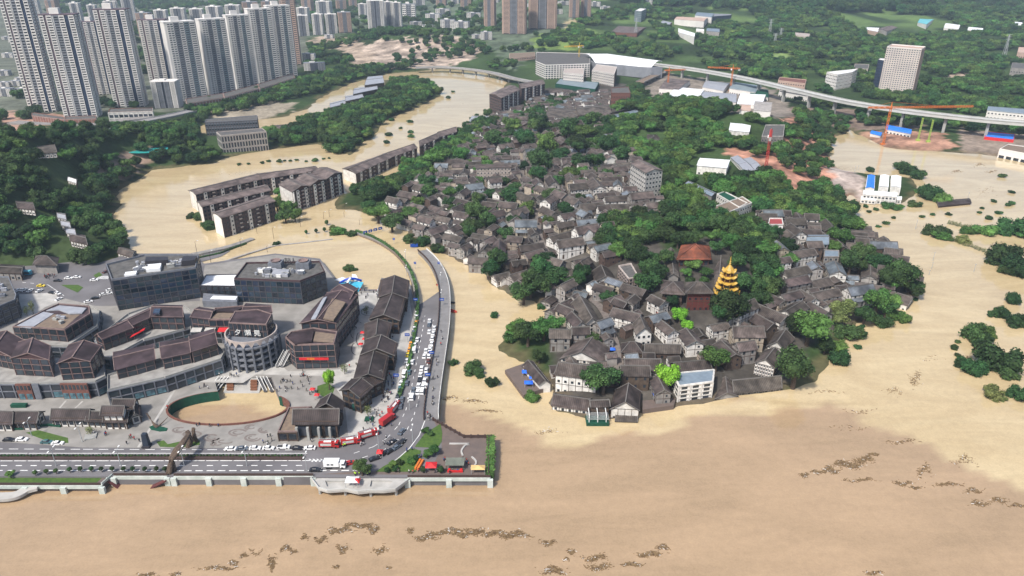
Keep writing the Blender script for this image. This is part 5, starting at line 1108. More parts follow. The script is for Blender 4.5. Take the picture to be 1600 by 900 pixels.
# mid-distance town edge
fb('big white horseshoe-shaped block with many windows left of the station', [(852, 102), (922, 100), (922, 84), (838, 82), (837, 96)], (853, 124), ('flat', .8), M_tw, M_flatroof, 7, 'the white horseshoe block', bay=5, win=(3.4, 2), lines=False, sill=.7, fm=M_tg)
fb('dark and white flats in front of the horseshoe block', [(880, 114), (912, 117), (912, 107), (882, 105)], (880, 130), ('flat', .6), M_tw, M_pink, 4, fm=M_wood)
fb('dark and white flats right of the horseshoe block', [(925, 110), (960, 116), (964, 105), (932, 101)], (925, 128), ('flat', .6), M_tw, M_pink, 5, fm=M_wood)
fb('green-netted low building in front of the horseshoe block', [(868, 131), (930, 140), (936, 129), (875, 123)], (868, 137), ('flat', .6), M_green, M_tteal, 1)
fb('pink low building with roof garden left of the horseshoe block', [(796, 91), (836, 88), (836, 82), (796, 84)], (796, 98), ('flat', .6), M_tpink, M_terr, 2)
for i, (px, base, rm, lb) in enumerate([([(1045, 150), (1090, 156), (1100, 140), (1058, 136)], (1045, 156), M_whiteroof, 'broad white roof at the left of the building site'), ([(1092, 158), (1150, 160), (1150, 147), (1100, 143)], (1092, 164), M_skyl, 'pale grey roof in the middle of the building site'), ([(1152, 162), (1190, 164), (1196, 148), (1158, 146)], (1152, 168), M_whiteroof, 'white roof at the right of the building site'), ([(1030, 138), (1060, 140), (1078, 126), (1045, 122)], (1030, 146), M_aroof, 'dark gabled roof at the back left of the building site'), ([(1098, 136), (1130, 142), (1140, 130), (1104, 126)], (1098, 142), M_skyl, 'grey roof at the back of the building site'), ([(1140, 138), (1180, 144), (1190, 134), (1146, 128)], (1140, 146), M_tteal, 'grey-green roof at the back right of the building site'), ([(1178, 172), (1204, 174), (1206, 160), (1180, 158)], (1178, 180), M_gwall, 'grey gabled house at the right front of the building site'), ([(1156, 172), (1172, 173), (1172, 164), (1158, 163)], (1156, 178), M_tpink, 'pink low house at the front of the building site'), ([(1108, 168), (1134, 170), (1134, 163), (1110, 162)], (1108, 171), M_whiteroof, 'white canopy at the front of the building site'), ([(1172, 148), (1200, 152), (1200, 140), (1176, 138)], (1172, 154), M_green, 'green-edged white roof at the far right of the building site')]):
 fb(lb, px, base, ('gable', 0, 1.5), M_tw, rm, 1, 'the building site' if i == 1 else None, group='building site roofs')
# ---------------------------------------------------------------- cranes, pylons
M_cry = mat('crane_yellow', (.65, .42, .05), .5); M_cro = mat('crane_orange', (.62, .17, .03), .5); M_crr = mat('crane_red', (.5, .05, .04), .5); M_galv = mat('galvanised_steel', (.38, .40, .41), .5); M_lime = mat('lime_steel', (.35, .5, .1), .6)
def lattice(b, p, q, w_, n, r_=.14):
 p, q = Vector(p), Vector(q); d = (q - p).normalized(); u = d.orthogonal().normalized(); v = d.cross(u)
 c = [(u * a + v * e) * w_ / 2 for a, e in ((-1, -1), (1, -1), (1, 1), (-1, 1))]
 for k in c: b.tube([p + k, q + k], r_, 4)
 for i in range(n):
  a0, a1 = p.lerp(q, i / n), p.lerp(q, (i + 1) / n)
  for j in range(4): b.tube([a0 + c[j], a1 + c[(j + 1) % 4]], r_ * .7, 3)
def crane(px, py, top, m, jib, ang, label, w_=1.7):
 g_ = G(px, py); zt = zat(g_.x, g_.y, top); root = empty('tower_crane', g_, label, 'crane', 'construction cranes')
 b = MB(); lattice(b, g_, (g_.x, g_.y, zt), w_, max(4, int((zt - g_.z) / 4)), .2); b.box((g_.x, g_.y, g_.z - 1), (5, 5, 1.5)); b.build('mast', m, root)
 b = MB(); a = R(ang); d = Vector((math.cos(a), math.sin(a), 0)); t_ = Vector((g_.x, g_.y, zt))
 lattice(b, t_, t_ + d * jib, 1.6, int(jib / 3), .2); b.build('jib', m, root)
 b = MB(); lattice(b, t_, t_ - d * jib * .28, 1.6, 4, .28); b.build('counter_jib', m, root)
 b = MB(); e = t_ - d * jib * .25; b.box((e.x, e.y, e.z - 3), (3.2, 2, 3), a); b.build('counterweight', M_conc, root)
 b = MB(); b.tube([t_, t_ + Vector((0, 0, 6))], [1, .2], 4); b.tube([t_ + Vector((0, 0, 6)), t_ + d * jib * .7], .1, 3); b.tube([t_ + Vector((0, 0, 6)), t_ - d * jib * .25], .1, 3); b.build('top_stay', m, root)
 b = MB(); b.box((t_.x + d.x * 2 - d.y * 1.6, t_.y + d.y * 2 + d.x * 1.6, zt - 2.4), (2, 1.6, 2.2), a); b.build('cab', M_white, root)
crane(1380, 225, 168, M_cro, 95, 4, 'orange tower crane with a long level jib in front of the viaduct')
crane(1043, 138, 110, M_cro, 30, 20, 'orange tower crane at the left of the building site')
crane(1141, 142, 107, M_cro, 38, 160, 'slim orange tower crane at the back of the building site')
crane(1195, 272, 212, M_crr, 26, 70, 'red tower crane over the red earthworks')
crane(904, 106, 72, M_cry, 30, 200, 'yellow tower crane above the white horseshoe block')
for px, py, top, lb in [(1202, 54, 30, 'steel lattice pylon, leftmost of the hillside trio'), (1219, 60, 44, 'steel lattice pylon in the middle of the hillside trio'), (1210, 70, 52, 'steel lattice pylon lowest on the slope of the hillside trio'), (993, 55, 28, 'tall pale pylon in front of the red-brick works'), (1568, 90, 54, 'slim white mast on the right hillside')]:
 g_ = G(px, py); zt = zat(g_.x, g_.y, top); root = empty('pylon', g_, lb, 'pylon', 'power pylons')
 b = MB()
 for sx, sy in ((-1, -1), (1, -1), (1, 1), (-1, 1)): b.tube([(g_.x + sx * 3, g_.y + sy * 3, g_.z - 1), (g_.x + sx * .5, g_.y + sy * .5, zt)], .35, 4)
 for k in range(6):
  z = g_.z + (zt - g_.z) * k / 6; r_ = 3 - 2.5 * k / 6; r2 = 3 - 2.5 * (k + 1) / 6; z2 = g_.z + (zt - g_.z) * (k + 1) / 6
  b.tube([(g_.x - r_, g_.y - r_, z), (g_.x + r2, g_.y - r2, z2)], .2, 3); b.tube([(g_.x + r_, g_.y - r_, z), (g_.x - r2, g_.y - r2, z2)], .2, 3)
 b.build('mast', M_galv, root)
 b = MB()
 for k in (.8, .9, 1): b.box((g_.x, g_.y, g_.z + (zt - g_.z) * k - .3), (10, .5, .5))
 b.build('cross_arms', M_galv, root)
for px, py, top, lb in [(1434, 220, 184, 'left lime-green drilling mast on the earthworks'), (1450, 222, 187, 'right lime-green drilling mast on the earthworks')]:
 g_ = G(px, py); zt = zat(g_.x, g_.y, top); b = MB(); lattice(b, g_ - Vector((0, 0, .5)), (g_.x, g_.y, zt), 1.2, 10, .18); b.box((g_.x, g_.y, g_.z), (4, 2.5, 2)); tag(b.build('drilling_rig', M_lime), lb, 'drilling rig', 'drilling rigs')
# ---------------------------------------------------------------- trees
def leafmat(name, c, c2, rnd=.35):
 m = mat(name, c, .75, c2, .45, rnd=rnd, detail=4, spec=.2)
 t = m.node_tree; b = t.nodes['Principled BSDF']
 src = b.inputs['Base Color'].links[0].from_socket
 geo = t.nodes.new('ShaderNodeNewGeometry')
 r = t.nodes.new('ShaderNodeMapRange'); r.inputs[3].default_value = .5; r.inputs[4].default_value = 1.8
 t.links.new(geo.outputs['Random Per Island'], r.inputs[0])
 vm = t.nodes.new('ShaderNodeVectorMath'); vm.operation = 'SCALE'; t.links.new(src, vm.inputs[0]); t.links.new(r.outputs[0], vm.inputs['Scale'])
 t.links.new(vm.outputs[0], b.inputs['Base Color']); return m
L_dark = leafmat('leaves_dark', (.018, .047, .015), (.042, .084, .024), .5)
L_mid = leafmat('leaves_green', (.036, .088, .020), (.072, .135, .032), .45)
L_bright = leafmat('leaves_bright', (.10, .25, .02), (.15, .32, .03), .15)
L_olive = leafmat('leaves_olive', (.085, .11, .035), (.13, .15, .05), .2)
M_bark = mat('bark', (.10, .075, .055), .9, (.07, .05, .04), 1.5)
def crown_mesh(name, seed, m, n=900, leaf=.15, flat=.8, blobs=8, spread=.55, core=True, wisp=0):
 r = random.Random(seed); b = MB(); cs = []
 for k in range(blobs):
  a = r.uniform(0, 6.283); d = spread * math.sqrt(r.random()); cs.append((Vector((d * math.cos(a), d * math.sin(a), r.uniform(-.25, .55) * flat)), r.uniform(.2, .46)))
 cs.append((Vector((0, 0, 0)), .56))
 if core:
  for c, q in cs:
   ph = [r.uniform(0, 6) for _ in range(4)]; i0 = len(b.v); nu, nv = 8, 5
   for j in range(nv + 1):
    for i in range(nu):
     t = math.pi * j / nv; a = 6.283 * i / nu; rr = q * .78 * (1 + .22 * math.sin(3 * a + ph[0]) * math.sin(2 * t + ph[1]))
     b.v.append((c.x + rr * math.sin(t) * math.cos(a), c.y + rr * math.sin(t) * math.sin(a), c.z + rr * math.cos(t) * flat))
   for j in range(nv):
    for i in range(nu): b.f.append((i0 + j * nu + i, i0 + (j + 1) * nu + i, i0 + (j + 1) * nu + (i + 1) % nu, i0 + j * nu + (i + 1) % nu)); b.m.append(0)
 tot = sum(q * q for _, q in cs)
 for c, q in cs:
  for _ in range(int(n * q * q / tot)):
   d = Vector((r.gauss(0, 1), r.gauss(0, 1), r.gauss(.25, 1))).normalized()
   p = c + Vector((d.x, d.y, d.z * flat)) * q * r.uniform(.78, 1.12 + wisp)
   nrm = (d + Vector((r.gauss(0, .5), r.gauss(0, .5), r.gauss(.35, .5)))).normalized()
   u = nrm.orthogonal().normalized(); v = nrm.cross(u); a = r.uniform(0, 6.28); u, v = u * math.cos(a) + v * math.sin(a), v * math.cos(a) - u * math.sin(a)
   s_ = leaf * r.uniform(.5, 1.1); b.face((p - u * s_, p - v * s_ * .7, p + u * s_, p + v * s_ * .7))
 return b.mesh(name, m)
def trunk_mesh(name, seed, h=1.3, r0=.10):
 r = random.Random(seed); b = MB(); b.tube([(0, 0, -h - .3), (.02, 0, -h * .5), (0, .03, -.1), (0, 0, .3)], [r0 * 1.3, r0, r0 * .7, r0 * .3], 6)
 for k in range(5):
  a = k * 1.3 + r.random(); d = Vector((math.cos(a), math.sin(a), .8)); p = Vector((0, 0, -h * .45 + .1 * k)); b.tube([p, p + d * .3, p + d * .6], [r0 * .5, r0 * .3, r0 * .12], 4)
 return b.mesh(name, M_bark)
TR = {}
for nm, m in (('dark', L_dark), ('mid', L_mid), ('bright', L_bright), ('olive', L_olive)):
 TR[nm] = [(crown_mesh('crown', 10 * k + len(nm), m, 1900, .075, (.78, .92, .66)[k % 3], 15 + k * 2, .72), trunk_mesh('trunk', k)) for k in range(3)]
TR['round'] = [(crown_mesh('crown', 77, L_dark, 900, .10, .9, 4, .25), trunk_mesh('trunk', 7, 1.5, .08))]
TR['wispy'] = [(crown_mesh('crown', 78 + k, L_olive, 420, .09, 1.0, 7, .6, False, .3), trunk_mesh('trunk', 8, 1.4, .06)) for k in range(2)]
BUSH = [(crown_mesh('foliage', 90 + k, L_dark, 500, .14, .5, 7, .6), None) for k in range(3)]
trees = []        # (x, y, zcentre, r, zscale, kind, rot)
def add_tree(x, y, zc, r, kind, zs=1, rz=None, look=None, name='tree', cat='tree', group='trees', label=None):
 rz = rng.uniform(0, 6.28) if rz is None else rz
 tm = TR[kind][int(rng.integers(len(TR[kind])))] if kind != 'bush' else BUSH[int(rng.integers(3))]
 root = bpy.data.objects.new(name, None); root.location = (x, y, zc); root.rotation_euler = (0, 0, rz); root.scale = (r, r, r * zs); root.empty_display_size = .3; COL.objects.link(root)
 c = bpy.data.objects.new('crown' if kind != 'bush' else 'foliage', tm[0]); c.parent = root; COL.objects.link(c)
 if kind in ('dark', 'mid', 'olive') and rng.random() < .75:
  a = rng.uniform(0, 6.28); s2 = rng.uniform(.42, .7); c2 = bpy.data.objects.new('crown', TR[kind][int(rng.integers(3))][0]); c2.parent = root; c2.location = (math.cos(a) * .72, math.sin(a) * .72, rng.uniform(-.22, .1)); c2.rotation_euler = (0, 0, a * 2); c2.scale = (s2, s2 * rng.uniform(.8, 1.2), s2 * rng.uniform(.8, 1.3)); COL.objects.link(c2)
 if tm[1] is not None: t_ = bpy.data.objects.new('trunk', tm[1]); t_.parent = root; COL.objects.link(t_)
 tag(root, label or 'x', cat, group)
 if label is None: TOL.append((root, look or 'dark green broadleaf tree'))
 return root
def ptree(px, py, wpx, kind='dark', look=None, flooded=False, zs=1, label=None, group='trees', name='tree', cat='tree', lift=None):
 """tree by the pixel centre and pixel width of its crown"""
 z = 2.
 for _ in range(6):
  p = at(px, py, z); gz = max(float(height(p.x, p.y)), 0); dep = p.y * CP + (CAM_H - z) * SP; r = wpx / 2 / FPX * dep
  if ZP_in(p): gz = ZP + .13
  z = gz + r * zs * ((.25 if flooded else 1.05) if lift is None else lift)
 CIR.append((p.x, p.y, r * .75))
 return add_tree(p.x, p.y, z, r * 1.02, kind, zs, label=label, look=look, group=group, name=name, cat=cat)
CIR = []
baseW = np.array(W2(BASE, ZP))
def ZP_in(p): return bool(pip(np.array([p.x]), np.array([p.y]), baseW)[0])
kinds = {'dark': 'dark green broadleaf tree', 'mid': 'mid green broadleaf tree', 'bright': 'bright yellow-green tree', 'olive': 'olive green loose tree'}
# hand-placed trees: px, py, width, kind, flooded, label (None = described by what it stands beside)
big = [(1074, 425, 20, 'mid', 0, None), (1103, 425, 22, 'mid', 0, None), (1078, 437, 16, 'dark', 0, None), (1100, 438, 16, 'mid', 0, None), (1040, 402, 32, 'dark', 0, None), (1030, 428, 36, 'dark', 0, None), (1152, 408, 34, 'dark', 0, None), (1157, 440, 38, 'dark', 0, None), (1120, 385, 26, 'dark', 0, None), (1085, 372, 30, 'dark', 0, None), (1060, 374, 30, 'dark', 0, None), (1112, 368, 26, 'mid', 0, None), (1140, 375, 32, 'mid', 0, None), (1050, 470, 24, 'dark', 0, None), (1170, 470, 34, 'dark', 0, None), (944, 590, 58, 'dark', 0, 'huge round dark evergreen standing before the river-front houses'), (1063, 492, 28, 'bright', 0, 'bright yellow-green tree just below the two-tier temple hall'), (1073, 508, 22, 'bright', 0, 'smaller bright yellow-green tree under the other, by the red wall'), (1045, 587, 44, 'bright', 0, 'spreading bright green tree beside the blue-roofed waterfront block'), (1138, 480, 66, 'dark', 0, 'very broad dark tree right under the golden pagoda'), (1120, 560, 46, 'mid', 0, 'green tree above the blue-roofed waterfront block'),
  (1245, 574, 74, 'dark', 0, 'largest dark tree at the river corner of the old town'), (1266, 512, 62, 'mid', 0, None), (1240, 505, 40, 'dark', 0, None), (1290, 540, 30, 'dark', 0, None), (1310, 561, 40, 'dark', 1, 'round dark flooded tree off the river corner of the old town'), (1325, 520, 44, 'dark', 1, None), (1305, 543, 34, 'mid', 1, None), (1322, 482, 40, 'olive', 0, None), (1312, 496, 30, 'olive', 0, None), (1372, 468, 46, 'mid', 0, None), (1352, 490, 36, 'dark', 0, None), (1380, 505, 34, 'dark', 1, None), (1400, 495, 34, 'mid', 1, None), (1385, 480, 40, 'dark', 0, None), (1408, 430, 56, 'dark', 0, 'tall dark tree clump at the right tip of the old town'), (1430, 450, 30, 'dark', 0, None), (1395, 440, 34, 'mid', 0, None), (1330, 408, 44, 'dark', 0, None), (1350, 395, 40, 'dark', 0, None), (1315, 370, 40, 'mid', 0, None), (1330, 350, 40, 'mid', 0, None), (1300, 385, 30, 'mid', 0, None), (1370, 410, 40, 'dark', 0, None),
  (775, 405, 40, 'dark', 0, None), (765, 420, 36, 'dark', 0, None), (830, 440, 50, 'dark', 0, None), (818, 455, 44, 'dark', 0, None), (850, 405, 36, 'dark', 0, None), (868, 430, 40, 'dark', 0, None), (845, 420, 40, 'dark', 0, None), (895, 440, 30, 'dark', 0, None), (908, 425, 34, 'dark', 0, None), (805, 510, 36, 'mid', 0, None), (825, 520, 46, 'dark', 0, None), (850, 512, 44, 'mid', 0, None), (795, 530, 30, 'dark', 1, None), (866, 505, 34, 'mid', 0, None), (843, 556, 26, 'dark', 0, None), (833, 622, 26, 'mid', 1, 'low flooded shrub below the river terrace with blue tarpaulins'), (925, 530, 28, 'dark', 0, None),
  (745, 330, 40, 'dark', 0, None), (760, 345, 34, 'dark', 0, None), (735, 350, 30, 'dark', 0, None), (795, 305, 36, 'dark', 0, None), (683, 245, 40, 'mid', 0, None), (640, 255, 26, 'mid', 0, None), (720, 240, 28, 'mid', 0, None), (748, 310, 26, 'dark', 0, None), (668, 282, 30, 'dark', 0, None), (672, 298, 30, 'dark', 0, None), (700, 300, 26, 'mid', 0, None), (655, 315, 22, 'mid', 0, None), (820, 215, 34, 'dark', 0, None), (845, 250, 44, 'dark', 0, None), (855, 225, 40, 'mid', 0, None), (875, 240, 30, 'dark', 0, None), (840, 270, 30, 'dark', 0, None), (905, 225, 40, 'dark', 0, None), (910, 250, 34, 'dark', 0, None), (915, 205, 34, 'mid', 0, None), (935, 250, 30, 'mid', 0, None), (950, 225, 34, 'dark', 0, None), (970, 240, 34, 'dark', 0, None), (908, 310, 22, 'dark', 0, None), (842, 190, 40, 'dark', 0, None), (890, 200, 40, 'dark', 0, None), (800, 195, 30, 'mid', 0, None), (770, 215, 34, 'dark', 0, None), (925, 185, 30, 'dark', 0, None),
  (590, 330, 38, 'mid', 0, 'bright-topped bushy tree where the avenue meets the flooded junction'), (612, 345, 36, 'dark', 0, None), (575, 320, 24, 'dark', 0, None), (640, 375, 24, 'dark', 1, None), (660, 380, 26, 'dark', 1, None), (680, 390, 26, 'dark', 1, None), (670, 372, 18, 'mid', 1, None), (530, 363, 24, 'mid', 1, None), (548, 367, 18, 'dark', 1, None), (520, 358, 18, 'olive', 1, None), (545, 421, 20, 'dark', 1, 'lone flooded shrub behind the right charcoal hotel'), (433, 381, 13, 'dark', 1, 'small conical flooded tree left of the round-crowned pair'),
  (740, 578, 36, 'dark', 1, 'round dark shrub alone in the flood beside the jammed road'), (773, 494, 17, 'dark', 1, None), (770, 598, 26, 'dark', 1, None), (707, 567, 18, 'dark', 1, None), (846, 480, 15, 'dark', 1, None),
  (565, 730, 30, 'dark', 0, 'dense round tree at the road bend beside the white truck'), (690, 237, 16, 'dark', 1, None), (302, 338, 16, 'dark', 1, None), (315, 340, 24, 'dark', 1, 'dark tree at the white end of the middle flooded flats'), (325, 354, 26, 'dark', 1, 'dark tree at the stepped white end of the front flooded flats'), (440, 300, 24, 'mid', 0, None), (432, 318, 24, 'mid', 0, None), (448, 325, 28, 'mid', 0, None), (460, 335, 24, 'mid', 0, None), (445, 337, 24, 'dark', 0, None),
  (527, 232, 40, 'mid', 1, 'round green flooded tree off the end of the inlet peninsula'), (1525, 525, 46, 'dark', 1, 'dark flooded tree with a light green top near the right edge'), (1540, 518, 32, 'mid', 1, None), (1562, 565, 82, 'dark', 1, 'largest flooded tree crown at the right edge of the picture'), (1522, 577, 42, 'dark', 1, 'round flooded tree touching the largest crown at the right edge'), (1596, 617, 42, 'dark', 1, 'flooded tree cut by the right edge, lowest in the picture'), (1552, 616, 36, 'olive', 1, 'yellowish flooded bush near the right edge'), (1590, 505, 36, 'dark', 1, None), (1563, 491, 30, 'dark', 1, None), (1585, 470, 32, 'dark', 1, None), (1570, 405, 60, 'dark', 1, None), (1595, 420, 60, 'dark', 1, None), (1590, 358, 60, 'dark', 1, None), (1462, 362, 38, 'dark', 1, None), (1470, 370, 28, 'mid', 1, None), (1510, 362, 22, 'mid', 1, None), (1538, 360, 38, 'mid', 1, None), (1505, 375, 24, 'olive', 1, None), (1420, 268, 32, 'dark', 1, None), (1408, 262, 26, 'dark', 1, None), (1435, 276, 28, 'dark', 1, None), (1455, 305, 40, 'dark', 1, None), (1470, 312, 30, 'mid', 1, None), (1446, 300, 30, 'mid', 1, None), (1430, 320, 22, 'dark', 1, None), (1376, 308, 14, 'dark', 0, 'narrow dark tree before the white cabins of the compound'), (1360, 266, 14, 'dark', 1, None), (1388, 322, 22, 'dark', 1, None), (1405, 324, 16, 'mid', 1, None), (1530, 540, 24, 'dark', 1, None), (1500, 565, 22, 'dark', 1, None), (1490, 543, 14, 'dark', 1, None)]
for px, py, wpx, kd, fl, lb in big:
 ptree(px, py, wpx, kd, kinds[kd] if not fl else kinds[kd].replace('tree', 'tree in the flood'), bool(fl), label=lb, group='flooded trees' if fl else 'trees of the old town')
# round street trees
for i, (px, py) in enumerate([(37, 740), (54, 738), (72, 736), (87, 735), (108, 733), (125, 732), (142, 732), (158, 732), (175, 732), (193, 732), (207, 732), (226, 732), (244, 732), (257, 732)]):
 ptree(px, py, 12, 'round', 'small clipped round street tree', group='clipped street trees along the lower road')
for px, py, w_ in [(478, 362, 8), (494, 360, 9), (507, 358, 9), (510, 347, 10), (519, 355, 9)]:
 ptree(px, py, w_, 'round', 'small round-crowned tree in the flooded junction', True, 1.3, group='round trees in the flooded junction', lift=.8)
ptree(513, 592, 20, 'bright', zs=1.9, label='tall bright green tree on its oval lawn beside the red-bannered building')
ptree(538, 576, 16, 'wispy', zs=1.2, label='thin pale tree at the corner of the red-bannered building', group='thin plaza trees')
ptree(572, 483, 15, 'wispy', zs=1.1, label='thin tree in a swirled bed behind the long shop building', group='thin plaza trees')
ptree(574, 640, 17, 'wispy', zs=1.3, label='thin tree on a planter near the timber corner house', group='thin plaza trees')
ptree(49, 480, 14, 'wispy', zs=1.6, label='thin bare-looking tree beside the parked cars at the upper left', group='thin plaza trees')
ptree(40, 484, 12, 'wispy', zs=1.6, label='thinner tree just left of its twin by the parked cars', group='thin plaza trees')
for px, py, w_, lb in [(669, 708, 16, 'left one of two clipped bright green globe trees in the river garden'), (680, 702, 20, 'right one of two clipped bright green globe trees in the river garden'), (661, 733, 16, 'dark globe tree left of the red stall'), (688, 733, 18, 'dark globe tree right of the red stall')]:
 ptree(px, py, w_, 'round' if py > 720 else 'mid', zs=.95, label=lb, group='globe trees of the river garden', lift=.85)
for px, py, w_ in [(612, 725, 14), (604, 735, 12), (625, 722, 12), (640, 720, 14), (650, 716, 12), (664, 672, 14), (672, 678, 12), (4, 742, 16), (16, 740, 14), (645, 722, 10), (617, 733, 12)]:
 ptree(px, py, w_, 'mid' if w_ % 4 else 'dark', 'small rounded shrub tree in the river garden', group='shrubs of the river garden', lift=.6)
# flooded bushes
for px, py, w_ in [(410, 254, 10), (420, 252, 9), (437, 252, 13), (445, 251, 8), (454, 251, 9), (463, 250, 8), (478, 252, 8), (493, 250, 16), (506, 248, 7), (514, 247, 7), (388, 256, 9), (373, 257, 10), (625, 200, 9), (640, 190, 12), (641, 206, 14), (643, 213, 14), (608, 210, 18), (604, 222, 16), (612, 187, 14), (700, 152, 12), (708, 143, 8), (738, 185, 10), (744, 180, 10), (1337, 325, 14), (1352, 322, 12), (1358, 331, 10), (1370, 327, 12), (1384, 348, 14), (1373, 354, 10), (1400, 326, 18), (1440, 338, 11), (1458, 335, 12), (1483, 335, 12), (1531, 332, 11), (1560, 332, 14), (1547, 341, 16), (1534, 325, 10), (1552, 314, 12), (1575, 320, 14), (1582, 317, 14), (1355, 363, 16), (1349, 365, 10), (1348, 510, 10), (1340, 543, 16), (1430, 468, 14), (1395, 340, 10), (1496, 534, 14), (1498, 555, 14), (1325, 330, 10), (1580, 300, 12), (1565, 275, 16)]:
 ptree(px, py, w_, 'bush', 'low half-drowned bush', True, name='bush', cat='bush', group='half-drowned bushes')
# wooded areas
OTH = []
def scatter(poly, sp, rr, kk, jitter=.9, clump=0, seed=1, zsc=None, avoid=True):
 """jittered grid of trees in a pixel region"""
 pp = np.array(poly, float); zs_ = []
 W_ = [G(x, y) if y > 4 else at(x, max(y, -45), 40) for x, y in poly]
 x0, x1 = min(p.x for p in W_), max(p.x for p in W_); y0, y1 = min(p.y for p in W_) - 30, max(p.y for p in W_) + 30
 r = np.random.default_rng(seed); gx, gy = np.meshgrid(np.arange(x0, x1, sp), np.arange(y0, y1, sp))
 gx = gx.ravel() + r.uniform(-.5, .5, gx.size) * sp * jitter; gy = gy.ravel() + r.uniform(-.5, .5, gy.size) * sp * jitter
 h = height(gx, gy); X_, Y_ = proj(gx, gy, h); k = pip(X_, Y_, pp) & (h > .25)
 if clump: k &= vnoise(gx, gy, sp * 4.5, seed + 5) + .5 * vnoise(gx, gy, sp * 1.7, seed + 6) > clump
 gx, gy, h = gx[k], gy[k], h[k]
 for x, y, z in zip(gx, gy, h):
  rad = r.uniform(*rr); kd = kk[int(r.integers(len(kk)))]
  if avoid and any((x - c[0]) ** 2 + (y - c[1]) ** 2 < (c[2] + rad * .4) ** 2 for c in CIR + TOWC): continue
  if avoid and inocc(x, y, rad * .55): continue
  OTH.append((x, y, z + rad * (.75 if rad < 9 else .5), rad, kd))
TOWC = [(o.matrix_world.translation.x if False else o.location.x, o.location.y, 24 * o.scale.x) for o in S.objects if o.parent is None and o.get('category') == 'tower block']
_occ = None
def inocc(x, y, m):
 global _occ
 if _occ is None or len(_occ) != len(OCC): _occ = [(min(p[0] for p in q), max(p[0] for p in q), min(p[1] for p in q), max(p[1] for p in q)) for q in OCC]
 return any(a - m < x < b_ + m and c - m < y < d + m for a, b_, c, d in _occ)
DK = ['dark', 'dark', 'mid']
scatter([(-60, 405), (-60, 222), (40, 214), (100, 214), (150, 222), (185, 245), (150, 270), (170, 285), (186, 296), (186, 318), (168, 335), (158, 352), (180, 360), (205, 378), (203, 396), (165, 415), (130, 405), (100, 395), (60, 398), (0, 402)], 11, (6.5, 9.5), DK, seed=2)
scatter([(190, 262), (215, 258), (220, 272), (185, 290), (170, 285)], 10, (6, 9), DK, seed=3)
scatter([(150, 215), (310, 210), (320, 235), (345, 245), (330, 255), (240, 262), (228, 250), (210, 235)], 12, (6, 9), DK, seed=4)
scatter([(415, 208), (440, 206), (500, 186), (560, 168), (600, 145), (605, 130), (650, 128), (690, 144), (688, 150), (640, 172), (600, 188), (582, 213), (545, 240), (500, 224), (430, 230)], 10.5, (6, 9), DK, seed=5)
scatter([(300, 200), (330, 184), (400, 170), (450, 158), (480, 150), (500, 145), (548, 128), (600, 116), (650, 106), (650, 100), (590, 106), (540, 110), (505, 118), (450, 133), (400, 148), (330, 165), (290, 180)], 12, (6, 9), DK, seed=6)
scatter([(1000, 165), (1060, 152), (1150, 175), (1190, 195), (1240, 200), (1245, 230), (1215, 240), (1180, 232), (1130, 230), (1090, 240), (1060, 275), (1090, 290), (1150, 290), (1190, 275), (1240, 305), (1275, 292), (1310, 318), (1335, 330), (1345, 350), (1300, 368), (1240, 350), (1195, 335), (1190, 370), (1170, 400), (1140, 360), (1090, 352), (1055, 345), (1040, 330), (1030, 300), (1045, 270), (1000, 250), (960, 235), (940, 190), (960, 175)], 11, (6.5, 9.5), ['dark', 'mid', 'mid'], seed=7)
scatter([(935, 365), (970, 345), (1040, 335), (1060, 345), (1060, 380), (1035, 395), (1045, 430), (1030, 470), (1000, 480), (965, 420), (940, 395)], 10.5, (6.5, 9.5), DK, seed=8)
scatter([(1150, 370), (1200, 360), (1215, 400), (1212, 450), (1195, 480), (1165, 495), (1150, 470), (1160, 430), (1140, 400)], 10.5, (6.5, 9.5), DK, seed=9)
scatter([(1068, 412), (1082, 412), (1082, 440), (1068, 440)], 9, (4, 6), ['mid'], seed=10); scatter([(1096, 412), (1112, 412), (1112, 440), (1096, 440)], 9, (4, 6), ['mid'], seed=11)
scatter([(1300, 300), (1320, 320), (1335, 345), (1345, 362), (1310, 372), (1270, 345), (1250, 310)], 11, (6, 9), DK, seed=12)
scatter([(1240, 172), (1330, 190), (1322, 205), (1290, 232), (1300, 250), (1260, 245), (1255, 215)], 13, (6, 8), DK, clump=-.2, seed=13)
scatter([(640, 272), (560, 312), (575, 322), (650, 290), (700, 250), (745, 215), (780, 195), (760, 190), (700, 225), (670, 250)], 8, (6, 8.5), DK, seed=14)
scatter([(60, 206), (310, 200), (310, 216), (150, 224), (60, 216)], 11, (6, 9), DK, seed=24)
scatter([(538, 290), (600, 283), (655, 258), (640, 268), (570, 300), (545, 308)], 9, (5, 7), DK, seed=15)
scatter([(780, 195), (860, 160), (900, 155), (850, 185), (830, 210), (790, 215)], 13, (6, 8), DK, clump=-.3, seed=16)
scatter([(900, 195), (960, 190), (985, 210), (975, 255), (930, 245), (890, 235)], 12, (6, 8), ['dark', 'mid'], seed=17)
scatter([(990, 135), (1010, 150), (1000, 175), (960, 170), (975, 145)], 12, (6, 8.5), DK, seed=18)
scatter([(1290, 160), (1400, 178), (1480, 190), (1600, 205), (1600, 225), (1480, 205), (1400, 200), (1330, 195)], 15, (6, 9), DK, clump=-.35, seed=19)
scatter([(1225, 148), (1330, 165), (1300, 172), (1230, 158)], 14, (6, 8), DK, seed=20)
scatter([(1130, 228), (1240, 215), (1300, 225), (1335, 300), (1310, 315), (1270, 285), (1200, 275)], 13, (5, 8), DK, clump=.12, seed=41)
scatter([(-60, 414), (-60, 370), (60, 375), (100, 385), (130, 392), (204, 398), (160, 422), (100, 410), (0, 416)], 10, (5.5, 8), DK, seed=42)
scatter([(80, 240), (190, 248), (150, 300), (60, 300)], 11, (6.5, 9), DK, seed=43)
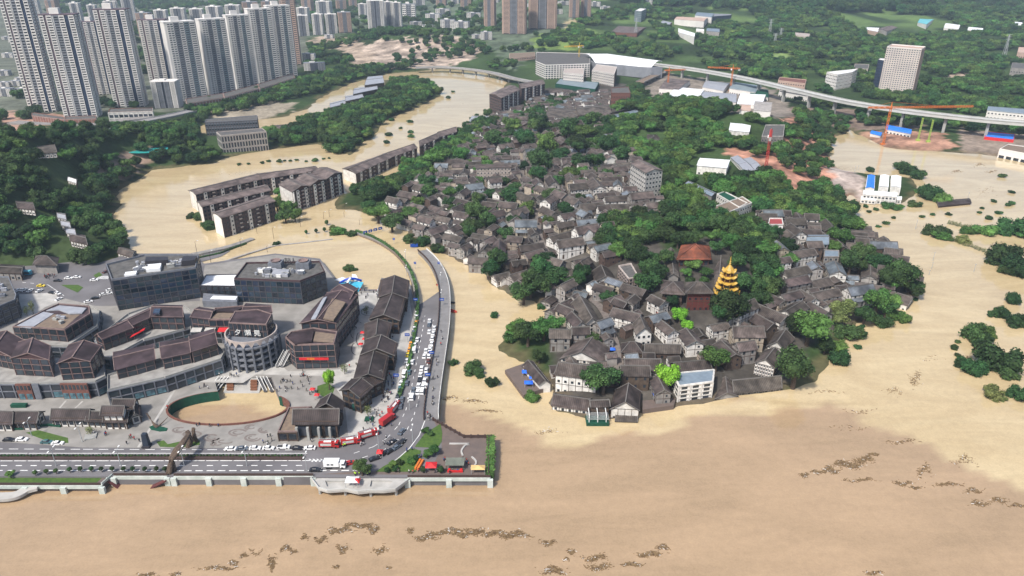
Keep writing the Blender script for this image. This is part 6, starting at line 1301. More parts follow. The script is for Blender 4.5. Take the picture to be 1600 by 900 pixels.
scatter([(1060, 345), (1110, 333), (1155, 350), (1130, 372), (1080, 374)], 11, (6, 8.5), DK, seed=44)
# old-town scattered trees
scatter([(620, 335), (660, 265), (700, 215), (790, 170), (960, 150), (960, 350), (1000, 470), (1000, 530), (870, 560), (860, 480), (750, 400)], 22, (4.5, 8), DK, clump=-.05, seed=21)
scatter([(1130, 500), (1200, 460), (1230, 380), (1350, 400), (1400, 460), (1280, 500), (1200, 580), (1110, 590)], 19, (5, 8.5), DK, clump=-.15, seed=22)
NEAR_END = len(OTH)
# the far hillside and the green between the towers
scatter([(830, 72), (890, 40), (940, 20), (1000, 8), (1100, -10), (1300, -20), (1640, -20), (1640, 195), (1480, 176), (1330, 155), (1240, 135), (1120, 110), (1040, 95), (930, 78)], 17, (7, 12.5), ['dark', 'mid', 'mid'], clump=-.22, seed=30)
scatter([(1100, -45), (1640, -45), (1640, 30), (1300, 20), (1000, 10), (850, -20), (850, -45)], 34, (15, 24), ['dark'], clump=-.6, seed=31, avoid=False)
scatter([(480, 75), (600, 45), (760, 68), (850, 75), (840, 110), (760, 108), (700, 92), (600, 62), (550, 70), (550, 100), (480, 120)], 17, (7, 10), DK, clump=-.15, seed=32)
scatter([(560, 105), (655, 104), (660, 98), (740, 92), (830, 100), (840, 85), (760, 62), (600, 58), (545, 62), (480, 70), (480, 88), (540, 100)], 26, (6, 9), DK, clump=.1, seed=33)
scatter([(-60, 175), (30, 175), (40, 60), (120, -40), (520, -45), (900, -45), (860, 60), (500, 55), (300, 90), (120, 170), (-60, 215)], 30, (8, 14), DK, clump=-.15, seed=34)
scatter([(140, 172), (165, 160), (240, 162), (250, 170), (200, 172)], 14, (6, 8), DK, seed=35)
print('scattered', NEAR_END, len(OTH))
scr = []
for i, t_ in enumerate(OTH[:NEAR_END]):
 X_, Y_ = proj(t_[0], t_[1], t_[2]); dep = t_[1] * CP - (t_[2] - CAM_H) * SP
 if -20 < X_ < 1620: scr.append((t_[3] / dep, i))
scr.sort(reverse=True)
n_have = sum(1 for o in S.objects if o.get('category') == 'tree')
keep = set(i for _, i in scr[:max(0, 300 - n_have)])
for i in keep:
 x, y, z, r, kd = OTH[i]; add_tree(x, y, z, r, kd, look=kinds[kd], group='trees of the old town and the wooded slopes')
# everything else reads as woodland: one object of instanced crowns
tcol = bpy.data.collections.new('woodland_crowns')
for nm in ('dark', 'mid'):
 for k, (cm, tm) in enumerate(TR[nm]):
  o = bpy.data.objects.new('woodland_crown', cm); tcol.objects.link(o); o['kind'] = 'helper'
rest = [t_ for i, t_ in enumerate(OTH) if i not in keep]
pm = bpy.data.meshes.new('woodland'); pm.from_pydata([(t_[0], t_[1], t_[2]) for t_ in rest], [], [])
a_ = pm.attributes.new('radius', 'FLOAT', 'POINT'); a_.data.foreach_set('value', np.array([t_[3] for t_ in rest], np.float32))
a_ = pm.attributes.new('turn', 'FLOAT', 'POINT'); a_.data.foreach_set('value', rng.uniform(0, 6.28, len(rest)).astype(np.float32))
a_ = pm.attributes.new('pick', 'INT', 'POINT'); a_.data.foreach_set('value', np.array([int(rng.integers(3)) + (3 if t_[4] == 'mid' else 0) for t_ in rest], np.int32))
wood = bpy.data.objects.new('woodland', pm); COL.objects.link(wood); tag(wood, kind='stuff')
ng = bpy.data.node_groups.new('woodland_scatter', 'GeometryNodeTree')
ng.interface.new_socket('Geometry', in_out='INPUT', socket_type='NodeSocketGeometry'); ng.interface.new_socket('Geometry', in_out='OUTPUT', socket_type='NodeSocketGeometry')
gi, go = ng.nodes.new('NodeGroupInput'), ng.nodes.new('NodeGroupOutput'); ip = ng.nodes.new('GeometryNodeInstanceOnPoints'); ci = ng.nodes.new('GeometryNodeCollectionInfo')
ci.inputs['Collection'].default_value = tcol; ci.inputs['Separate Children'].default_value = True; ci.inputs['Reset Children'].default_value = True
def na(n, tp):
 x = ng.nodes.new('GeometryNodeInputNamedAttribute'); x.data_type = tp; x.inputs['Name'].default_value = n; return x.outputs[0]
cx_ = ng.nodes.new('ShaderNodeCombineXYZ'); ng.links.new(na('turn', 'FLOAT'), cx_.inputs[2])
ng.links.new(gi.outputs[0], ip.inputs['Points']); ng.links.new(ci.outputs[0], ip.inputs['Instance']); ip.inputs['Pick Instance'].default_value = True
ng.links.new(na('pick', 'INT'), ip.inputs['Instance Index']); ng.links.new(cx_.outputs[0], ip.inputs['Rotation']); ng.links.new(na('radius', 'FLOAT'), ip.inputs['Scale']); ng.links.new(ip.outputs[0], go.inputs[0])
md = wood.modifiers.new('scatter', 'NODES'); md.node_group = ng
# ---------------------------------------------------------------- houses of the old town
TOWN1 = [(604, 338), (640, 300), (662, 270), (690, 240), (715, 215), (790, 178), (860, 150), (950, 150), (950, 200), (1000, 260), (1035, 335), (950, 352), (958, 400), (1000, 470), (1030, 480), (1035, 520), (1095, 530), (1110, 592), (1120, 620), (955, 652), (868, 640), (872, 600), (866, 480), (800, 462), (742, 415), (690, 392), (640, 362)]
TOWN2 = [(1185, 335), (1240, 345), (1300, 372), (1345, 368), (1395, 398), (1430, 440), (1420, 470), (1370, 478), (1300, 480), (1240, 530), (1225, 600), (1120, 620), (1105, 560), (1100, 520), (1150, 500), (1205, 470), (1215, 400)]
ALLEY = [[(805, 232), (818, 260), (812, 300), (838, 330), (842, 365), (858, 400), (885, 430), (918, 462), (938, 480), (955, 510), (962, 540), (968, 562), (962, 590)], [(842, 365), (900, 372), (950, 360)], [(1100, 520), (1120, 545)], [(700, 360), (740, 372), (800, 380), (850, 385)], [(650, 320), (690, 300), (740, 300), (810, 300)]]
ALW = [[G(*p) for p in a] for a in ALLEY]
def alley_d(x, y):
 best = 1e9
 for a in ALW:
  for p, q in zip(a, a[1:]):
   ex, ey = q.x - p.x, q.y - p.y; t = max(0, min(1, ((x - p.x) * ex + (y - p.y) * ey) / (ex * ex + ey * ey + 1e-9))); best = min(best, math.hypot(x - p.x - t * ex, y - p.y - t * ey))
 return best
ORI = [(640, 340, -38), (700, 370, -35), (720, 270, 5), (760, 230, 30), (800, 330, 60), (830, 420, 35), (880, 380, 25), (900, 460, 55), (900, 550, 5), (960, 620, 0), (1050, 600, 3), (980, 380, 20), (930, 300, 10), (860, 180, 15), (760, 390, -30), (950, 500, 50), (1250, 400, 5), (1330, 430, -15), (1200, 460, 40), (1230, 520, 35), (1150, 580, 8), (1380, 440, -30), (1290, 470, 15), (1250, 350, -10)]
ORW = [(G(a, b_), c) for a, b_, c in ORI]
def rectpts(x, y, w_, d_, a):
 ca, sa = math.cos(a), math.sin(a); return [(x + sx * w_ / 2 * ca - sy * d_ / 2 * sa, y + sx * w_ / 2 * sa + sy * d_ / 2 * ca) for sx, sy in ((-1, -1), (1, -1), (1, 1), (-1, 1))]
def sat(A, B):
 for Pp in (A, B):
  for i in range(len(Pp)):
   p, q = Pp[i], Pp[(i + 1) % len(Pp)]; nx_, ny_ = q[1] - p[1], p[0] - q[0]
   a = [nx_ * v[0] + ny_ * v[1] for v in A]; b_ = [nx_ * v[0] + ny_ * v[1] for v in B]
   if max(a) <= min(b_) or max(b_) <= min(a): return False
 return True
PLACED = []
cells = {}
def put(P_, x, y):
 PLACED.append(P_)
 for i in range(int((x - 20) // 20), int((x + 20) // 20) + 1):
  for j in range(int((y - 20) // 20), int((y + 20) // 20) + 1): cells.setdefault((i, j), []).append(P_)
for q in OCC: put(q, sum(p[0] for p in q) / len(q), sum(p[1] for p in q) / len(q))
TC = CIR + [(OTH[i][0], OTH[i][1], OTH[i][3] * .62) for i in range(NEAR_END)]
tcell = {}
for c in TC: tcell.setdefault((int(c[0] // 20), int(c[1] // 20)), []).append(c)
HOUSES = []
rh = random.Random(11)
for town in (TOWN1, TOWN2):
 WT = [G(*p) for p in town]; x0, x1 = min(p.x for p in WT), max(p.x for p in WT); y0, y1 = min(p.y for p in WT), max(p.y for p in WT)
 tp = np.array(town, float)
 for (n, wr, dr) in ((1200, (13, 19), (7.5, 9.5)), (5000, (9, 13), (6, 8)), (9000, (7, 9.5), (5, 6.8)), (9000, (5, 7), (4, 5.5))):
  xs_ = [rh.uniform(x0, x1) for _ in range(n)]; ys_ = [rh.uniform(y0, y1) for _ in range(n)]
  hs = height(np.array(xs_), np.array(ys_)); Xq, Yq = proj(np.array(xs_), np.array(ys_), hs); ok = pip(Xq, Yq, tp) & (hs > .3)
  for i in np.nonzero(ok)[0]:
   x, y = xs_[i], ys_[i]; w_, d_ = rh.uniform(*wr), rh.uniform(*dr)
   if any((x - c[0]) ** 2 + (y - c[1]) ** 2 < (c[2] + d_ * .42) ** 2 for a in (-1, 0, 1) for b_ in (-1, 0, 1) for c in tcell.get((int(x // 20) + a, int(y // 20) + b_), ())): continue
   if alley_d(x, y) < d_ / 2 + 1.6: continue
   wsum = 0; sx_ = sy_ = 0
   for p, an in ORW:
    dd = 1 / ((x - p.x) ** 2 + (y - p.y) ** 2 + 60) ** 1.5; sx_ += dd * math.cos(R(an * 2)); sy_ += dd * math.sin(R(an * 2))
   a = math.atan2(sy_, sx_) / 2 + R(rh.gauss(0, 7)) + (math.pi / 2 if rh.random() < .38 else 0)
   P_ = rectpts(x, y, w_, d_, a)
   if any(sat(P_, Q) for Q in cells.get((int(x // 20), int(y // 20)), ())): continue
   put(P_, x, y); HOUSES.append((x, y, w_, d_, a))
print('houses', len(HOUSES))
M_hw = [M_wwall, M_gwall, M_wood, mat('buff_plaster', (.44, .38, .30), .9, (.30, .26, .21), .4, rnd=.2)]
RT = [M_tile, roofmat('brown_grey_tiles', (.040, .032, .030), (.088, .070, .063), .4), roofmat('blue_grey_tiles', (.085, .10, .12), (.15, .17, .19))]
def house_template(w_, d_, h_, wi, ri, style):
 root = bpy.data.objects.new('house', None); COL.objects.link(root); kids = []
 wb, rb, rg = MB(), MB(), MB(); q = rectpts(0, 0, w_, d_, 0)
 wb.prism(q, -2.5, h_); rise = d_ * .27
 gable_roof(rb, wb, q, h_, rise, .55, .22, rg)
 if style == 1:   # cross gable
  q2 = [(w_ * .12, -d_ / 2 - 1.2), (w_ * .12, d_ * .1), (-w_ * .28, d_ * .1), (-w_ * .28, -d_ / 2 - 1.2)]
  q2 = q2 if ccw(q2) else q2[::-1]; wb.prism(q2, -2.5, h_ - .1); gable_roof(rb, wb, q2, h_ - .05, rise * .9, .4, .2, None)
 if style == 2:   # lean-to
  rb.slab([(-w_ / 2 + .3, -d_ / 2 - 2.4, h_ * .52), (w_ / 2 - .3, -d_ / 2 - 2.4, h_ * .52), (w_ / 2 - .3, -d_ / 2, h_ * .72), (-w_ / 2 + .3, -d_ / 2, h_ * .72)], .18)
  for k in (-.42, 0, .42): wb.box((w_ * k, -d_ / 2 - 2.1, -2.5), (.3, .3, h_ * .52 + 2.4))
 wl = wb.build('wall', M_hw[wi]); rf = rb.build('roof', RT[ri], uvroof=True); rdg = rg.build('ridge', M_ridge)
 fr = MB()
 for k in range(int(w_ / 2.6) + 1):
  x_ = -w_ / 2 + .15 + (w_ - .3) * k / max(1, int(w_ / 2.6))
  for s_ in (-1, 1): fr.box((x_, s_ * (d_ / 2 + .03), 0), (.2, .12, h_ - .05))
 for s_ in (-1, 1):
  fr.box((0, s_ * (d_ / 2 + .03), h_ * .52), (w_ - .1, .11, .2)); fr.box((s_ * (w_ / 2 + .03), 0, h_ - .1), (.11, d_ - .1, .22)); fr.box((s_ * (w_ / 2 + .03), 0, h_ * .52), (.11, d_ - .1, .2)); fr.box((s_ * (w_ / 2 + .03), 0, 0), (.12, .2, h_ + rise * .8))
 f_ = fr.build('timber_frame', M_wood) if wi != 2 else None
 for o in (wl, rf) + ((f_,) if f_ else ()): o.parent = root; kids.append(o)
 rdg.parent = rf; KIDS[rf.name] = [rdg]; KIDS[wl.name] = []; KIDS[rdg.name] = []
 if f_: KIDS[f_.name] = []
 nf = 2 if h_ > 5 else 1
 def box(nm, m, x_, y_, z_, sx_, sy_, sz_):
  o = bpy.data.objects.new(nm, unitbox(m)); o.parent = root; o.location = (x_, y_, z_); o.scale = (sx_, sy_, sz_); COL.objects.link(o); kids.append(o); KIDS[o.name] = []
 for f in range(nf):
  z_ = h_ * (f + .55) / nf
  for s_ in (-1, 1):
   n = 2 if w_ < 11 else 3
   for k in range(n):
    if f == 0 and k == 0: box('door', M_wood, -w_ * .33, s_ * d_ / 2, 1.05, 1.2, .16, 2.1)
    else: box('window', M_glass, -w_ / 2 + w_ * (k + .5) / n + .2, s_ * (d_ / 2 + .01), z_, 1.1, .14, 1.2)
   box('window', M_glass, s_ * (w_ / 2 + .01), -d_ * .22, z_, .14, 1.0, 1.1)
 KIDS[root.name] = kids; root['_d'] = (w_, d_); return root
TMP = {}
usedh = set()
proj_sz = []
for i, (x, y, w_, d_, a) in enumerate(HOUSES):
 z = float(height(x, y)); dep = y * CP + (CAM_H - z) * SP; proj_sz.append((math.sqrt(w_ * d_) / dep, i))
proj_sz.sort(reverse=True); own = set(i for _, i in proj_sz[:296])
restb = {0: MB(), 1: MB(), 2: MB(), 3: MB()}
def look_of(w_, wi, ri, st, nf):
 size = 'long' if w_ > 13 else ('small' if w_ < 8.5 else ''); wl = ['white-walled', 'grey-walled', 'timber', 'buff-walled'][wi]; rf = ['grey-roofed', 'brown-roofed', 'blue-roofed'][ri]
 return (size + ' ' + rf + ' ' + wl + ' house').strip()
for i, (x, y, w_, d_, a) in enumerate(HOUSES):
 c4 = rectpts(x, y, w_, d_, a); z = float(np.mean(height(np.array([p[0] for p in c4]), np.array([p[1] for p in c4]))))
 wi = rh.choices([0, 1, 2, 3], [.42, .24, .2, .14])[0]; ri = rh.choices([0, 1, 2], [.46, .45, .09])[0]; st = rh.choices([0, 1, 2], [.62, .2, .18])[0]; hh = rh.choice([3.6, 6.2, 6.2, 8.2]) if w_ > 8 else rh.choice([3.4, 5.4])
 if i in own:
  bw = min((7, 9.5, 12.5, 17), key=lambda v: abs(v - w_)); key = (bw, hh > 5, wi, ri, st)
  if key not in TMP: TMP[key] = house_template(bw, {7: 5.5, 9.5: 7, 12.5: 8, 17: 9.5}[bw], 6.2 if hh > 5 else 3.5, wi, ri, st); o = TMP[key]
  else: o = copy_tree(TMP[key])
  o.location = (x, y, z); o.rotation_euler = (0, 0, a); td = TMP[key]['_d']; o.scale = (w_ / td[0], d_ / td[1], hh / (6.2 if hh > 5 else 3.5))
  tag(o, 'x', 'house', 'houses of the old town'); TOL.append((o, look_of(w_, wi, ri, st, 1)))
 else:
  b = restb[0]; wbm, rbm, rgm = MB(), MB(), MB(); wbm.prism(c4, z - 2.5, z + hh); gable_roof(rbm, wbm, c4, z + hh, d_ * .27, .5, .2, rgm)
  for mb_, mi in ((wbm, (0, 1, 2, 3)[wi]), (rbm, 4 + ri), (rgm, 7)):
   off = len(b.v); b.v += mb_.v; b.f += [tuple(k + off for k in f) for f in mb_.f]; b.m += [mi] * len(mb_.f)
if restb[0].f:
 o = restb[0].build('small_back_houses', M_hw + RT + [M_ridge], uvroof=True); tag(o, kind='stuff')
# paving of the alleys
for k, a in enumerate(ALLEY[:1]):
 pts = [(p.x, p.y, float(height(p.x, p.y)) + .35) for p in ALW[k]]
 o, *_ = ribbon('alley_paving', pts, 4.2, mat('alley_stone', (.13, .11, .10), .9, (.19, .165, .15), .5), .5, kind='structure', world=True)
# ---------------------------------------------------------------- waterfront, streets and plaza details
def wpt(x, y, z): return at(x, y, z)
ZR = ZP + .004
b = MB()
L_ = [(650.5, 500, ZP), (654, 486, 1.6), (655, 474, -.2), (654, 455, -2.2), (648, 425, -3)]; R_ = [(692, 500, ZP), (693, 482, 2.6), (693, 466, 1.2), (692, 450, -.1), (688, 425, -2)]
for i in range(4):
 q = [at(*L_[i]), at(*R_[i]), at(*R_[i + 1]), at(*L_[i + 1])]; b.face(q)
tag(b.build('road_ramp', M_asph), kind='structure')
prom, PQ, PLf, PRt = ribbon('promenade', [(660, 391, 2.2), (670, 400, 2.6), (680, 412, 3), (689, 430, 3.6), (694.5, 455, 4.1), (694, 500, 4.25), (687, 550, 4.25), (679, 600, 4.25), (674, 640, 4.25), (674, 656, 4.25)], 6.5, mat('promenade_paving', (.21, .205, .205), .85, (.17, .165, .165), .3), 4.5, kind='structure')
M_fence = mat('fence_brown', (.07, .045, .04), .8)
def fence_along(E, name, m, label, cat, h=1.1, w_=.18, off=.2, posts=True, group=None):
 root = empty(name, E[0], label, cat, group); b = MB(); p_ = MB()
 for i in range(len(E) - 1):
  a, c = E[i], E[i + 1]; d = c - a; rz = math.atan2(d.y, d.x); Lh = Vector((d.x, d.y)).length; z = (a.z + c.z) / 2
  b.box(((a.x + c.x) / 2, (a.y + c.y) / 2, z + h - .25), (Lh + .05, w_, .25), rz); b.box(((a.x + c.x) / 2, (a.y + c.y) / 2, z), (Lh + .05, w_ * .6, h - .26), rz)
  n = max(1, int(Lh / 2.5))
  for k in range(n):
   t = k / n; p_.box((a.x + d.x * t, a.y + d.y * t, a.z + d.z * t), (w_ * 1.8, w_ * 1.8, h + .2), rz)
 b.build('rail', m, root)
 if posts: tag(p_.build('posts', m, root), kind='stuff')
 return root
fence_along(PRt, 'railing', M_fence, 'long dark brown railing on the flood side of the curved promenade', 'railing', 1.2, .3)
fence_along([p + Vector((0, 0, .02)) for p in PLf], 'barrier', M_white, 'white crowd barrier between the jammed road and the curved promenade', 'barrier', 1.0, .16)
# hedges
def hedge(pts, width, h, label, m=L_dark, dens=2.2, world=False, cat='hedge'):
 P_ = [at(*p) if not world else Vector(p) for p in pts]; root = empty('hedge', P_[0], label, cat, 'hedges'); b = MB(); r = random.Random(len(pts))
 for a, c in zip(P_, P_[1:]):
  d = c - a; Lh = Vector((d.x, d.y)).length; rz = math.atan2(d.y, d.x); n = max(1, int(Lh / 3))
  for k in range(n):
   p = a + d * ((k + .5) / n); b.box((p.x, p.y, p.z), (Lh / n + .05, width * r.uniform(.7, .85), h * r.uniform(.8, .95)), rz)
  u = d.normalized(); v = Vector((-u.y, u.x, 0))
  for k in range(int(Lh * width * dens * 2)):
   p = a + d * r.random() + v * r.uniform(-.5, .5) * width + Vector((0, 0, h * (r.uniform(.2, 1.15)))); s_ = r.uniform(.2, .42)
   e1 = Vector((r.gauss(0, 1), r.gauss(0, 1), r.gauss(0, .5))).normalized() * s_; e2 = e1.orthogonal().normalized() * s_; b.face((p - e1, p - e2, p + e1, p + e2))
 b.build('foliage', m, root); return root
hedge([(556, 361, .8), (580, 369, .9), (600, 380, 1.1), (618, 393, 1.3), (632, 408, 1.6), (643, 426, 2), (650, 448, 2.6), (653, 475, 3.4), (651, 500, 4.1), (645, 540, 4.1), (637, 580, 4.1), (629, 605, 4.1), (623, 622, 4.1)], 2.0, 1.3, 'very long curved hedge on the median beside the jammed road')
ribbon('median_wall', [(552, 364, .8), (580, 374, .8), (600, 384, .9), (618, 397, 1), (632, 413, 1.1), (641, 432, 1.2), (646, 452, 1.4), (645, 474, 2.2)], 1.2, M_terr, 2.5, 'thin curved brown wall sweeping through the flood beside the long hedge', 'wall')
ribbon('median_strip', [(556, 363, .55), (580, 371.5, .6), (600, 382, .7), (618, 395, .8), (633, 411, 1), (643, 430, 1.4), (650, 452, 2), (650, 478, 3)], 3.2, M_pave, 2, kind='structure')
# lower-right river garden
sheet('garden_deck', [(678, 658), (711, 677), (724, 684.5), (768, 684.5), (766, 742), (500, 741), (560, 736), (600, 736), (672, 736), (690, 700), (690, 680)], ZP + .02, M_deckb)
M_grass = mat('lawn', (.075, .13, .025), .95, (.045, .09, .02), .8, detail=6)
for pxs in ([(663, 678), (688, 662), (691, 676), (690, 690), (683, 700), (648, 698)], [(587, 737), (600, 728), (620, 718), (642, 700), (658, 704), (650, 737)], [(486, 596), (500, 592), (515, 594), (523, 604), (515, 615), (500, 619), (493, 612)][0:0] or [(496, 603), (512, 598), (523, 606), (520, 615), (505, 620), (495, 613)], [(40, 676), (60, 672), (90, 680), (106, 684), (107, 692), (85, 692), (60, 684)], [(244, 690), (256, 688), (262, 694), (280, 690), (312, 688), (312, 695), (285, 699), (250, 698)], [(146, 430), (155, 425), (160, 430), (150, 434)], [(95, 445), (122, 445), (130, 449), (121, 457), (110, 452)]):
 o = sheet('lawn', pxs, ZP + .16, M_grass)
fence_along([at(x, y, ZP) for x, y in ((677, 657), (711, 676), (725, 684), (769, 684))], 'railing', M_fence, 'zigzag dark railing along the back of the river garden', 'railing', 1.4, .4)
fence_along([at(x, y, ZP) for x, y in ((764, 686), (763, 743))], 'railing', M_fence, 'short dark railing between the river garden deck and its green hedge', 'railing', 1.2, .3)
hedge([(767.5, 684, ZP - .5), (767, 715, ZP - .5), (765, 748, ZP - 1.2)], 4.0, 1.9, 'broad green hedge on the right edge of the river garden', L_mid)
# front parapet: white-green beam on piers over the water
M_beam = mat('weathered_white_beam', (.52, .56, .53), .8, (.38, .43, .40), .3)
def quay(x0, x1, y, label, z=ZP, group='quay parapets along the river'):
 a, c = at(x0, y, z), at(x1, y, z); root = empty('quay_wall', ((a.x + c.x) / 2, a.y, 0), label, 'quay wall', group); Lh = (c - a).length; rz = math.atan2(c.y - a.y, c.x - a.x); m_ = (a + c) / 2
 b = MB(); b.box((m_.x, m_.y - .35, z - 1.4), (Lh, .6, 1.5), rz); b.build('beam', M_beam, root)
 b = MB(); b.box((m_.x, m_.y - .1, z + 1.05), (Lh, .3, .2), rz); b.box((m_.x, m_.y - .1, z + .1), (Lh, .12, .95), rz); b.build('railing', M_fence, root)
 n = max(1, int(Lh / 13))
 for k in range(n + 1):
  p = a.lerp(c, k / n); b = MB(); b.box((p.x, p.y - .9, -1), (2.2, 1.2, z - .3 + 1), rz); b.build('pier', M_beam, root)
quay(-400, 44, 764, 'quay wall at the lower left edge, in front of the small planted deck', 2.6) if 0 else None
quay(272, 490, 743.5, 'long quay parapet between the root archway and the bow-shaped viewing deck')
quay(637, 766, 746, 'quay parapet in front of the river garden')
quay(178, 262, 743.2, 'short quay parapet between the two collapsed red-brown ramps')
# planted deck, lower left
pd = W2([(-420, 757), (160, 757), (174, 742), (-420, 742)], 3.2)
b = MB(); b.prism(pd, -2, 3.2); tag(b.build('planted_deck', M_deckb), kind='structure')
sheet('planting', [(-40, 755), (150, 755), (160, 746), (60, 744), (-40, 748)], 3.25, M_grass)
quay(-200, 160, 758, 'quay wall with green railing below the small planted deck at the lower left', 3.2)
a, c = at(160, 758, 3.2), at(176, 743, 3.6); fence_along([a, c], 'railing', M_beam, 'short slanting pale railing at the end of the planted deck', 'railing', 1.1, .3)
ribbon('curved_ramp', [(-60, 775, 2.2), (0, 775, 2.2), (25, 772, 2.3), (42, 763, 2.6), (60, 758, 3.2)], 4.2, M_palepave, 1.2, 'pale curved ramp descending to the flood at the lower left corner', 'ramp')
for x0, x1, lb in ((190, 172, 'left collapsed red-brown ramp dipping into the river'), (236, 262, 'right collapsed red-brown ramp dipping into the river')):
 a, c = at(x1, 746, 3.2), at(x0, 759, -.3); b = MB(); v = Vector((0, 2.2, 0)); b.slab([a - v, c - v, c + v, a + v] if x1 < x0 else [c - v, a - v, a + v, c + v], .5); tag(b.build('sunken_ramp', mat('ramp_red', (.12, .04, .04), .8)), lb, 'ramp', 'collapsed ramps')
# bow-shaped viewing deck
dk = empty('viewing_deck', at(560, 756, 3), 'bow-shaped pale viewing deck with cut-outs and white tents over the river', 'viewing deck')
out = [(486, 748), (498, 764), (512, 768), (540, 766), (560, 770), (578, 768), (600, 768), (618, 766), (640, 750), (636, 746), (600, 747), (566, 747), (530, 747), (500, 746)]
h1_ = [(508, 751), (511, 760), (538, 759), (553, 751)]; h2_ = [(580, 750), (578, 760), (608, 761), (613, 751)]
b = MB(); b.prism(W2(out, 3.4), 2.6, 3.4, holes=[W2(h1_, 3.4), W2(h2_, 3.4)], bottom=True); b.build('deck', M_palepave, dk)
E = [at(x, y, 3.4) for x, y in out[:9]]; b = MB()
for a, c in zip(E, E[1:]): d = c - a; b.box(((a.x + c.x) / 2, (a.y + c.y) / 2, 3.4), (d.length, .3, 1.0), math.atan2(d.y, d.x))
b.build('parapet', M_pale, dk)
for x, y in ((498, 763), (538, 765), (578, 767), (618, 765)): p = at(x, y, 3.4); b = MB(); b.lathe((p.x, p.y + 1, -1.5), [(.6, 0), (.6, 4)], 8); b.build('column', M_conc, dk)
def canopy(px, py, z, w_, d_, h, m, label, rise=1.2, legs=True, group=None, rz=0):
 p = at(px, py, z); root = empty('tent', p, label, 'tent', group); b = MB(); b.lathe((p.x, p.y, p.z + h), [(1.0, 0), (.02, rise)], 4, sx=w_ * .707, sy=d_ * .707, rz=0)
 b.v = [(p.x + (x - p.x) * math.cos(math.pi / 4) * 1 - (y - p.y) * w_ / d_ * math.sin(math.pi / 4), p.y + (x - p.x) * d_ / w_ * math.sin(math.pi / 4) + (y - p.y) * math.cos(math.pi / 4), zz) for x, y, zz in b.v]
 b.build('canopy', m, root)
 for sx, sy in ((-1, -1), (1, -1), (1, 1), (-1, 1)): l = MB(); l.box((p.x + sx * w_ * .46, p.y + sy * d_ * .46, p.z), (.12, .12, h)); l.build('leg', M_galv, root)
canopy(551, 757, 3.4, 5, 4, 2.4, M_whiteroof, 'white tent on the bow-shaped viewing deck'); canopy(558, 758, 3.4, 2.6, 3, 2.2, M_red, 'small red tent right of the white one on the viewing deck')
canopy(674, 734, ZP, 4.6, 4, 2.4, M_red, 'bright red stall canopy between two dark globe trees'); canopy(747, 738, ZP, 5.6, 3, 2.4, mat('straw_canvas', (.62, .42, .18), .8), 'straw-coloured stall canopy at the right end of the river garden')
canopy(594, 712, ZP, 2.6, 3, 2.0, M_red, 'little red tent at the road bend beside the dark cars')
M_umb = M_red
for i, (x, y) in enumerate([(489, 614), (496, 623), (573, 545), (570, 535), (567, 525), (564, 543)]):
 canopy(x, y, ZP + .13, 2.4, 2.4, 2.2, M_red, ['red parasol left of the oval lawn', 'red parasol below the oval lawn', 'red parasol nearest the road row among four in the swirl garden', 'second red parasol in the swirl garden', 'farthest red parasol in the swirl garden', 'red parasol at the inner curve of the swirl garden'][i], .8, group='red parasols')
pg_ = empty('pergola', at(710, 722, ZP), 'small grey-green slatted pergola in the middle of the river garden deck', 'pergola'); p = at(711, 722, ZP + 2.6)
b = MB(); b.box((p.x, p.y, ZP + 2.6), (7.4, 4.6, .25));
for k in range(16): b.box((p.x - 3.6 + k * .48, p.y, ZP + 2.86), (.2, 5, .2))
b.build('roof', mat('pergola_slats', (.22, .24, .20), .8), pg_)
for sx in (-1, 1):
 for sy in (-1, 1): l = MB(); l.box((p.x + sx * 3.3, p.y + sy * 2, ZP), (.25, .25, 2.6)); l.build('post', M_wood, pg_)
for pts, lb in (([(733, 693, ZP + .5), (726, 696, ZP + .5), (721, 704, ZP + .5), (723, 711, ZP + .5)], 'upper curved pale bench in the river garden'), ([(737, 713, ZP + .5), (743, 719, ZP + .5), (743, 725, ZP + .5), (736, 731, ZP + .5)], 'lower curved pale bench in the river garden'), ([(702, 692.5, ZP + .5), (718, 692.5, ZP + .5), (733, 692.5, ZP + .5)], 'straight pale bench along the river garden deck')):
 ribbon('bench', pts, .7, M_palepave, .5, lb, 'bench', group='garden benches')
b = MB(); p = at(711, 738, ZP); b.box((p.x, p.y, ZP), (6.2, .3, 1.0)); b.box((p.x - 2.4, p.y + .9, ZP), (.9, 1.5, .7)); b.box((p.x + 2.4, p.y + .9, ZP), (.9, 1.5, .7)); tag(b.build('barricade', M_red), 'red barricade standing on the river garden deck', 'barricade')
for i in range(2):
 p = at(653 + i * 4, 727 + i, ZP); b = MB(); b.box((p.x, p.y, ZP), (.8, 6, 1.1), R(-14)); tag(b.build('crash_barrier', M_cro), ['left', 'right'][i] + ' one of two orange crash barriers by the lawn edge', 'barrier', 'orange crash barriers')
# ---------------------------------------------------------------- road markings and medians
mk = MB()
def dash(p0, p1, w_=.16, on=2.5, off=3.5, z=ZR):
 a, c = at(*p0, z), at(*p1, z); d = c - a; Lh = d.length; u = d / Lh; v = Vector((-u.y, u.x, 0)) * w_; t = 0
 while t < Lh: e = min(t + on, Lh); q0, q1 = a + u * t, a + u * e; mk.face([(*(q0 - v)[:2], z), (*(q1 - v)[:2], z), (*(q1 + v)[:2], z), (*(q0 + v)[:2], z)]); t += on + off
dash((-300, 720.4), (545, 719.5), .2, 5, .6); dash((-300, 727.5), (300, 727.4), .22); dash((300, 727.4), (480, 727.2), .2); dash((-300, 735), (250, 735), .2, 3, 2); dash((270, 735.5), (560, 735), .24, 3, 1.5)
dash((-300, 700), (130, 702), .16, 4, 2.5); dash((130, 702), (480, 703), .16, 4, 2.5); dash((-300, 708.2), (480, 708.2), .14, 30, .5)
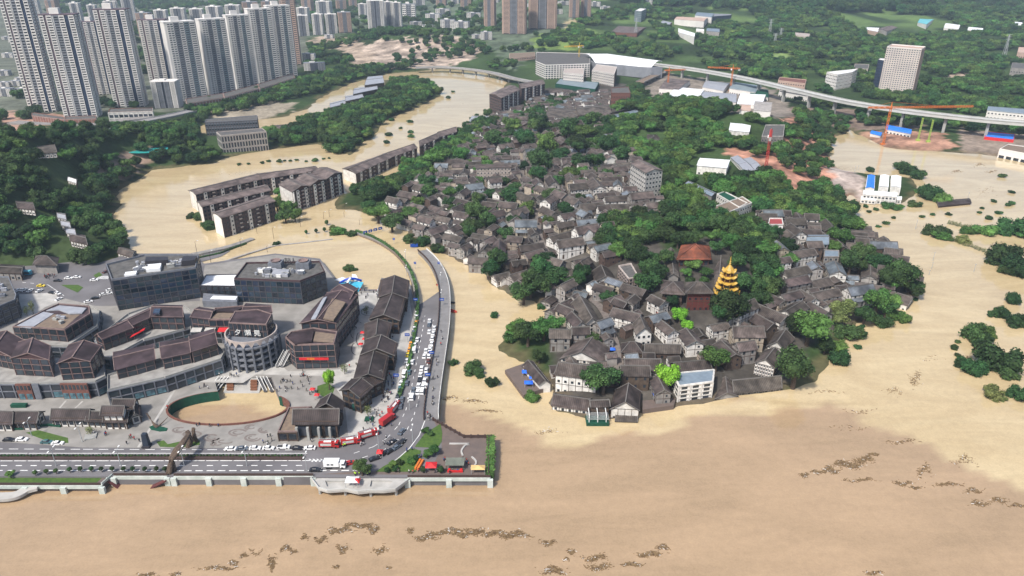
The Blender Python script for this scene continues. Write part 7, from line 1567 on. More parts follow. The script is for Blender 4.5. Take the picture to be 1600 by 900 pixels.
for k in range(6): a = at(482 + k * 6, 717, ZR); c = at(487 + k * 6, 721.5, ZR); mk.face([(a.x, a.y, ZR), (c.x, c.y, ZR), (c.x + .7, c.y, ZR), (a.x + .7, a.y, ZR)])
bend = [(560, 712), (590, 702), (612, 688), (630, 668), (641, 645), (648, 618), (655, 585), (662, 548), (668, 515), (671, 497)]
for dx in (-7, 6):
 for p, q in zip(bend, bend[1:]): dash((p[0] + dx, p[1] + dx * .55), (q[0] + dx, q[1] + dx * .55), .13, 2.4, 4)
edge_ = [(598, 733), (622, 716), (640, 700), (655, 680), (664, 657), (668, 630), (672, 600), (679, 550), (687, 505)]
for p, q in zip(edge_, edge_[1:]): dash(p, q, .16, 20, 0)
for k in range(8): dash((150 + k * 2.4, 436), (157 + k * 2.4, 431), .25, 20, 0)
dash((35, 441), (75, 445), .2); dash((75, 445), (100, 462), .15, 8, .5)
tag(mk.build('lane_markings', M_white), kind='structure')
mk = MB()
for p0, p1, w_ in (((216, 699), (273, 609), .55), ((90, 641), (103, 626), .4), ((115, 640), (129, 627), .4), ((541, 584), (545, 572), .3)): dash(p0, p1, w_, 300, 0, ZP + .145)
r_ = random.Random(5)
tag(mk.build('plaza_stripes', M_palepave), kind='structure')
# swirl inlays
mk = MB(); sw = random.Random(9)
def swirl(cx, cy, rx, ry, n, z, w_=.25, a0=0, a1=6.28):
 pr_ = None
 for k in range(n + 1):
  a = a0 + (a1 - a0) * k / n; p = at(cx + rx * math.cos(a), cy + ry * math.sin(a), z)
  if pr_ is not None:
   d = (p - pr_).normalized(); v = Vector((-d.y, d.x, 0)) * w_; mk.face([tuple(pr_ - v), tuple(p - v), tuple(p + v), tuple(pr_ + v)])
  pr_ = p
for cx, cy, rx, ry in ((282, 672, 12, 4), (300, 678, 14, 4), (330, 684, 12, 5), (352, 690, 20, 5), (372, 676, 14, 5), (395, 684, 12, 5), (392, 668, 9, 4), (340, 694, 10, 3), (412, 672, 8, 4)): swirl(cx, cy, rx, ry, 20, ZP + .15, .45, sw.uniform(0, 3), sw.uniform(4, 7)); swirl(cx, cy, rx * .55, ry * .5, 14, ZP + .15, .35, 0, 4.5)
tag(mk.build('plaza_inlay', mat('inlay_brown', (.20, .17, .155), .85)), kind='structure')
mk = MB()
for cx, cy, rx, ry, a0, a1 in ((560, 508, 6, 5, 2, 5.6), (556, 520, 8, 10, 2.2, 4.6), (558, 545, 9, 10, 1.8, 4.5), (563, 530, 6, 12, 2, 4.2), (575, 487, 11, 6, 0, 6.28), (550, 512, 7, 3, 0, 6.28)): swirl(cx, cy, rx, ry, 22, ZP + .15, .22, a0, a1)
tag(mk.build('garden_inlay', M_black), kind='structure')
# median with planter and small plants
md_, *_ = ribbon('median_planter', [(-420, 713.5, ZP + .8), (0, 713.5, ZP + .8), (240, 713.5, ZP + .8), (475, 714, ZP + .8)], 2.0, M_fence, .8, 'long dark planter dividing the two carriageways of the lower road', 'planter')
for k in range(95):
 p = at(-8 + k * 5.1, 711.5, ZP + 1.1); o = add_tree(p.x, p.y, ZP + 1.1, .75, 'bush', 1.1, name='shrub', cat='shrub', group='tiny shrubs in the median planter', look='tiny shrub in the median planter')
# ---------------------------------------------------------------- round pool, steps, escalators
rim = empty('pool_rim', (POOL_C.x, POOL_C.y, ZP + .13), 'red-brown rim wall with green netting around the flooded round pool', 'pool rim'); landmark('the flooded round pool', (POOL_C.x, POOL_C.y, ZP))
b = MB(); GN = [MB(), MB()]; n = len(poolring)
for i in range(n):
 a, c = poolring[i], poolring[(i + 1) % n]; am = math.degrees(math.atan2((a[1] + c[1]) / 2 - POOL_C.y, ((a[0] + c[0]) / 2 - POOL_C.x))) % 360
 f = lambda p, k: (POOL_C.x + (p[0] - POOL_C.x) * k, POOL_C.y + (p[1] - POOL_C.y) * k)
 if i >= n - 3: continue
 o1, o2, i1, i2 = f(a, 1.02), f(c, 1.02), f(a, .985), f(c, .985)
 z0, z1 = ZP - 3, ZP + 1.0
 b.face([(*o1, ZP), (*o2, ZP), (*o2, z1), (*o1, z1)]); b.face([(*o1, z1), (*o2, z1), (*i2, z1), (*i1, z1)]); b.face([(*i2, z0), (*i1, z0), (*i1, z1), (*i2, z1)])
 g_ = GN[am > 90]
 if 20 < am < 205: j1, j2 = f(a, .98), f(c, .98); g_.face([(*j2, .1), (*j1, .1), (*j1, z1 + .15), (*j2, z1 + .15)])
b.build('brick_wall', mat('rim_brick', (.17, .07, .05), .85, (.12, .05, .04), .8), rim); [q.build('netting', M_green, rim) for q in GN]
yt = at(378, 590, ZP).y; yb = at(378, 614, .2).y; sc = empty('steps', (at(378, 600, 2).x, (yt + yb) / 2, ZP), 'broad pale stone steps going down into the flooded round pool', 'steps')
b = MB(); NS = 14; xw0, xw1 = at(352, 602, 2).x, at(408, 602, 2).x
for k in range(NS):
 t = k / NS; z = ZP + .12 - (ZP) * (k + 1) / NS; y0 = yt + (yb - yt) * t; y1 = yt + (yb - yt) * (k + 1) / NS; b.box(((xw0 + xw1) / 2, (y0 + y1) / 2, -2), (xw1 - xw0, abs(y0 - y1), z + 2))
b.build('stairs', M_palepave, sc)
for x, lb in ((360, 0), (397, 1)):
 for k in range(4):
  p = at(x, 596 + k * 4.4, ZP - .6 - k * .9); b = MB(); b.box((p.x, p.y, ZP - 2 - k * .9), (3.2, 1.2, 2.1)); b.build('planter_box', mat('planter_brown', (.20, .09, .05), .8), sc)
for x, lb in ((344, 'pair of dark escalators with white rails left of the pool steps'), (415, 'pair of dark escalators with white rails right of the pool steps')):
 s_ = -1 if x < 380 else 1
 es = empty('escalator', at(x, 602, 2), lb, 'escalator', 'escalators'); a = at(x + s_ * -6, 591, ZP + .2); c = at(x + s_ * 3 - (8 if s_ < 0 else -2), 613, .2)
 for off in (-1.6, 1.6):
  b = MB(); v = Vector((.7, 0, 0)); o_ = Vector((off, 0, .4)); b.slab([c - v + o_, c + v + o_, a + v + o_, a - v + o_], .5); b.build('stair_run', M_darkmetal, es)
  for q in (-.85, .85): b = MB(); k_ = Vector((off + q, 0, 1.1)); b.tube([a + k_, c + k_], .16, 4); b.build('handrail', M_white, es)
es = empty('escalator', at(447, 567, 6), 'dark outdoor escalator with white rails against the red-bannered building', 'escalator', 'escalators'); a = at(450, 549, 10.5); c = at(437, 574, ZP + .3)
for off in (-1.2, 1.2):
 b = MB(); v = Vector((.7, 0, 0)); o_ = Vector((off, 0, .2)); b.slab([c - v + o_, c + v + o_, a + v + o_, a - v + o_], .6); b.build('stair_run', M_darkmetal, es)
 for q in (-.85, .85): b = MB(); k_ = Vector((off + q, 0, 1)); b.tube([a + k_, c + k_], .14, 4); b.build('handrail', M_white, es)
# ---------------------------------------------------------------- sculptures
M_root = mat('root_concrete', (.13, .095, .07), .95, (.07, .05, .04), .9, detail=8)
ar = empty('root_archway', at(275, 722, ZP), 'tall twisted brown root-like archway straddling the lower road', 'archway'); landmark('the twisted root archway', at(275, 722, 10))
def root_tube(pts, rads, nm, n=9, seed=0):
 r = random.Random(seed); b = MB()
 for s in range(4):
  o_ = Vector((r.uniform(-.6, .6), r.uniform(-.6, .6), 0)); b.tube([Vector(p) + o_ * (1 + .5 * math.sin(i * 1.7 + s)) for i, p in enumerate(pts)], [q * r.uniform(.45, .62) for q in rads], n)
 b.build(nm, M_root, ar)
P3 = lambda x, y, z: tuple(at(x, y, z))
root_tube([P3(266, 750, 0), P3(265, 739, 4), P3(266, 727, 7.5), P3(268, 716, 9), P3(277, 704, 11), P3(288, 690, 11.5), P3(296, 676, 11)], [2.2, 1.6, 1.5, 1.5, 1.7, 1.6, 1.1], 'main_limb', seed=1)
root_tube([P3(294, 698, 4), P3(296, 690, 6.5), P3(293, 680, 9.5), P3(292, 673, 11.5)], [1.7, 1.4, 1.2, .8], 'inner_leg', seed=2)
root_tube([P3(306, 690, 4), P3(304, 682, 7), P3(302, 674, 9), P3(302, 669, 10.5)], [1.2, 1.1, .9, .6], 'far_leg', seed=3)
root_tube([P3(274, 742, 2), P3(271, 732, 5), P3(268, 722, 8)], [1.6, 1.3, 1.0], 'near_leg', seed=4)
b = MB(); p = at(265, 750, 0); b.box((p.x, p.y, -1), (6, 4, 4.2)); b.build('plinth', M_beam, ar)
ds = empty('tree_sculpture', at(241, 667, ZP), 'bare leaning dead-tree sculpture on a green bed beside the round pool', 'sculpture')
b = MB(); b.tube([P3(246, 668, ZP), P3(240, 662, ZP + 1.5), P3(234, 653, ZP + 3.5), P3(230, 647, ZP + 5), P3(226, 645, ZP + 5.8)], [.9, .6, .4, .3, .12], 7); b.tube([P3(246, 668, ZP), P3(252, 662, ZP + 1), P3(262, 652, ZP + 2)], [.5, .3, .1], 6); b.build('trunk', M_root, ds)
b = MB(); b.prism(W2([(233, 667), (240, 664), (255, 667), (262, 669), (260, 673), (250, 674), (236, 671)], ZP + .3), ZP + .1, ZP + .35); b.build('bed', M_green, ds)
ob = empty('obelisk', at(229, 698, ZP), 'dark blue-grey leaning stone pillar at the edge of the plaza', 'monument')
p = at(230, 697, ZP + .13); b = MB(); b.box((p.x, p.y, p.z), (2.6, 2.2, 6.4), 0, 0, .75); b.build('shaft', mat('blue_black_stone', (.03, .04, .06), .5), ob); b = MB(); b.box((p.x, p.y - .2, p.z), (3.2, 3, .7)); b.build('base', M_black, ob)
# planters
b = MB(); p = at(142, 683, ZP); b.box((p.x, p.y, ZP + .13), (4.6, 4.2, .5), R(20)); tag(b.build('planter', M_conc), 'square planter under the leaning tree on the lower plaza', 'planter')
ptree(139, 672, 18, 'wispy', label='leaning dark tree rising from a square planter on the lower plaza', group='thin plaza trees', lift=.9)
b = MB(); p = at(577, 656, ZP); b.box((p.x, p.y, ZP + .13), (3.8, 3.0, .8)); tag(b.build('planter', M_green), 'green planter box under the thin tree by the timber corner house', 'planter')
hedge([(9, 672, ZP + .2), (35, 671, ZP + .2), (56, 667, ZP + .2), (75, 665, ZP + .2), (95, 667, ZP + .2)], .8, 1.0, 'green garden barrier in front of the low left pavilions', M_green, 0)
b = MB(); p = at(31, 636, ZP); b.box((p.x, p.y, ZP + .13), (7, 1.8, 1.6)); tag(b.build('hoarding', M_green), 'long green-wrapped stall on the plaza at the far left', 'stall')
kb = at(556, 640, ZP); ks = empty('kiosk', kb, 'dark green kiosk with a pointed roof in front of the timber corner house', 'kiosk'); b = MB(); b.box((kb.x, kb.y, ZP + .13), (2.4, 2.2, 4)); b.build('wall', mat('kiosk_green', (.02, .10, .08), .5), ks); b = MB(); b.lathe((kb.x, kb.y, ZP + 4.13), [(1.9, 0), (.1, 1.2)], 4, rz=.785); b.build('roof', M_black, ks)
# flooded roadway at the back: low walls, hedge, lamp pillars
ribbon('causeway', [(300, 397, 1.4), (330, 391, 1.4), (352, 386, 1.3), (372, 380, 1.1), (395, 372, .9)], 5, M_gwall, 2.5, 'narrow grey causeway running into the flood behind the left charcoal hotel', 'causeway')
ribbon('flood_wall', [(318, 417, 1.4), (350, 408, 1.3), (380, 398, 1.0), (410, 389, .8), (432, 383, .6), (470, 379, .5), (520, 373, .5)], 1.6, M_gwall, 2.5, 'long low wall curving through the flood behind the hotels', 'wall')
sheet('sunken_road', [(312, 410), (345, 401), (360, 392), (335, 392), (310, 401)], .25, M_asph)
hedge([(312, 403, .2), (345, 396, .2), (365, 388, .2), (385, 381, .2)], 1.6, 1.0, 'short straggling hedge between the causeway and the low flood wall')
M_post = mat('lamp_brown', (.06, .04, .035), .7)
def lamp(px, py, z, h, label, group, arms=2, m=M_galv, ang=90):
 p = at(px, py, z); root = empty('street_lamp', p, label, 'street lamp', group); b = MB(); b.tube([(p.x, p.y, p.z - .5), (p.x, p.y, p.z + h)], [.16, .10], 6); b.build('pole', m, root)
 for s in ((1, -1) if arms == 2 else (1,)):
  a = R(ang); d = Vector((math.cos(a), math.sin(a), 0)) * s; t = p + Vector((0, 0, h - .2)); b = MB(); b.tube([t, t + d * 1.5 + Vector((0, 0, .5))], .07, 4); b.build('arm', m, root)
  b = MB(); e = t + d * 1.9 + Vector((0, 0, .45)); b.box((e.x, e.y, e.z), (1.0, .5, .22), a); b.build('lamp_head', M_white, root)
 return root
for px, py, h, lb in [(50, 682, 8, 'street lamp on the lawn strip in front of the low left pavilions'), (129, 691, 8, 'street lamp on the plaza edge beside the square planter'), (88, 728, 8, 'leftmost street lamp of the lower carriageway'), (189, 728, 8, 'street lamp of the lower carriageway left of the root archway'), (288, 728, 8, 'street lamp of the lower carriageway just right of the root archway'), (386, 728, 8, 'street lamp of the lower carriageway in the middle of the long quay'), (480, 737, 8, 'street lamp beside the hatched end of the median'), (645, 690, 7, 'street lamp at the road bend above the dark parked cars'), (592, 700, 8, 'street lamp inside the road bend'), (640, 640, 7, 'street lamp on the wide road below the jam')]:
 lamp(px, py, ZP, h, lb, 'street lamps of the riverside road')
for px, py, h in [(308, 396, 9), (330, 412, 9), (377, 388, 7), (386, 362, 7), (402, 366, 7), (428, 374, 9), (444, 352, 6), (470, 355, 8), (506, 343, 6), (515, 340, 6), (539, 328, 5), (538, 340, 5), (562, 352, 5), (418, 395, 5)]:
 o = lamp(px, py, -.5, h, 'x', 'lamp pillars standing in the flood', 1, M_post, 40); TOL.append((o, 'dark lamp pillar in the flood'))
for px, py, h in [(590, 470, 6), (634, 405, 6), (635, 430, 6), (689, 442, 6), (650, 505, 6), (668, 590, 6), (676, 560, 6), (690, 470, 6), (637, 592, 6)]:
 o = lamp(px, py, ZP if py > 440 else .5, h, 'x', 'slim lamps along the curved road', 2); TOL.append((o, 'slim double-armed street lamp'))
# blue signs
M_sblue = mat('sign_blue', (.015, .07, .36), .5)
def sign(px, py, z, h, w_, bh, label, rz=0, group='blue road signs', txt=None):
 p = at(px, py, z); root = empty('road_sign', p, label, 'road sign', group); b = MB(); b.tube([(p.x, p.y, z - .5), (p.x, p.y, z + h)], .12, 5); b.build('pole', M_galv, root)
 b = MB(); b.box((p.x, p.y - .2, z + h - bh), (w_, .15, bh), rz); pn = b.build('panel', M_sblue, root)
 b = MB(); b.box((p.x, p.y - .29, z + h - bh * .55), (w_ * .7, .04, bh * .12), rz); b.build('lettering', M_white, pn)
for i, (px, py, z, lb) in enumerate([(650, 478, ZP, 'blue road sign on the hedge at the top of the jam'), (691, 478, ZP, 'blue road sign on the promenade at the flood line'), (637, 534, ZP, 'blue road sign on the hedge beside the orange taxis'), (675, 562, ZP, 'blue road sign on the white barrier in the middle of the jam'), (669, 597, ZP, 'blue road sign on the white barrier at the lower end of the jam'), (620, 598, ZP, 'blue road sign over the pale pavement left of the hedge'), (616, 382, -.4, 'small dark sign on a pole in the flooded road beside the hedge'), (649, 420, .2, 'small dark sign on a pole by the hedge, farther down the flooded road'), (686, 420, 3, 'small sign on the far end of the promenade')]):
 sign(px, py, z, 5.2, 2.6 if i < 6 else 1.6, 1.6, lb)
gr = empty('sign_gantry', at(585, 360, 0), 'row of four blue direction panels on a gantry over the flooded road', 'sign gantry'); a, c = at(567, 364, 2.5), at(598, 356, 2.5)
b = MB(); b.tube([a, c], .2, 5); b.tube([a, (a.x, a.y, -2)], .25, 5); b.tube([c, (c.x, c.y, -2)], .25, 5); b.build('frame', M_galv, gr)
for k in range(4):
 p = a.lerp(c, (k + .5) / 4); b = MB(); b.box((p.x, p.y - .3, 1.6), (3.2, .15, 2.2), math.atan2((c - a).y, (c - a).x)); q = b.build('panel', M_sblue, gr); b = MB(); b.box((p.x, p.y - .45, 2.2), (1.0, .08, .8), math.atan2((c - a).y, (c - a).x)); b.build('lettering', M_white, q)
p = at(647, 384, 1.5); b = MB(); b.box((p.x, p.y, .6), (5.5, .3, 2.4), R(8)); b.tube([(p.x, p.y, -2), (p.x, p.y, 1)], .2, 5); tag(b.build('road_sign', M_sblue), 'big blue road sign almost touching the flood by the tree island', 'road sign', 'blue road signs')
# ---------------------------------------------------------------- vehicles
def paint(name, c): return mat(name, c, .35, tuple(v * .95 for v in c), .3, spec=.6)
PA = {'white': paint('car_white', (.78, .78, .78)), 'black': paint('car_black', (.02, .02, .025)), 'grey': paint('car_grey', (.10, .12, .15)), 'orange': paint('car_orange', (.75, .30, .02)), 'yellow': paint('car_yellow', (.78, .58, .03)), 'red': paint('car_red', (.40, .018, .018)), 'teal': paint('car_teal', (.05, .13, .14)), 'brown': paint('car_brown', (.12, .04, .03))}
M_tyre = mat('tyre', (.02, .02, .02), .9); M_lampw = mat('headlight_glass', (.7, .7, .65), .2)
def prof(pts, w0, w1, zsplit=None):
 """extrude side profile (x,z) to a width that narrows with height"""
 b = MB(); zs_ = [p[1] for p in pts]; z0, z1 = min(zs_), max(zs_); wd = lambda z: (w0 + (w1 - w0) * (z - z0) / max(.01, z1 - z0)) / 2
 Lp = [(x, -wd(z), z) for x, z in pts]; Rp = [(x, wd(z), z) for x, z in pts]; n = len(pts)
 b.face(Lp); b.face(Rp[::-1])
 for i in range(n): j = (i + 1) % n; b.face((Lp[j], Lp[i], Rp[i], Rp[j]))
 return b
def vparts(root, lst):
 kids = []
 for nm, b, m in lst: o = b.build(nm, m); o.parent = root; kids.append(o); KIDS[o.name] = []
 KIDS[root.name] = kids
def wheels(xs_, w_, r=.34):
 out = []
 for x in xs_:
  for s in (-1, 1): b = MB(); b.tube([(x, s * (w_ / 2 - .2), r), (x, s * (w_ / 2 + .03), r)], r, 10); out.append(('wheel', b, M_tyre))
 return out
VT = {}
def vehicle(kind, col):
 if (kind, col) in VT: return copy_tree(VT[(kind, col)])
 root = bpy.data.objects.new({'car': 'parked_car', 'van': 'van', 'pickup': 'pickup', 'fire': 'fire_engine', 'truck': 'truck', 'bus': 'bus'}[kind], None); COL.objects.link(root); m = PA.get(col, PA['white']); L = []
 if kind == 'car':
  L.append(('body', prof([(-2.3, .28), (2.3, .28), (2.36, .6), (2.1, .82), (1.2, .95), (-1.7, 1.0), (-2.3, .92)], 1.86, 1.74), m))
  L.append(('window', prof([(-1.75, .98), (1.15, .94), (.45, 1.40), (-1.15, 1.42)], 1.66, 1.36), M_glass)); L.append(('car_roof', prof([(-1.15, 1.42), (.42, 1.40), (.30, 1.47), (-1.0, 1.49)], 1.40, 1.2), m))
  for s in (-1, 1): b = MB(); b.box((2.28, s * .65, .58), (.18, .36, .18)); L.append(('headlight', b, M_lampw))
  L += wheels((-1.4, 1.42), 1.8)
 elif kind == 'van':
  L.append(('body', prof([(-2.6, .3), (2.5, .3), (2.6, .8), (2.2, 1.15), (1.9, 1.2), (-2.6, 1.25)], 1.95, 1.9), m)); L.append(('window', prof([(-2.55, 1.24), (2.05, 1.18), (1.5, 1.85), (-2.5, 1.9)], 1.84, 1.66), M_glass)); L.append(('car_roof', prof([(-2.55, 1.88), (1.5, 1.84), (1.3, 2.0), (-2.4, 2.05)], 1.72, 1.6), m)); L += wheels((-1.7, 1.6), 1.9, .36)
 elif kind == 'pickup':
  L.append(('body', prof([(-2.6, .35), (2.6, .35), (2.65, .8), (2.2, 1.0), (-2.6, 1.0)], 1.85, 1.8), m)); L.append(('cab', prof([(-.1, .98), (1.6, .98), (1.1, 1.62), (.0, 1.65)], 1.75, 1.5), m)); b = MB(); b.box((-1.35, 0, .9), (2.2, 1.45, .14)); L.append(('load_bed', b, M_darkmetal)); b = MB(); b.box((1.25, 0, 1.1), (.5, 1.5, .4)); L.append(('window', b, M_glass)); L += wheels((-1.6, 1.6), 1.85, .38)
 elif kind == 'fire':
  b = MB(); b.box((-1.2, 0, .9), (5.8, 2.5, 2.1)); L.append(('body', b, PA['red'])); b = MB(); b.box((-1.2, 0, 1.35), (4.4, 2.56, 1.1)); L.append(('shutter_panel', b, M_pale)); L.append(('cab', prof([(1.8, .5), (4.0, .5), (4.05, 1.6), (3.7, 2.7), (1.8, 2.8)], 2.45, 2.3), PA['red']))
  b = MB(); b.box((3.2, 0, 1.75), (1.5, 2.5, .7)); L.append(('window', b, M_glass)); b = MB(); lattice(b, (-4, .3, 3.25), (2.4, .3, 3.35), .7, 8, .09); L.append(('ladder', b, M_galv)); b = MB(); b.box((-.5, -.6, 3.0), (3, .9, .3)); b.box((2.6, 0, 2.8), (.4, 1.6, .22)); L.append(('roof_gear', b, M_white)); b = MB(); b.box((-.2, 0, .5), (8, 2.2, .42)); L.append(('chassis', b, M_darkmetal)); L += wheels((-2.6, 2.7), 2.4, .5)
 elif kind == 'truck':
  b = MB(); b.box((-1.3, 0, 1.1), (6, 2.5, 2.5)); L.append(('cargo_box', b, m)); L.append(('cab', prof([(2.0, .6), (4.1, .6), (4.15, 1.6), (3.7, 2.7), (2.0, 2.8)], 2.4, 2.2), m)); b = MB(); b.box((3.4, 0, 1.8), (1.3, 2.46, .7)); L.append(('window', b, M_glass)); b = MB(); b.box((0, 0, .6), (8.2, 2.1, .48)); L.append(('chassis', b, M_darkmetal)); L += wheels((-3, -1.8, 2.9), 2.4, .5)
  if col == 'white': b = MB(); b.box((-2.4, -1.27, 1.9), (1.0, .06, .6)); b.box((-.9, -1.27, 1.9), (1.0, .06, .6)); L.append(('side_window', b, M_glass))
 elif kind == 'bus':
  b = MB(); b.box((0, 0, .5), (11, 2.5, 2.5)); L.append(('body', b, paint('bus_blue', (.03, .28, .42)))); b = MB(); b.box((0, 0, 1.5), (10.4, 2.56, .9)); L.append(('window', b, M_glass)); b = MB(); b.box((0, 0, 3.0), (10.6, 2.3, .15)); L.append(('roof', b, paint('bus_roof', (.16, .5, .6)))); L += wheels((-3.4, 3.4), 2.4, .5)
 vparts(root, L); VT[(kind, col)] = root; return root
def drive(kind, col, px, py, ang, look, group, label=None, z=ZP, sc_=1.03):
 o = vehicle(kind, col); p = at(px, py, z + .7); o.location = (p.x, p.y, z); o.rotation_euler = (0, 0, ang); o.scale = (sc_,) * 3
 tag(o, label or 'x', {'car': 'car', 'van': 'van', 'pickup': 'pickup', 'fire': 'fire engine', 'truck': 'truck', 'bus': 'bus'}[kind], group)
 if not label: TOL.append((o, look))
 return o
bw = [at(x, y, ZP) for x, y in bend]
def tang(px, py):
 p = at(px, py, ZP); best = None
 for a, c in zip(bw, bw[1:]):
  e = c - a; t = max(0, min(1, (p - a).dot(e) / e.dot(e))); d = (p - a - e * t).length
  if best is None or d < best[0]: best = (d, math.atan2(e.y, e.x))
 return best[1]
jam = [(651, 494, 'w'), (650.5, 503, 'o'), (671, 501, 'w'), (670.5, 507, 'g'), (678.5, 512, 'w'), (647.5, 512, 'w'), (646, 518.5, 'g'), (670.6, 518, 'w'), (677, 520, 'w'), (675.5, 528, 'w'), (652, 530, 'w'), (643, 529, 'g'), (642, 536.5, 'o'), (648, 538, 'w'), (674.5, 536.5, 'w'), (640, 545, 'o'), (672, 545, 'w'), (647, 547, 'vw'), (665.5, 547.5, 'w'), (637.2, 553.5, 'y'), (670, 556, 'w'), (663, 556, 'w'), (669, 564, 'n'), (635.6, 563, 'w'), (644, 565, 'w'), (637, 571, 'w'), (658.8, 575, 'w'), (666, 578, 'w'), (639, 581, 't'), (631.5, 583, 'vw'), (631, 590, 'w'), (657, 585, 'w'), (655.5, 593, 'k'), (663.5, 594, 'w'), (627, 597.5, 'w'), (635.5, 598, 'g'), (625, 606.5, 't'), (654, 602, 'w'), (661, 603, 'w'), (646, 608.5, 'g'), (652.6, 612, 'w'), (659.6, 611, 'vw'), (666, 602, 'w'), (643.5, 620, 'vw'), (621.5, 619, 'k'), (628, 623.5, 'g'), (619.8, 626.5, 'w'), (625.6, 634, 'g'), (627.6, 674, 'g')]
cn = {'w': ('car', 'white'), 'o': ('car', 'orange'), 'y': ('car', 'yellow'), 'g': ('car', 'grey'), 'k': ('car', 'black'), 't': ('car', 'teal'), 'n': ('car', 'brown'), 'vw': ('van', 'white')}
for px, py, c in jam:
 k, cl = cn[c]; drive(k, cl, px, py, tang(px, py) + R(random.uniform(-3, 3)), ('orange taxi' if c == 'o' else cl.replace('teal', 'dark green') + ' ' + k) + ' in the jam', 'vehicles in the traffic jam')
for px, py, c in [(612, 690, 'k'), (628, 690, 'k'), (624, 693, 'k'), (620, 698, 'g'), (609.5, 704, 'k'), (601.5, 706.5, 'k'), (585, 716, 'k'), (493, 733.5, 'k')]:
 drive('car', cn[c][1], px, py, tang(px, py) if px > 500 else 0, 'black car near the road bend', 'dark cars parked at the road bend')
for px, py, c in [(400, 700.5, 'w'), (419.5, 699.5, 'w'), (465, 699.5, 'k'), (484, 699.3, 'w'), (360, 700.7, 'w'), (378.5, 700, 'g'), (398.5, 699.6, 'w'), (14, 686.5, 'k'), (34, 686, 'w'), (73, 690, 't'), (90, 692, 'w')]:
 if (px, py) == (400, 700.5): continue
 drive('car', cn[c][1], px, py, R(random.uniform(-3, 3)) + (math.pi if random.random() < .3 else 0), cn[c][1].replace('teal', 'dark green') + ' car by the plaza kerb', 'cars parked along the plaza kerb')
drive('pickup', 'white', 443, 698, 0, '', 'vehicles of the lower road', 'white pickup parked before the timber gatehouse pavilion')
drive('fire', 'red', 515, 696, 0, '', 'fire engines', 'first fire engine of the row, right of the white pickup')
drive('fire', 'red', 549, 691, R(14), '', 'fire engines', 'middle fire engine of the row at the start of the bend')
drive('fire', 'red', 576, 680, R(30), '', 'fire engines', 'third fire engine of the row, on the bend')
drive('truck', 'red', 606, 658, R(58), '', 'vehicles of the lower road', 'red box truck parked on the inside of the road bend')
drive('fire', 'red', 616, 638, R(72), '', 'fire engines', 'last fire engine, nearest to the traffic jam')
drive('truck', 'white', 524, 728, 0, '', 'vehicles of the lower road', 'big white box truck left of the dense round tree')
drive('car', 'red', 546, 723, R(20), '', 'vehicles of the lower road', 'red car between the white truck and the dense round tree')
for px, py, c, a in [(37, 452.5, 'w', 80), (47, 453.5, 'w', 80), (61.5, 454, 'w', 75), (28.5, 453, 'w', 80), (64, 446, 'y', 0), (90, 438, 'k', 0), (107, 434, 'w', 5), (120, 432.5, 'w', 8), (147, 437, 'w', 12), (172, 452.5, 'w', 35), (162, 459.5, 'w', 35), (169.5, 458, 'w', 30), (138, 471, 'w', 30), (148.5, 465.5, 'k', 30), (90, 458, 'w', -30), (81, 457, 'k', -20), (92, 467, 'w', 70), (60, 492.5, 'w', 30), (12, 523, 'w', 20), (166, 424, 'brown', 60)]:
 if c == 'brown': c = 'n'
 k, cl = cn[c]; nm_ = 'yellow taxi' if c == 'y' else cl + ' car'; drive(k, cl, px, py, R(a), nm_ + ' on the upper-left road', 'cars on the upper-left road', z=ZP + (.13 if py > 480 else 0))
drive('bus', 'blue', 36, 428, R(-4), '', 'buses', 'blue bus with a pale roof on the upper-left road')
# boats
M_rub = mat('rubber_red', (.62, .07, .04), .5)
def boat(px, py, rz, label, m=M_rub, s=1.0):
 p = at(px, py, .2); root = empty('rescue_boat', (p.x, p.y, 0), label, 'boat', 'small boats on the flood'); root_m = Matrix.Rotation(rz, 3, 'Z')
 pts = [(-2.2, -.8), (1.2, -.8), (2.1, -.45), (2.6, 0), (2.1, .45), (1.2, .8), (-2.2, .8)]
 b = MB(); b.tube([Vector((p.x, p.y, .35)) + root_m @ Vector((x * s, y * s, .12 if x > 2 else 0)) for x, y in pts], .34 * s, 8); b.build('hull_tube', m, root)
 b = MB(); q = [tuple((Vector((p.x, p.y, 0)) + root_m @ Vector((x * s, y * s, 0)))[:2]) for x, y in pts]; b.prism(q, .05, .22); b.build('floor', M_darkmetal, root)
 b = MB(); c = Vector((p.x, p.y, 0)) + root_m @ Vector((-2.3 * s, 0, 0)); b.box((c.x, c.y, .2), (.5, .4, .8), rz); b.build('outboard_motor', M_black, root)
boat(707, 486, R(-35), 'orange-red inflatable boat beside the promenade railing', s=1.2); boat(705, 473, R(-10), 'small dark boat moored by the promenade above the red one', M_black, .9); boat(687, 445, R(0), 'orange-red boat on the flooded road beside the promenade', s=.9)
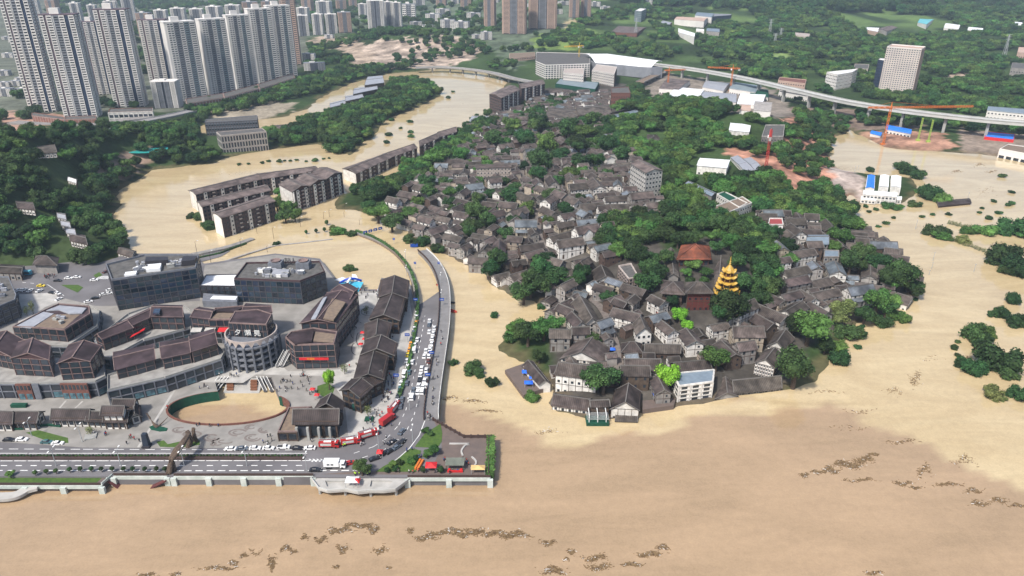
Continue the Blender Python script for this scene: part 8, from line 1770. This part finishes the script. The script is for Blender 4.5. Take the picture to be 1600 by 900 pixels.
# ---------------------------------------------------------------- people (one continuous body each)
def body_mesh(key, shirt, trouser, stride):
 me = bpy.data.meshes.new('person_body')
 v = [(0, 0, .95), (0, 0, 1.2), (0, 0, 1.42), (0, 0, 1.52), (0, 0, 1.66), (-.1, 0, .9), (.1, 0, .9), (-.12, stride, .48), (.12, -stride, .48), (-.12, stride * 1.6 + .0, .05), (.12, -stride * 1.9, .05), (-.12, stride * 1.6 - .14, .02), (.12, -stride * 1.9 - .14, .02),
   (-.2, 0, 1.4), (.2, 0, 1.4), (-.27, -.04 - stride * .4, 1.13), (.27, .04, 1.13), (-.27, -.14 - stride, .9), (.28, -.08 + stride, .88), (0, 0, 1.74)]
 e = [(0, 1), (1, 2), (2, 3), (3, 4), (4, 19), (0, 5), (0, 6), (5, 7), (6, 8), (7, 9), (8, 10), (9, 11), (10, 12), (2, 13), (2, 14), (13, 15), (14, 16), (15, 17), (16, 18)]
 me.from_pydata(v, e, []); o = bpy.data.objects.new('tmp', me); COL.objects.link(o)
 md = o.modifiers.new('s', 'SKIN'); md.use_smooth_shade = True
 rad = [.15, .14, .15, .065, .115, .10, .10, .075, .075, .05, .05, .035, .035, .07, .07, .05, .05, .035, .035, .08]
 for i, r_ in enumerate(rad): me.skin_vertices[0].data[i].radius = (r_ * 1.15, r_ * .95); me.skin_vertices[0].data[i].use_root = (i == 0)
 bpy.context.view_layer.update(); m2 = bpy.data.meshes.new_from_object(o.evaluated_get(bpy.context.evaluated_depsgraph_get())); bpy.data.objects.remove(o)
 for m in (mat('skin', (.42, .26, .18), .7), mat('hair', (.015, .012, .01), .7), shirt, trouser): m2.materials.append(m)
 for p in m2.polygons:
  z = p.center.z; x = abs(p.center.x)
  p.material_index = 1 if (z > 1.68 or (z > 1.6 and p.center.y > .03)) else 0 if z > 1.5 else (0 if (x > .22 and z < 1.12) else 2 if z > .93 else 3)
 return m2
cl = lambda n, c: mat('cloth_' + n, c, .9)
BM = []
for i, (s_, t_, nm) in enumerate([((.55, .55, .55), (.02, .02, .03), 'pale shirt'), ((.02, .02, .03), (.03, .04, .07), 'black shirt'), ((.45, .03, .03), (.02, .02, .03), 'red shirt'), ((.03, .07, .22), (.02, .02, .03), 'blue shirt'), ((.10, .12, .10), (.08, .07, .05), 'grey-green shirt'), ((.45, .75, .05), (.03, .03, .04), 'lime safety vest')]):
 BM.append((body_mesh(i, cl(nm.replace(' ', '_').replace('-', '_'), s_), cl('trousers_%d' % i, t_), [.0, .16, .1, .05, .18, .0][i]), nm))
rp = random.Random(21)
def person(px, py, i=None, z=None, grp=None, place=''):
 i = rp.choice([0, 1, 1, 1, 2, 3, 4]) if i is None else i; z = ZP + .13 if z is None else z; p = at(px, py, z)
 o = bpy.data.objects.new('person', BM[i][0]); COL.objects.link(o); o.location = p; o.rotation_euler = (0, 0, rp.uniform(0, 6.28)); s_ = rp.uniform(.98, 1.12); o.scale = (s_ * 1.1, s_ * 1.1, s_)
 tag(o, 'x', 'person', grp or 'people on the plaza and the road'); TOL.append((o, 'person in a ' + BM[i][1] + place))
for cx, cy, sx, sy, n in [(594, 652, 22, 14, 26), (580, 672, 16, 8, 8), (604, 620, 8, 9, 16), (610, 595, 6, 12, 10), (618, 500, 8, 14, 12), (570, 460, 22, 8, 22), (614, 550, 6, 24, 10), (402, 577, 30, 4, 10), (440, 604, 18, 10, 14), (352, 588, 26, 2, 7), (478, 600, 10, 18, 12), (462, 600, 14, 14, 8), (420, 690, 12, 8, 6), (318, 604, 8, 4, 4), (262, 640, 4, 4, 3), (205, 690, 14, 8, 5), (160, 680, 16, 4, 4), (318, 665, 24, 2, 4), (545, 572, 20, 2, 5), (404, 572, 40, 2, 6), (505, 692, 20, 3, 4)]:
 for _ in range(n): person(cx + rp.uniform(-1, 1) * sx, cy + rp.uniform(-1, 1) * sy)
for cx, cy, sx, sy, n in [(676, 610, 1.5, 24, 9), (683, 575, 1.5, 18, 4), (690, 520, 1.5, 20, 4), (670, 652, 3, 5, 5)]:
 for _ in range(n): person(cx + rp.uniform(-1, 1) * sx, cy + rp.uniform(-1, 1) * sy, z=4.27, grp='people on the curved promenade', place=' on the promenade')
for cx, cy, sx, sy, n, ii in [(566, 742, 14, 1.5, 7, 5), (604, 690, 12, 6, 5, 0), (640, 706, 8, 3, 3, 3), (655, 715, 4, 3, 4, 3), (540, 697, 8, 2, 3, 5), (562, 696, 8, 2, 3, 0), (700, 738, 26, 2, 6, None), (728, 722, 6, 5, 6, None), (694, 722, 3, 4, 3, None), (640, 738, 20, 1.5, 5, None)]:
 for _ in range(n): person(cx + rp.uniform(-1, 1) * sx, cy + rp.uniform(-1, 1) * sy, ii, ZP + .03)
for _ in range(16): person(rp.uniform(68, 86), rp.uniform(430, 437), rp.choice([1, 2, 1]), ZP, 'people on the upper-left road', ' on the street')
# ---------------------------------------------------------------- floating debris, old-town odds and ends
M_deb = mat('driftwood', (.22, .15, .075), .95, (.09, .055, .03), 1.2)
M_deb2 = mat('pale_litter', (.6, .58, .55), .8)
DEB = [(425, 880, 5, 13, 90), (447, 857, 9, 6, 70), (460, 862, 5, 3, 35), (476, 840, 5, 5, 35), (502, 843, 8, 7, 55), (520, 830, 6, 5, 60), (535, 828, 12, 5, 180), (560, 821, 17, 4, 230), (583, 827, 7, 7, 150), (535, 858, 8, 8, 70), (526, 886, 4, 4, 22), (595, 860, 10, 8, 55), (608, 887, 4, 2, 22), (641, 829, 5, 6, 45), (665, 840, 14, 6, 160), (690, 833, 17, 4, 180), (708, 828, 14, 4, 90), (722, 835, 12, 6, 120), (742, 830, 14, 6, 120), (770, 833, 20, 6, 170), (803, 836, 20, 7, 230), (855, 848, 10, 6, 70), (893, 862, 6, 5, 45), (885, 874, 4, 3, 30), (930, 872, 18, 8, 90), (865, 892, 16, 8, 170), (935, 886, 18, 7, 100), (988, 882, 14, 4, 150), (1015, 866, 16, 5, 200), (1035, 855, 8, 6, 100), (230, 898, 12, 4, 70), (275, 897, 8, 3, 45), (340, 888, 22, 4, 90), (365, 880, 6, 6, 55), (380, 868, 5, 4, 45), (400, 862, 12, 8, 14),
  (1256, 742, 6, 5, 50), (1275, 737, 8, 4, 60), (1297, 735, 12, 7, 180), (1325, 726, 22, 7, 320), (1350, 718, 14, 7, 150), (1365, 710, 8, 3, 60), (1345, 750, 22, 4, 60), (1410, 755, 14, 6, 60), (1430, 762, 8, 3, 60), (1445, 735, 12, 14, 50), (1480, 757, 20, 4, 70), (1520, 767, 12, 6, 60), (1505, 720, 22, 12, 40), (1530, 787, 14, 6, 60), (1560, 782, 12, 6, 70), (1590, 790, 12, 4, 40), (1365, 895, 12, 4, 50), (1430, 592, 9, 14, 70), (1400, 612, 14, 8, 25), (1410, 690, 24, 5, 40), (1450, 560, 20, 6, 10), (700, 622, 14, 4, 50), (740, 627, 20, 4, 50), (760, 642, 20, 3, 40), (1345, 642, 26, 6, 20), (1290, 612, 24, 4, 16), (855, 675, 20, 6, 26), (1510, 560, 12, 6, 60), (1330, 668, 30, 6, 14), (630, 175, 30, 12, 20), (700, 165, 30, 14, 20), (380, 270, 40, 6, 24), (650, 200, 30, 14, 20), (1310, 262, 20, 4, 30), (1495, 268, 10, 3, 60), (1530, 258, 8, 4, 50), (1550, 268, 10, 3, 50), (1545, 300, 20, 10, 30)]
dbm = [MB(), MB()]; rd = random.Random(4)
for cx, cy, rx, ry, n in DEB:
 ph = rd.uniform(0, 6)
 for _ in range(int(n * 2.2)):
  t = rd.gauss(0, .5); x = cx + t * rx; y = cy + rd.gauss(0, .32) * ry + math.sin(t * 3 + ph) * ry * .35; p = at(x, y, .03); L = abs(rd.gauss(.5, .4)) + .15; a = rd.uniform(0, 3.14) if rd.random() < .5 else rd.gauss(.2, .5)
  dbm[rd.random() < .05].box((p.x, p.y, .0), (L, rd.uniform(.06, .26), rd.uniform(.05, .16)), a)
tag(dbm[0].build('floating_debris', M_deb), kind='stuff'); tag(dbm[1].build('floating_litter', M_deb2), kind='stuff')
# blue tarpaulin terrace standing in the flood
tr = empty('river_terrace', at(825, 590, 1), 'low walled terrace with blue tarpaulins standing in the flood, joined to a slanting tiled roof', 'terrace'); landmark('the blue-tarpaulin terrace', at(825, 590, 2))
q = W2([(789, 578), (818, 617), (860, 604), (832, 563)], 2.2); b = MB(); b.prism(q, -1, 2.2); b.build('wall', M_deckb, tr)
rb, wb_, rg_ = MB(), MB(), MB(); q = W2([(843, 600), (860, 599), (834, 566), (817, 572)], 5); q = q if ccw(q) else q[::-1]; wb_.prism(q, 0, 5); Lq = (Vector(q[1]) - Vector(q[0])).length; qq = q if Lq > (Vector(q[2]) - Vector(q[1])).length else [q[1], q[2], q[3], q[0]]; gable_roof(rb, wb_, qq, 5, 2, .6, .25, rg_); wb_.build('house_wall', M_wwall, tr); rf_ = rb.build('roof', M_tile, tr, uvroof=True); rg_.build('ridge', M_ridge, rf_)
M_tarp = mat('blue_tarpaulin', (.015, .10, .62), .6, (.03, .16, .75), .8)
for i, (x, y, s_) in enumerate([(822, 586, 4.2), (832, 595, 3.4), (826, 603, 4.2)]):
 canopy(x, y, 2.2, s_, s_ * .8, 2.0, M_tarp, ['uppermost blue tarpaulin on the flooded terrace', 'middle blue tarpaulin on the flooded terrace', 'lowest blue tarpaulin on the flooded terrace'][i], .8, group='blue tarpaulins')
canopy(956, 551, 4.5, 3.4, 3, 2.2, M_tarp, 'blue tarpaulin at the foot of the alley', .8); canopy(1025, 621, 2.6, 3.2, 2.6, 2.0, M_tarp, 'blue tarpaulin on the low river terrace right of the double-gabled house', .8)
b = MB(); q = W2([(1004, 626), (1056, 622), (1053, 633), (1004, 640)], 2.4); b.prism(q, -1, 2.4); tag(b.build('river_terrace', M_deckb), 'low dark river terrace between the double-gabled house and the blue-roofed block', 'terrace')
jt = empty('scaffold_jetty', at(934, 655, 1), 'green-netted scaffold with white posts rising from the flood', 'scaffold'); a = at(917, 664, 1);
x0, x1 = at(916, 660, 1).x, at(951, 660, 1).x; y0, y1 = at(934, 666, 0).y, at(934, 645, 3).y
b = MB(); b.prism([(x0, y0), (x1, y0), (x1, y1), (x0, y1)], -1, 1.6); b.build('netting', M_green, jt)
for k in range(3):
 b = MB(); x = x0 + (x1 - x0) * (.12 + .38 * k); b.tube([(x, y0 + .8, 0), (x, y0 + 1.2, 5)], .22, 6); b.tube([(x, y0 + 1.2, 5), (x, y1, 5.6)], .2, 6); b.build('post', M_white, jt)
b = MB()
for k in range(8): b.box(((x0 + x1) / 2, y0 + (y1 - y0) * k / 8, 3.6), (x1 - x0, .15, .15))
b.build('cross_bars', M_galv, jt)
b = MB(); q = W2([(893, 507), (903, 527), (907, 524), (897, 505)], 6); p = G(1030, 494);
b = MB(); p0, p1 = G(1026, 497), G(1036, 512); d = p1 - p0; b.box(((p0.x + p1.x) / 2, (p0.y + p1.y) / 2, min(p0.z, p1.z)), (d.length, .5, 4.2), math.atan2(d.y, d.x)); tag(b.build('red_wall', mat('vermilion_wall', (.55, .07, .05), .8)), 'bright red slanting wall below the temple side hall', 'wall')
# saplings in two rows on the drowned right bank
for k in range(26):
 t = k / 25; ptree(1482 + 72 * t, 348 + 16 * t + rp.uniform(-1, 1), 5, 'wispy', 'thin sapling', True, 2.4, group='drowned sapling rows');
for k in range(26):
 t = k / 25; ptree(1478 + 76 * t, 372 + 26 * t + rp.uniform(-1, 1), 5, 'wispy', 'thin sapling', True, 2.4, group='drowned sapling rows')
for x, y, h in [(1457, 408, 7), (1455, 420, 5), (1451, 430, 4), (1521, 425, 6), (1430, 358, 8), (1512, 309, 5), (1335, 268, 6), (1340, 266, 5)]:
 p = at(x, y, 0); b = MB(); b.tube([(p.x, p.y, -1), (p.x + .3, p.y, h)], .13, 5); b.box((p.x, p.y, h - .6), (1.6, .12, .12)); o = tag(b.build('utility_pole', M_galv), 'x', 'pole', 'poles standing in the flood'); TOL.append((o, 'thin pole standing in the flood'))
LM += [('the blue taxi-side sign', 637, 534), ('the mid-jam blue sign', 675, 562), ('the blue sign below the jam', 669, 597), ('the blue sign above the jam', 650, 478), ('the compound tree island', 1445, 300), ('the lone roof in the flood', 1490, 318), ('the drowned sapling rows', 1515, 370), ('the river garden', 725, 712), ('the road bend', 590, 700), ('the white truck', 524, 728), ('the flooded junction', 520, 345)]
# swimming pool on the hill at left
pl2 = G(228, 234); b = MB(); b.lathe((pl2.x, pl2.y, pl2.z + .2), [(1, 0), (1, .5)], 20, sx=22, sy=16); o = b.build('hill_pool', mat('pool_turquoise', (.05, .42, .40), .1)); tag(o, 'round turquoise swimming pool among trees on the left hill', 'pool')
# ---------------------------------------------------------------- describe the look-alikes by what they stand beside
import re as re_
bpy.context.view_layer.update()
ORD = ['nearest', 'second', 'third', 'fourth', 'fifth', 'sixth', 'seventh', 'eighth', 'ninth', 'tenth', 'eleventh', 'twelfth', 'thirteenth', 'fourteenth', 'fifteenth', 'sixteenth', 'seventeenth', 'eighteenth', 'nineteenth', 'twentieth']
for a_, u_ in ((20, 'twenty'), (30, 'thirty'), (40, 'forty')):
 ORD += [{'twenty': 'twenty', 'thirty': 'thirty', 'forty': 'forty'}[u_] + '-' + q for q in ('first', 'second', 'third', 'fourth', 'fifth', 'sixth', 'seventh', 'eighth', 'ninth')] + [{'twenty': 'thirtieth', 'thirty': 'fortieth', 'forty': 'fiftieth'}[u_]]
buckets = {}
for o, look in TOL:
 x, y = proj(o.location.x, o.location.y, o.location.z)
 best = min(LM, key=lambda l: (l[1] - x) ** 2 + 2.5 * (l[2] - y) ** 2)
 dx, dy = x - best[1], (y - best[2]) * 1.6
 side = ('right of' if dx > 0 else 'left of') if abs(dx) > abs(dy) else ('below' if dy > 0 else 'above')
 buckets.setdefault((look, side, best[0]), []).append((dx * dx + dy * dy, o))
for (look, side, ph), lst in buckets.items():
 lst.sort(key=lambda q: q[0])
 for k, (_, o) in enumerate(lst):
  n = '' if len(lst) == 1 else (', ' + (ORD[k] if k < len(ORD) else 'number %d' % (k + 1)))
  lab = look + n + ' ' + side + ' ' + ph
  wd = lab.replace('-', '-').split()
  if len(wd) > 16: lab = lab.replace(' standing in the', ' in the').replace(' broadleaf', '').replace(' standing', '')
  if len(re_.findall(r'[A-Za-z0-9]+', lab)) > 16: lab = lab.replace(' on the promenade', '').replace(' on the street', '').replace('blue road sign', 'sign').replace(' in a ', ' in ').replace('the charcoal', 'charcoal')
  o['label'] = lab
  if len(lab.split()) > 15: print('LONG', lab)
for o in list(S.objects):
 if o.get('label') == 'x': del o['label']
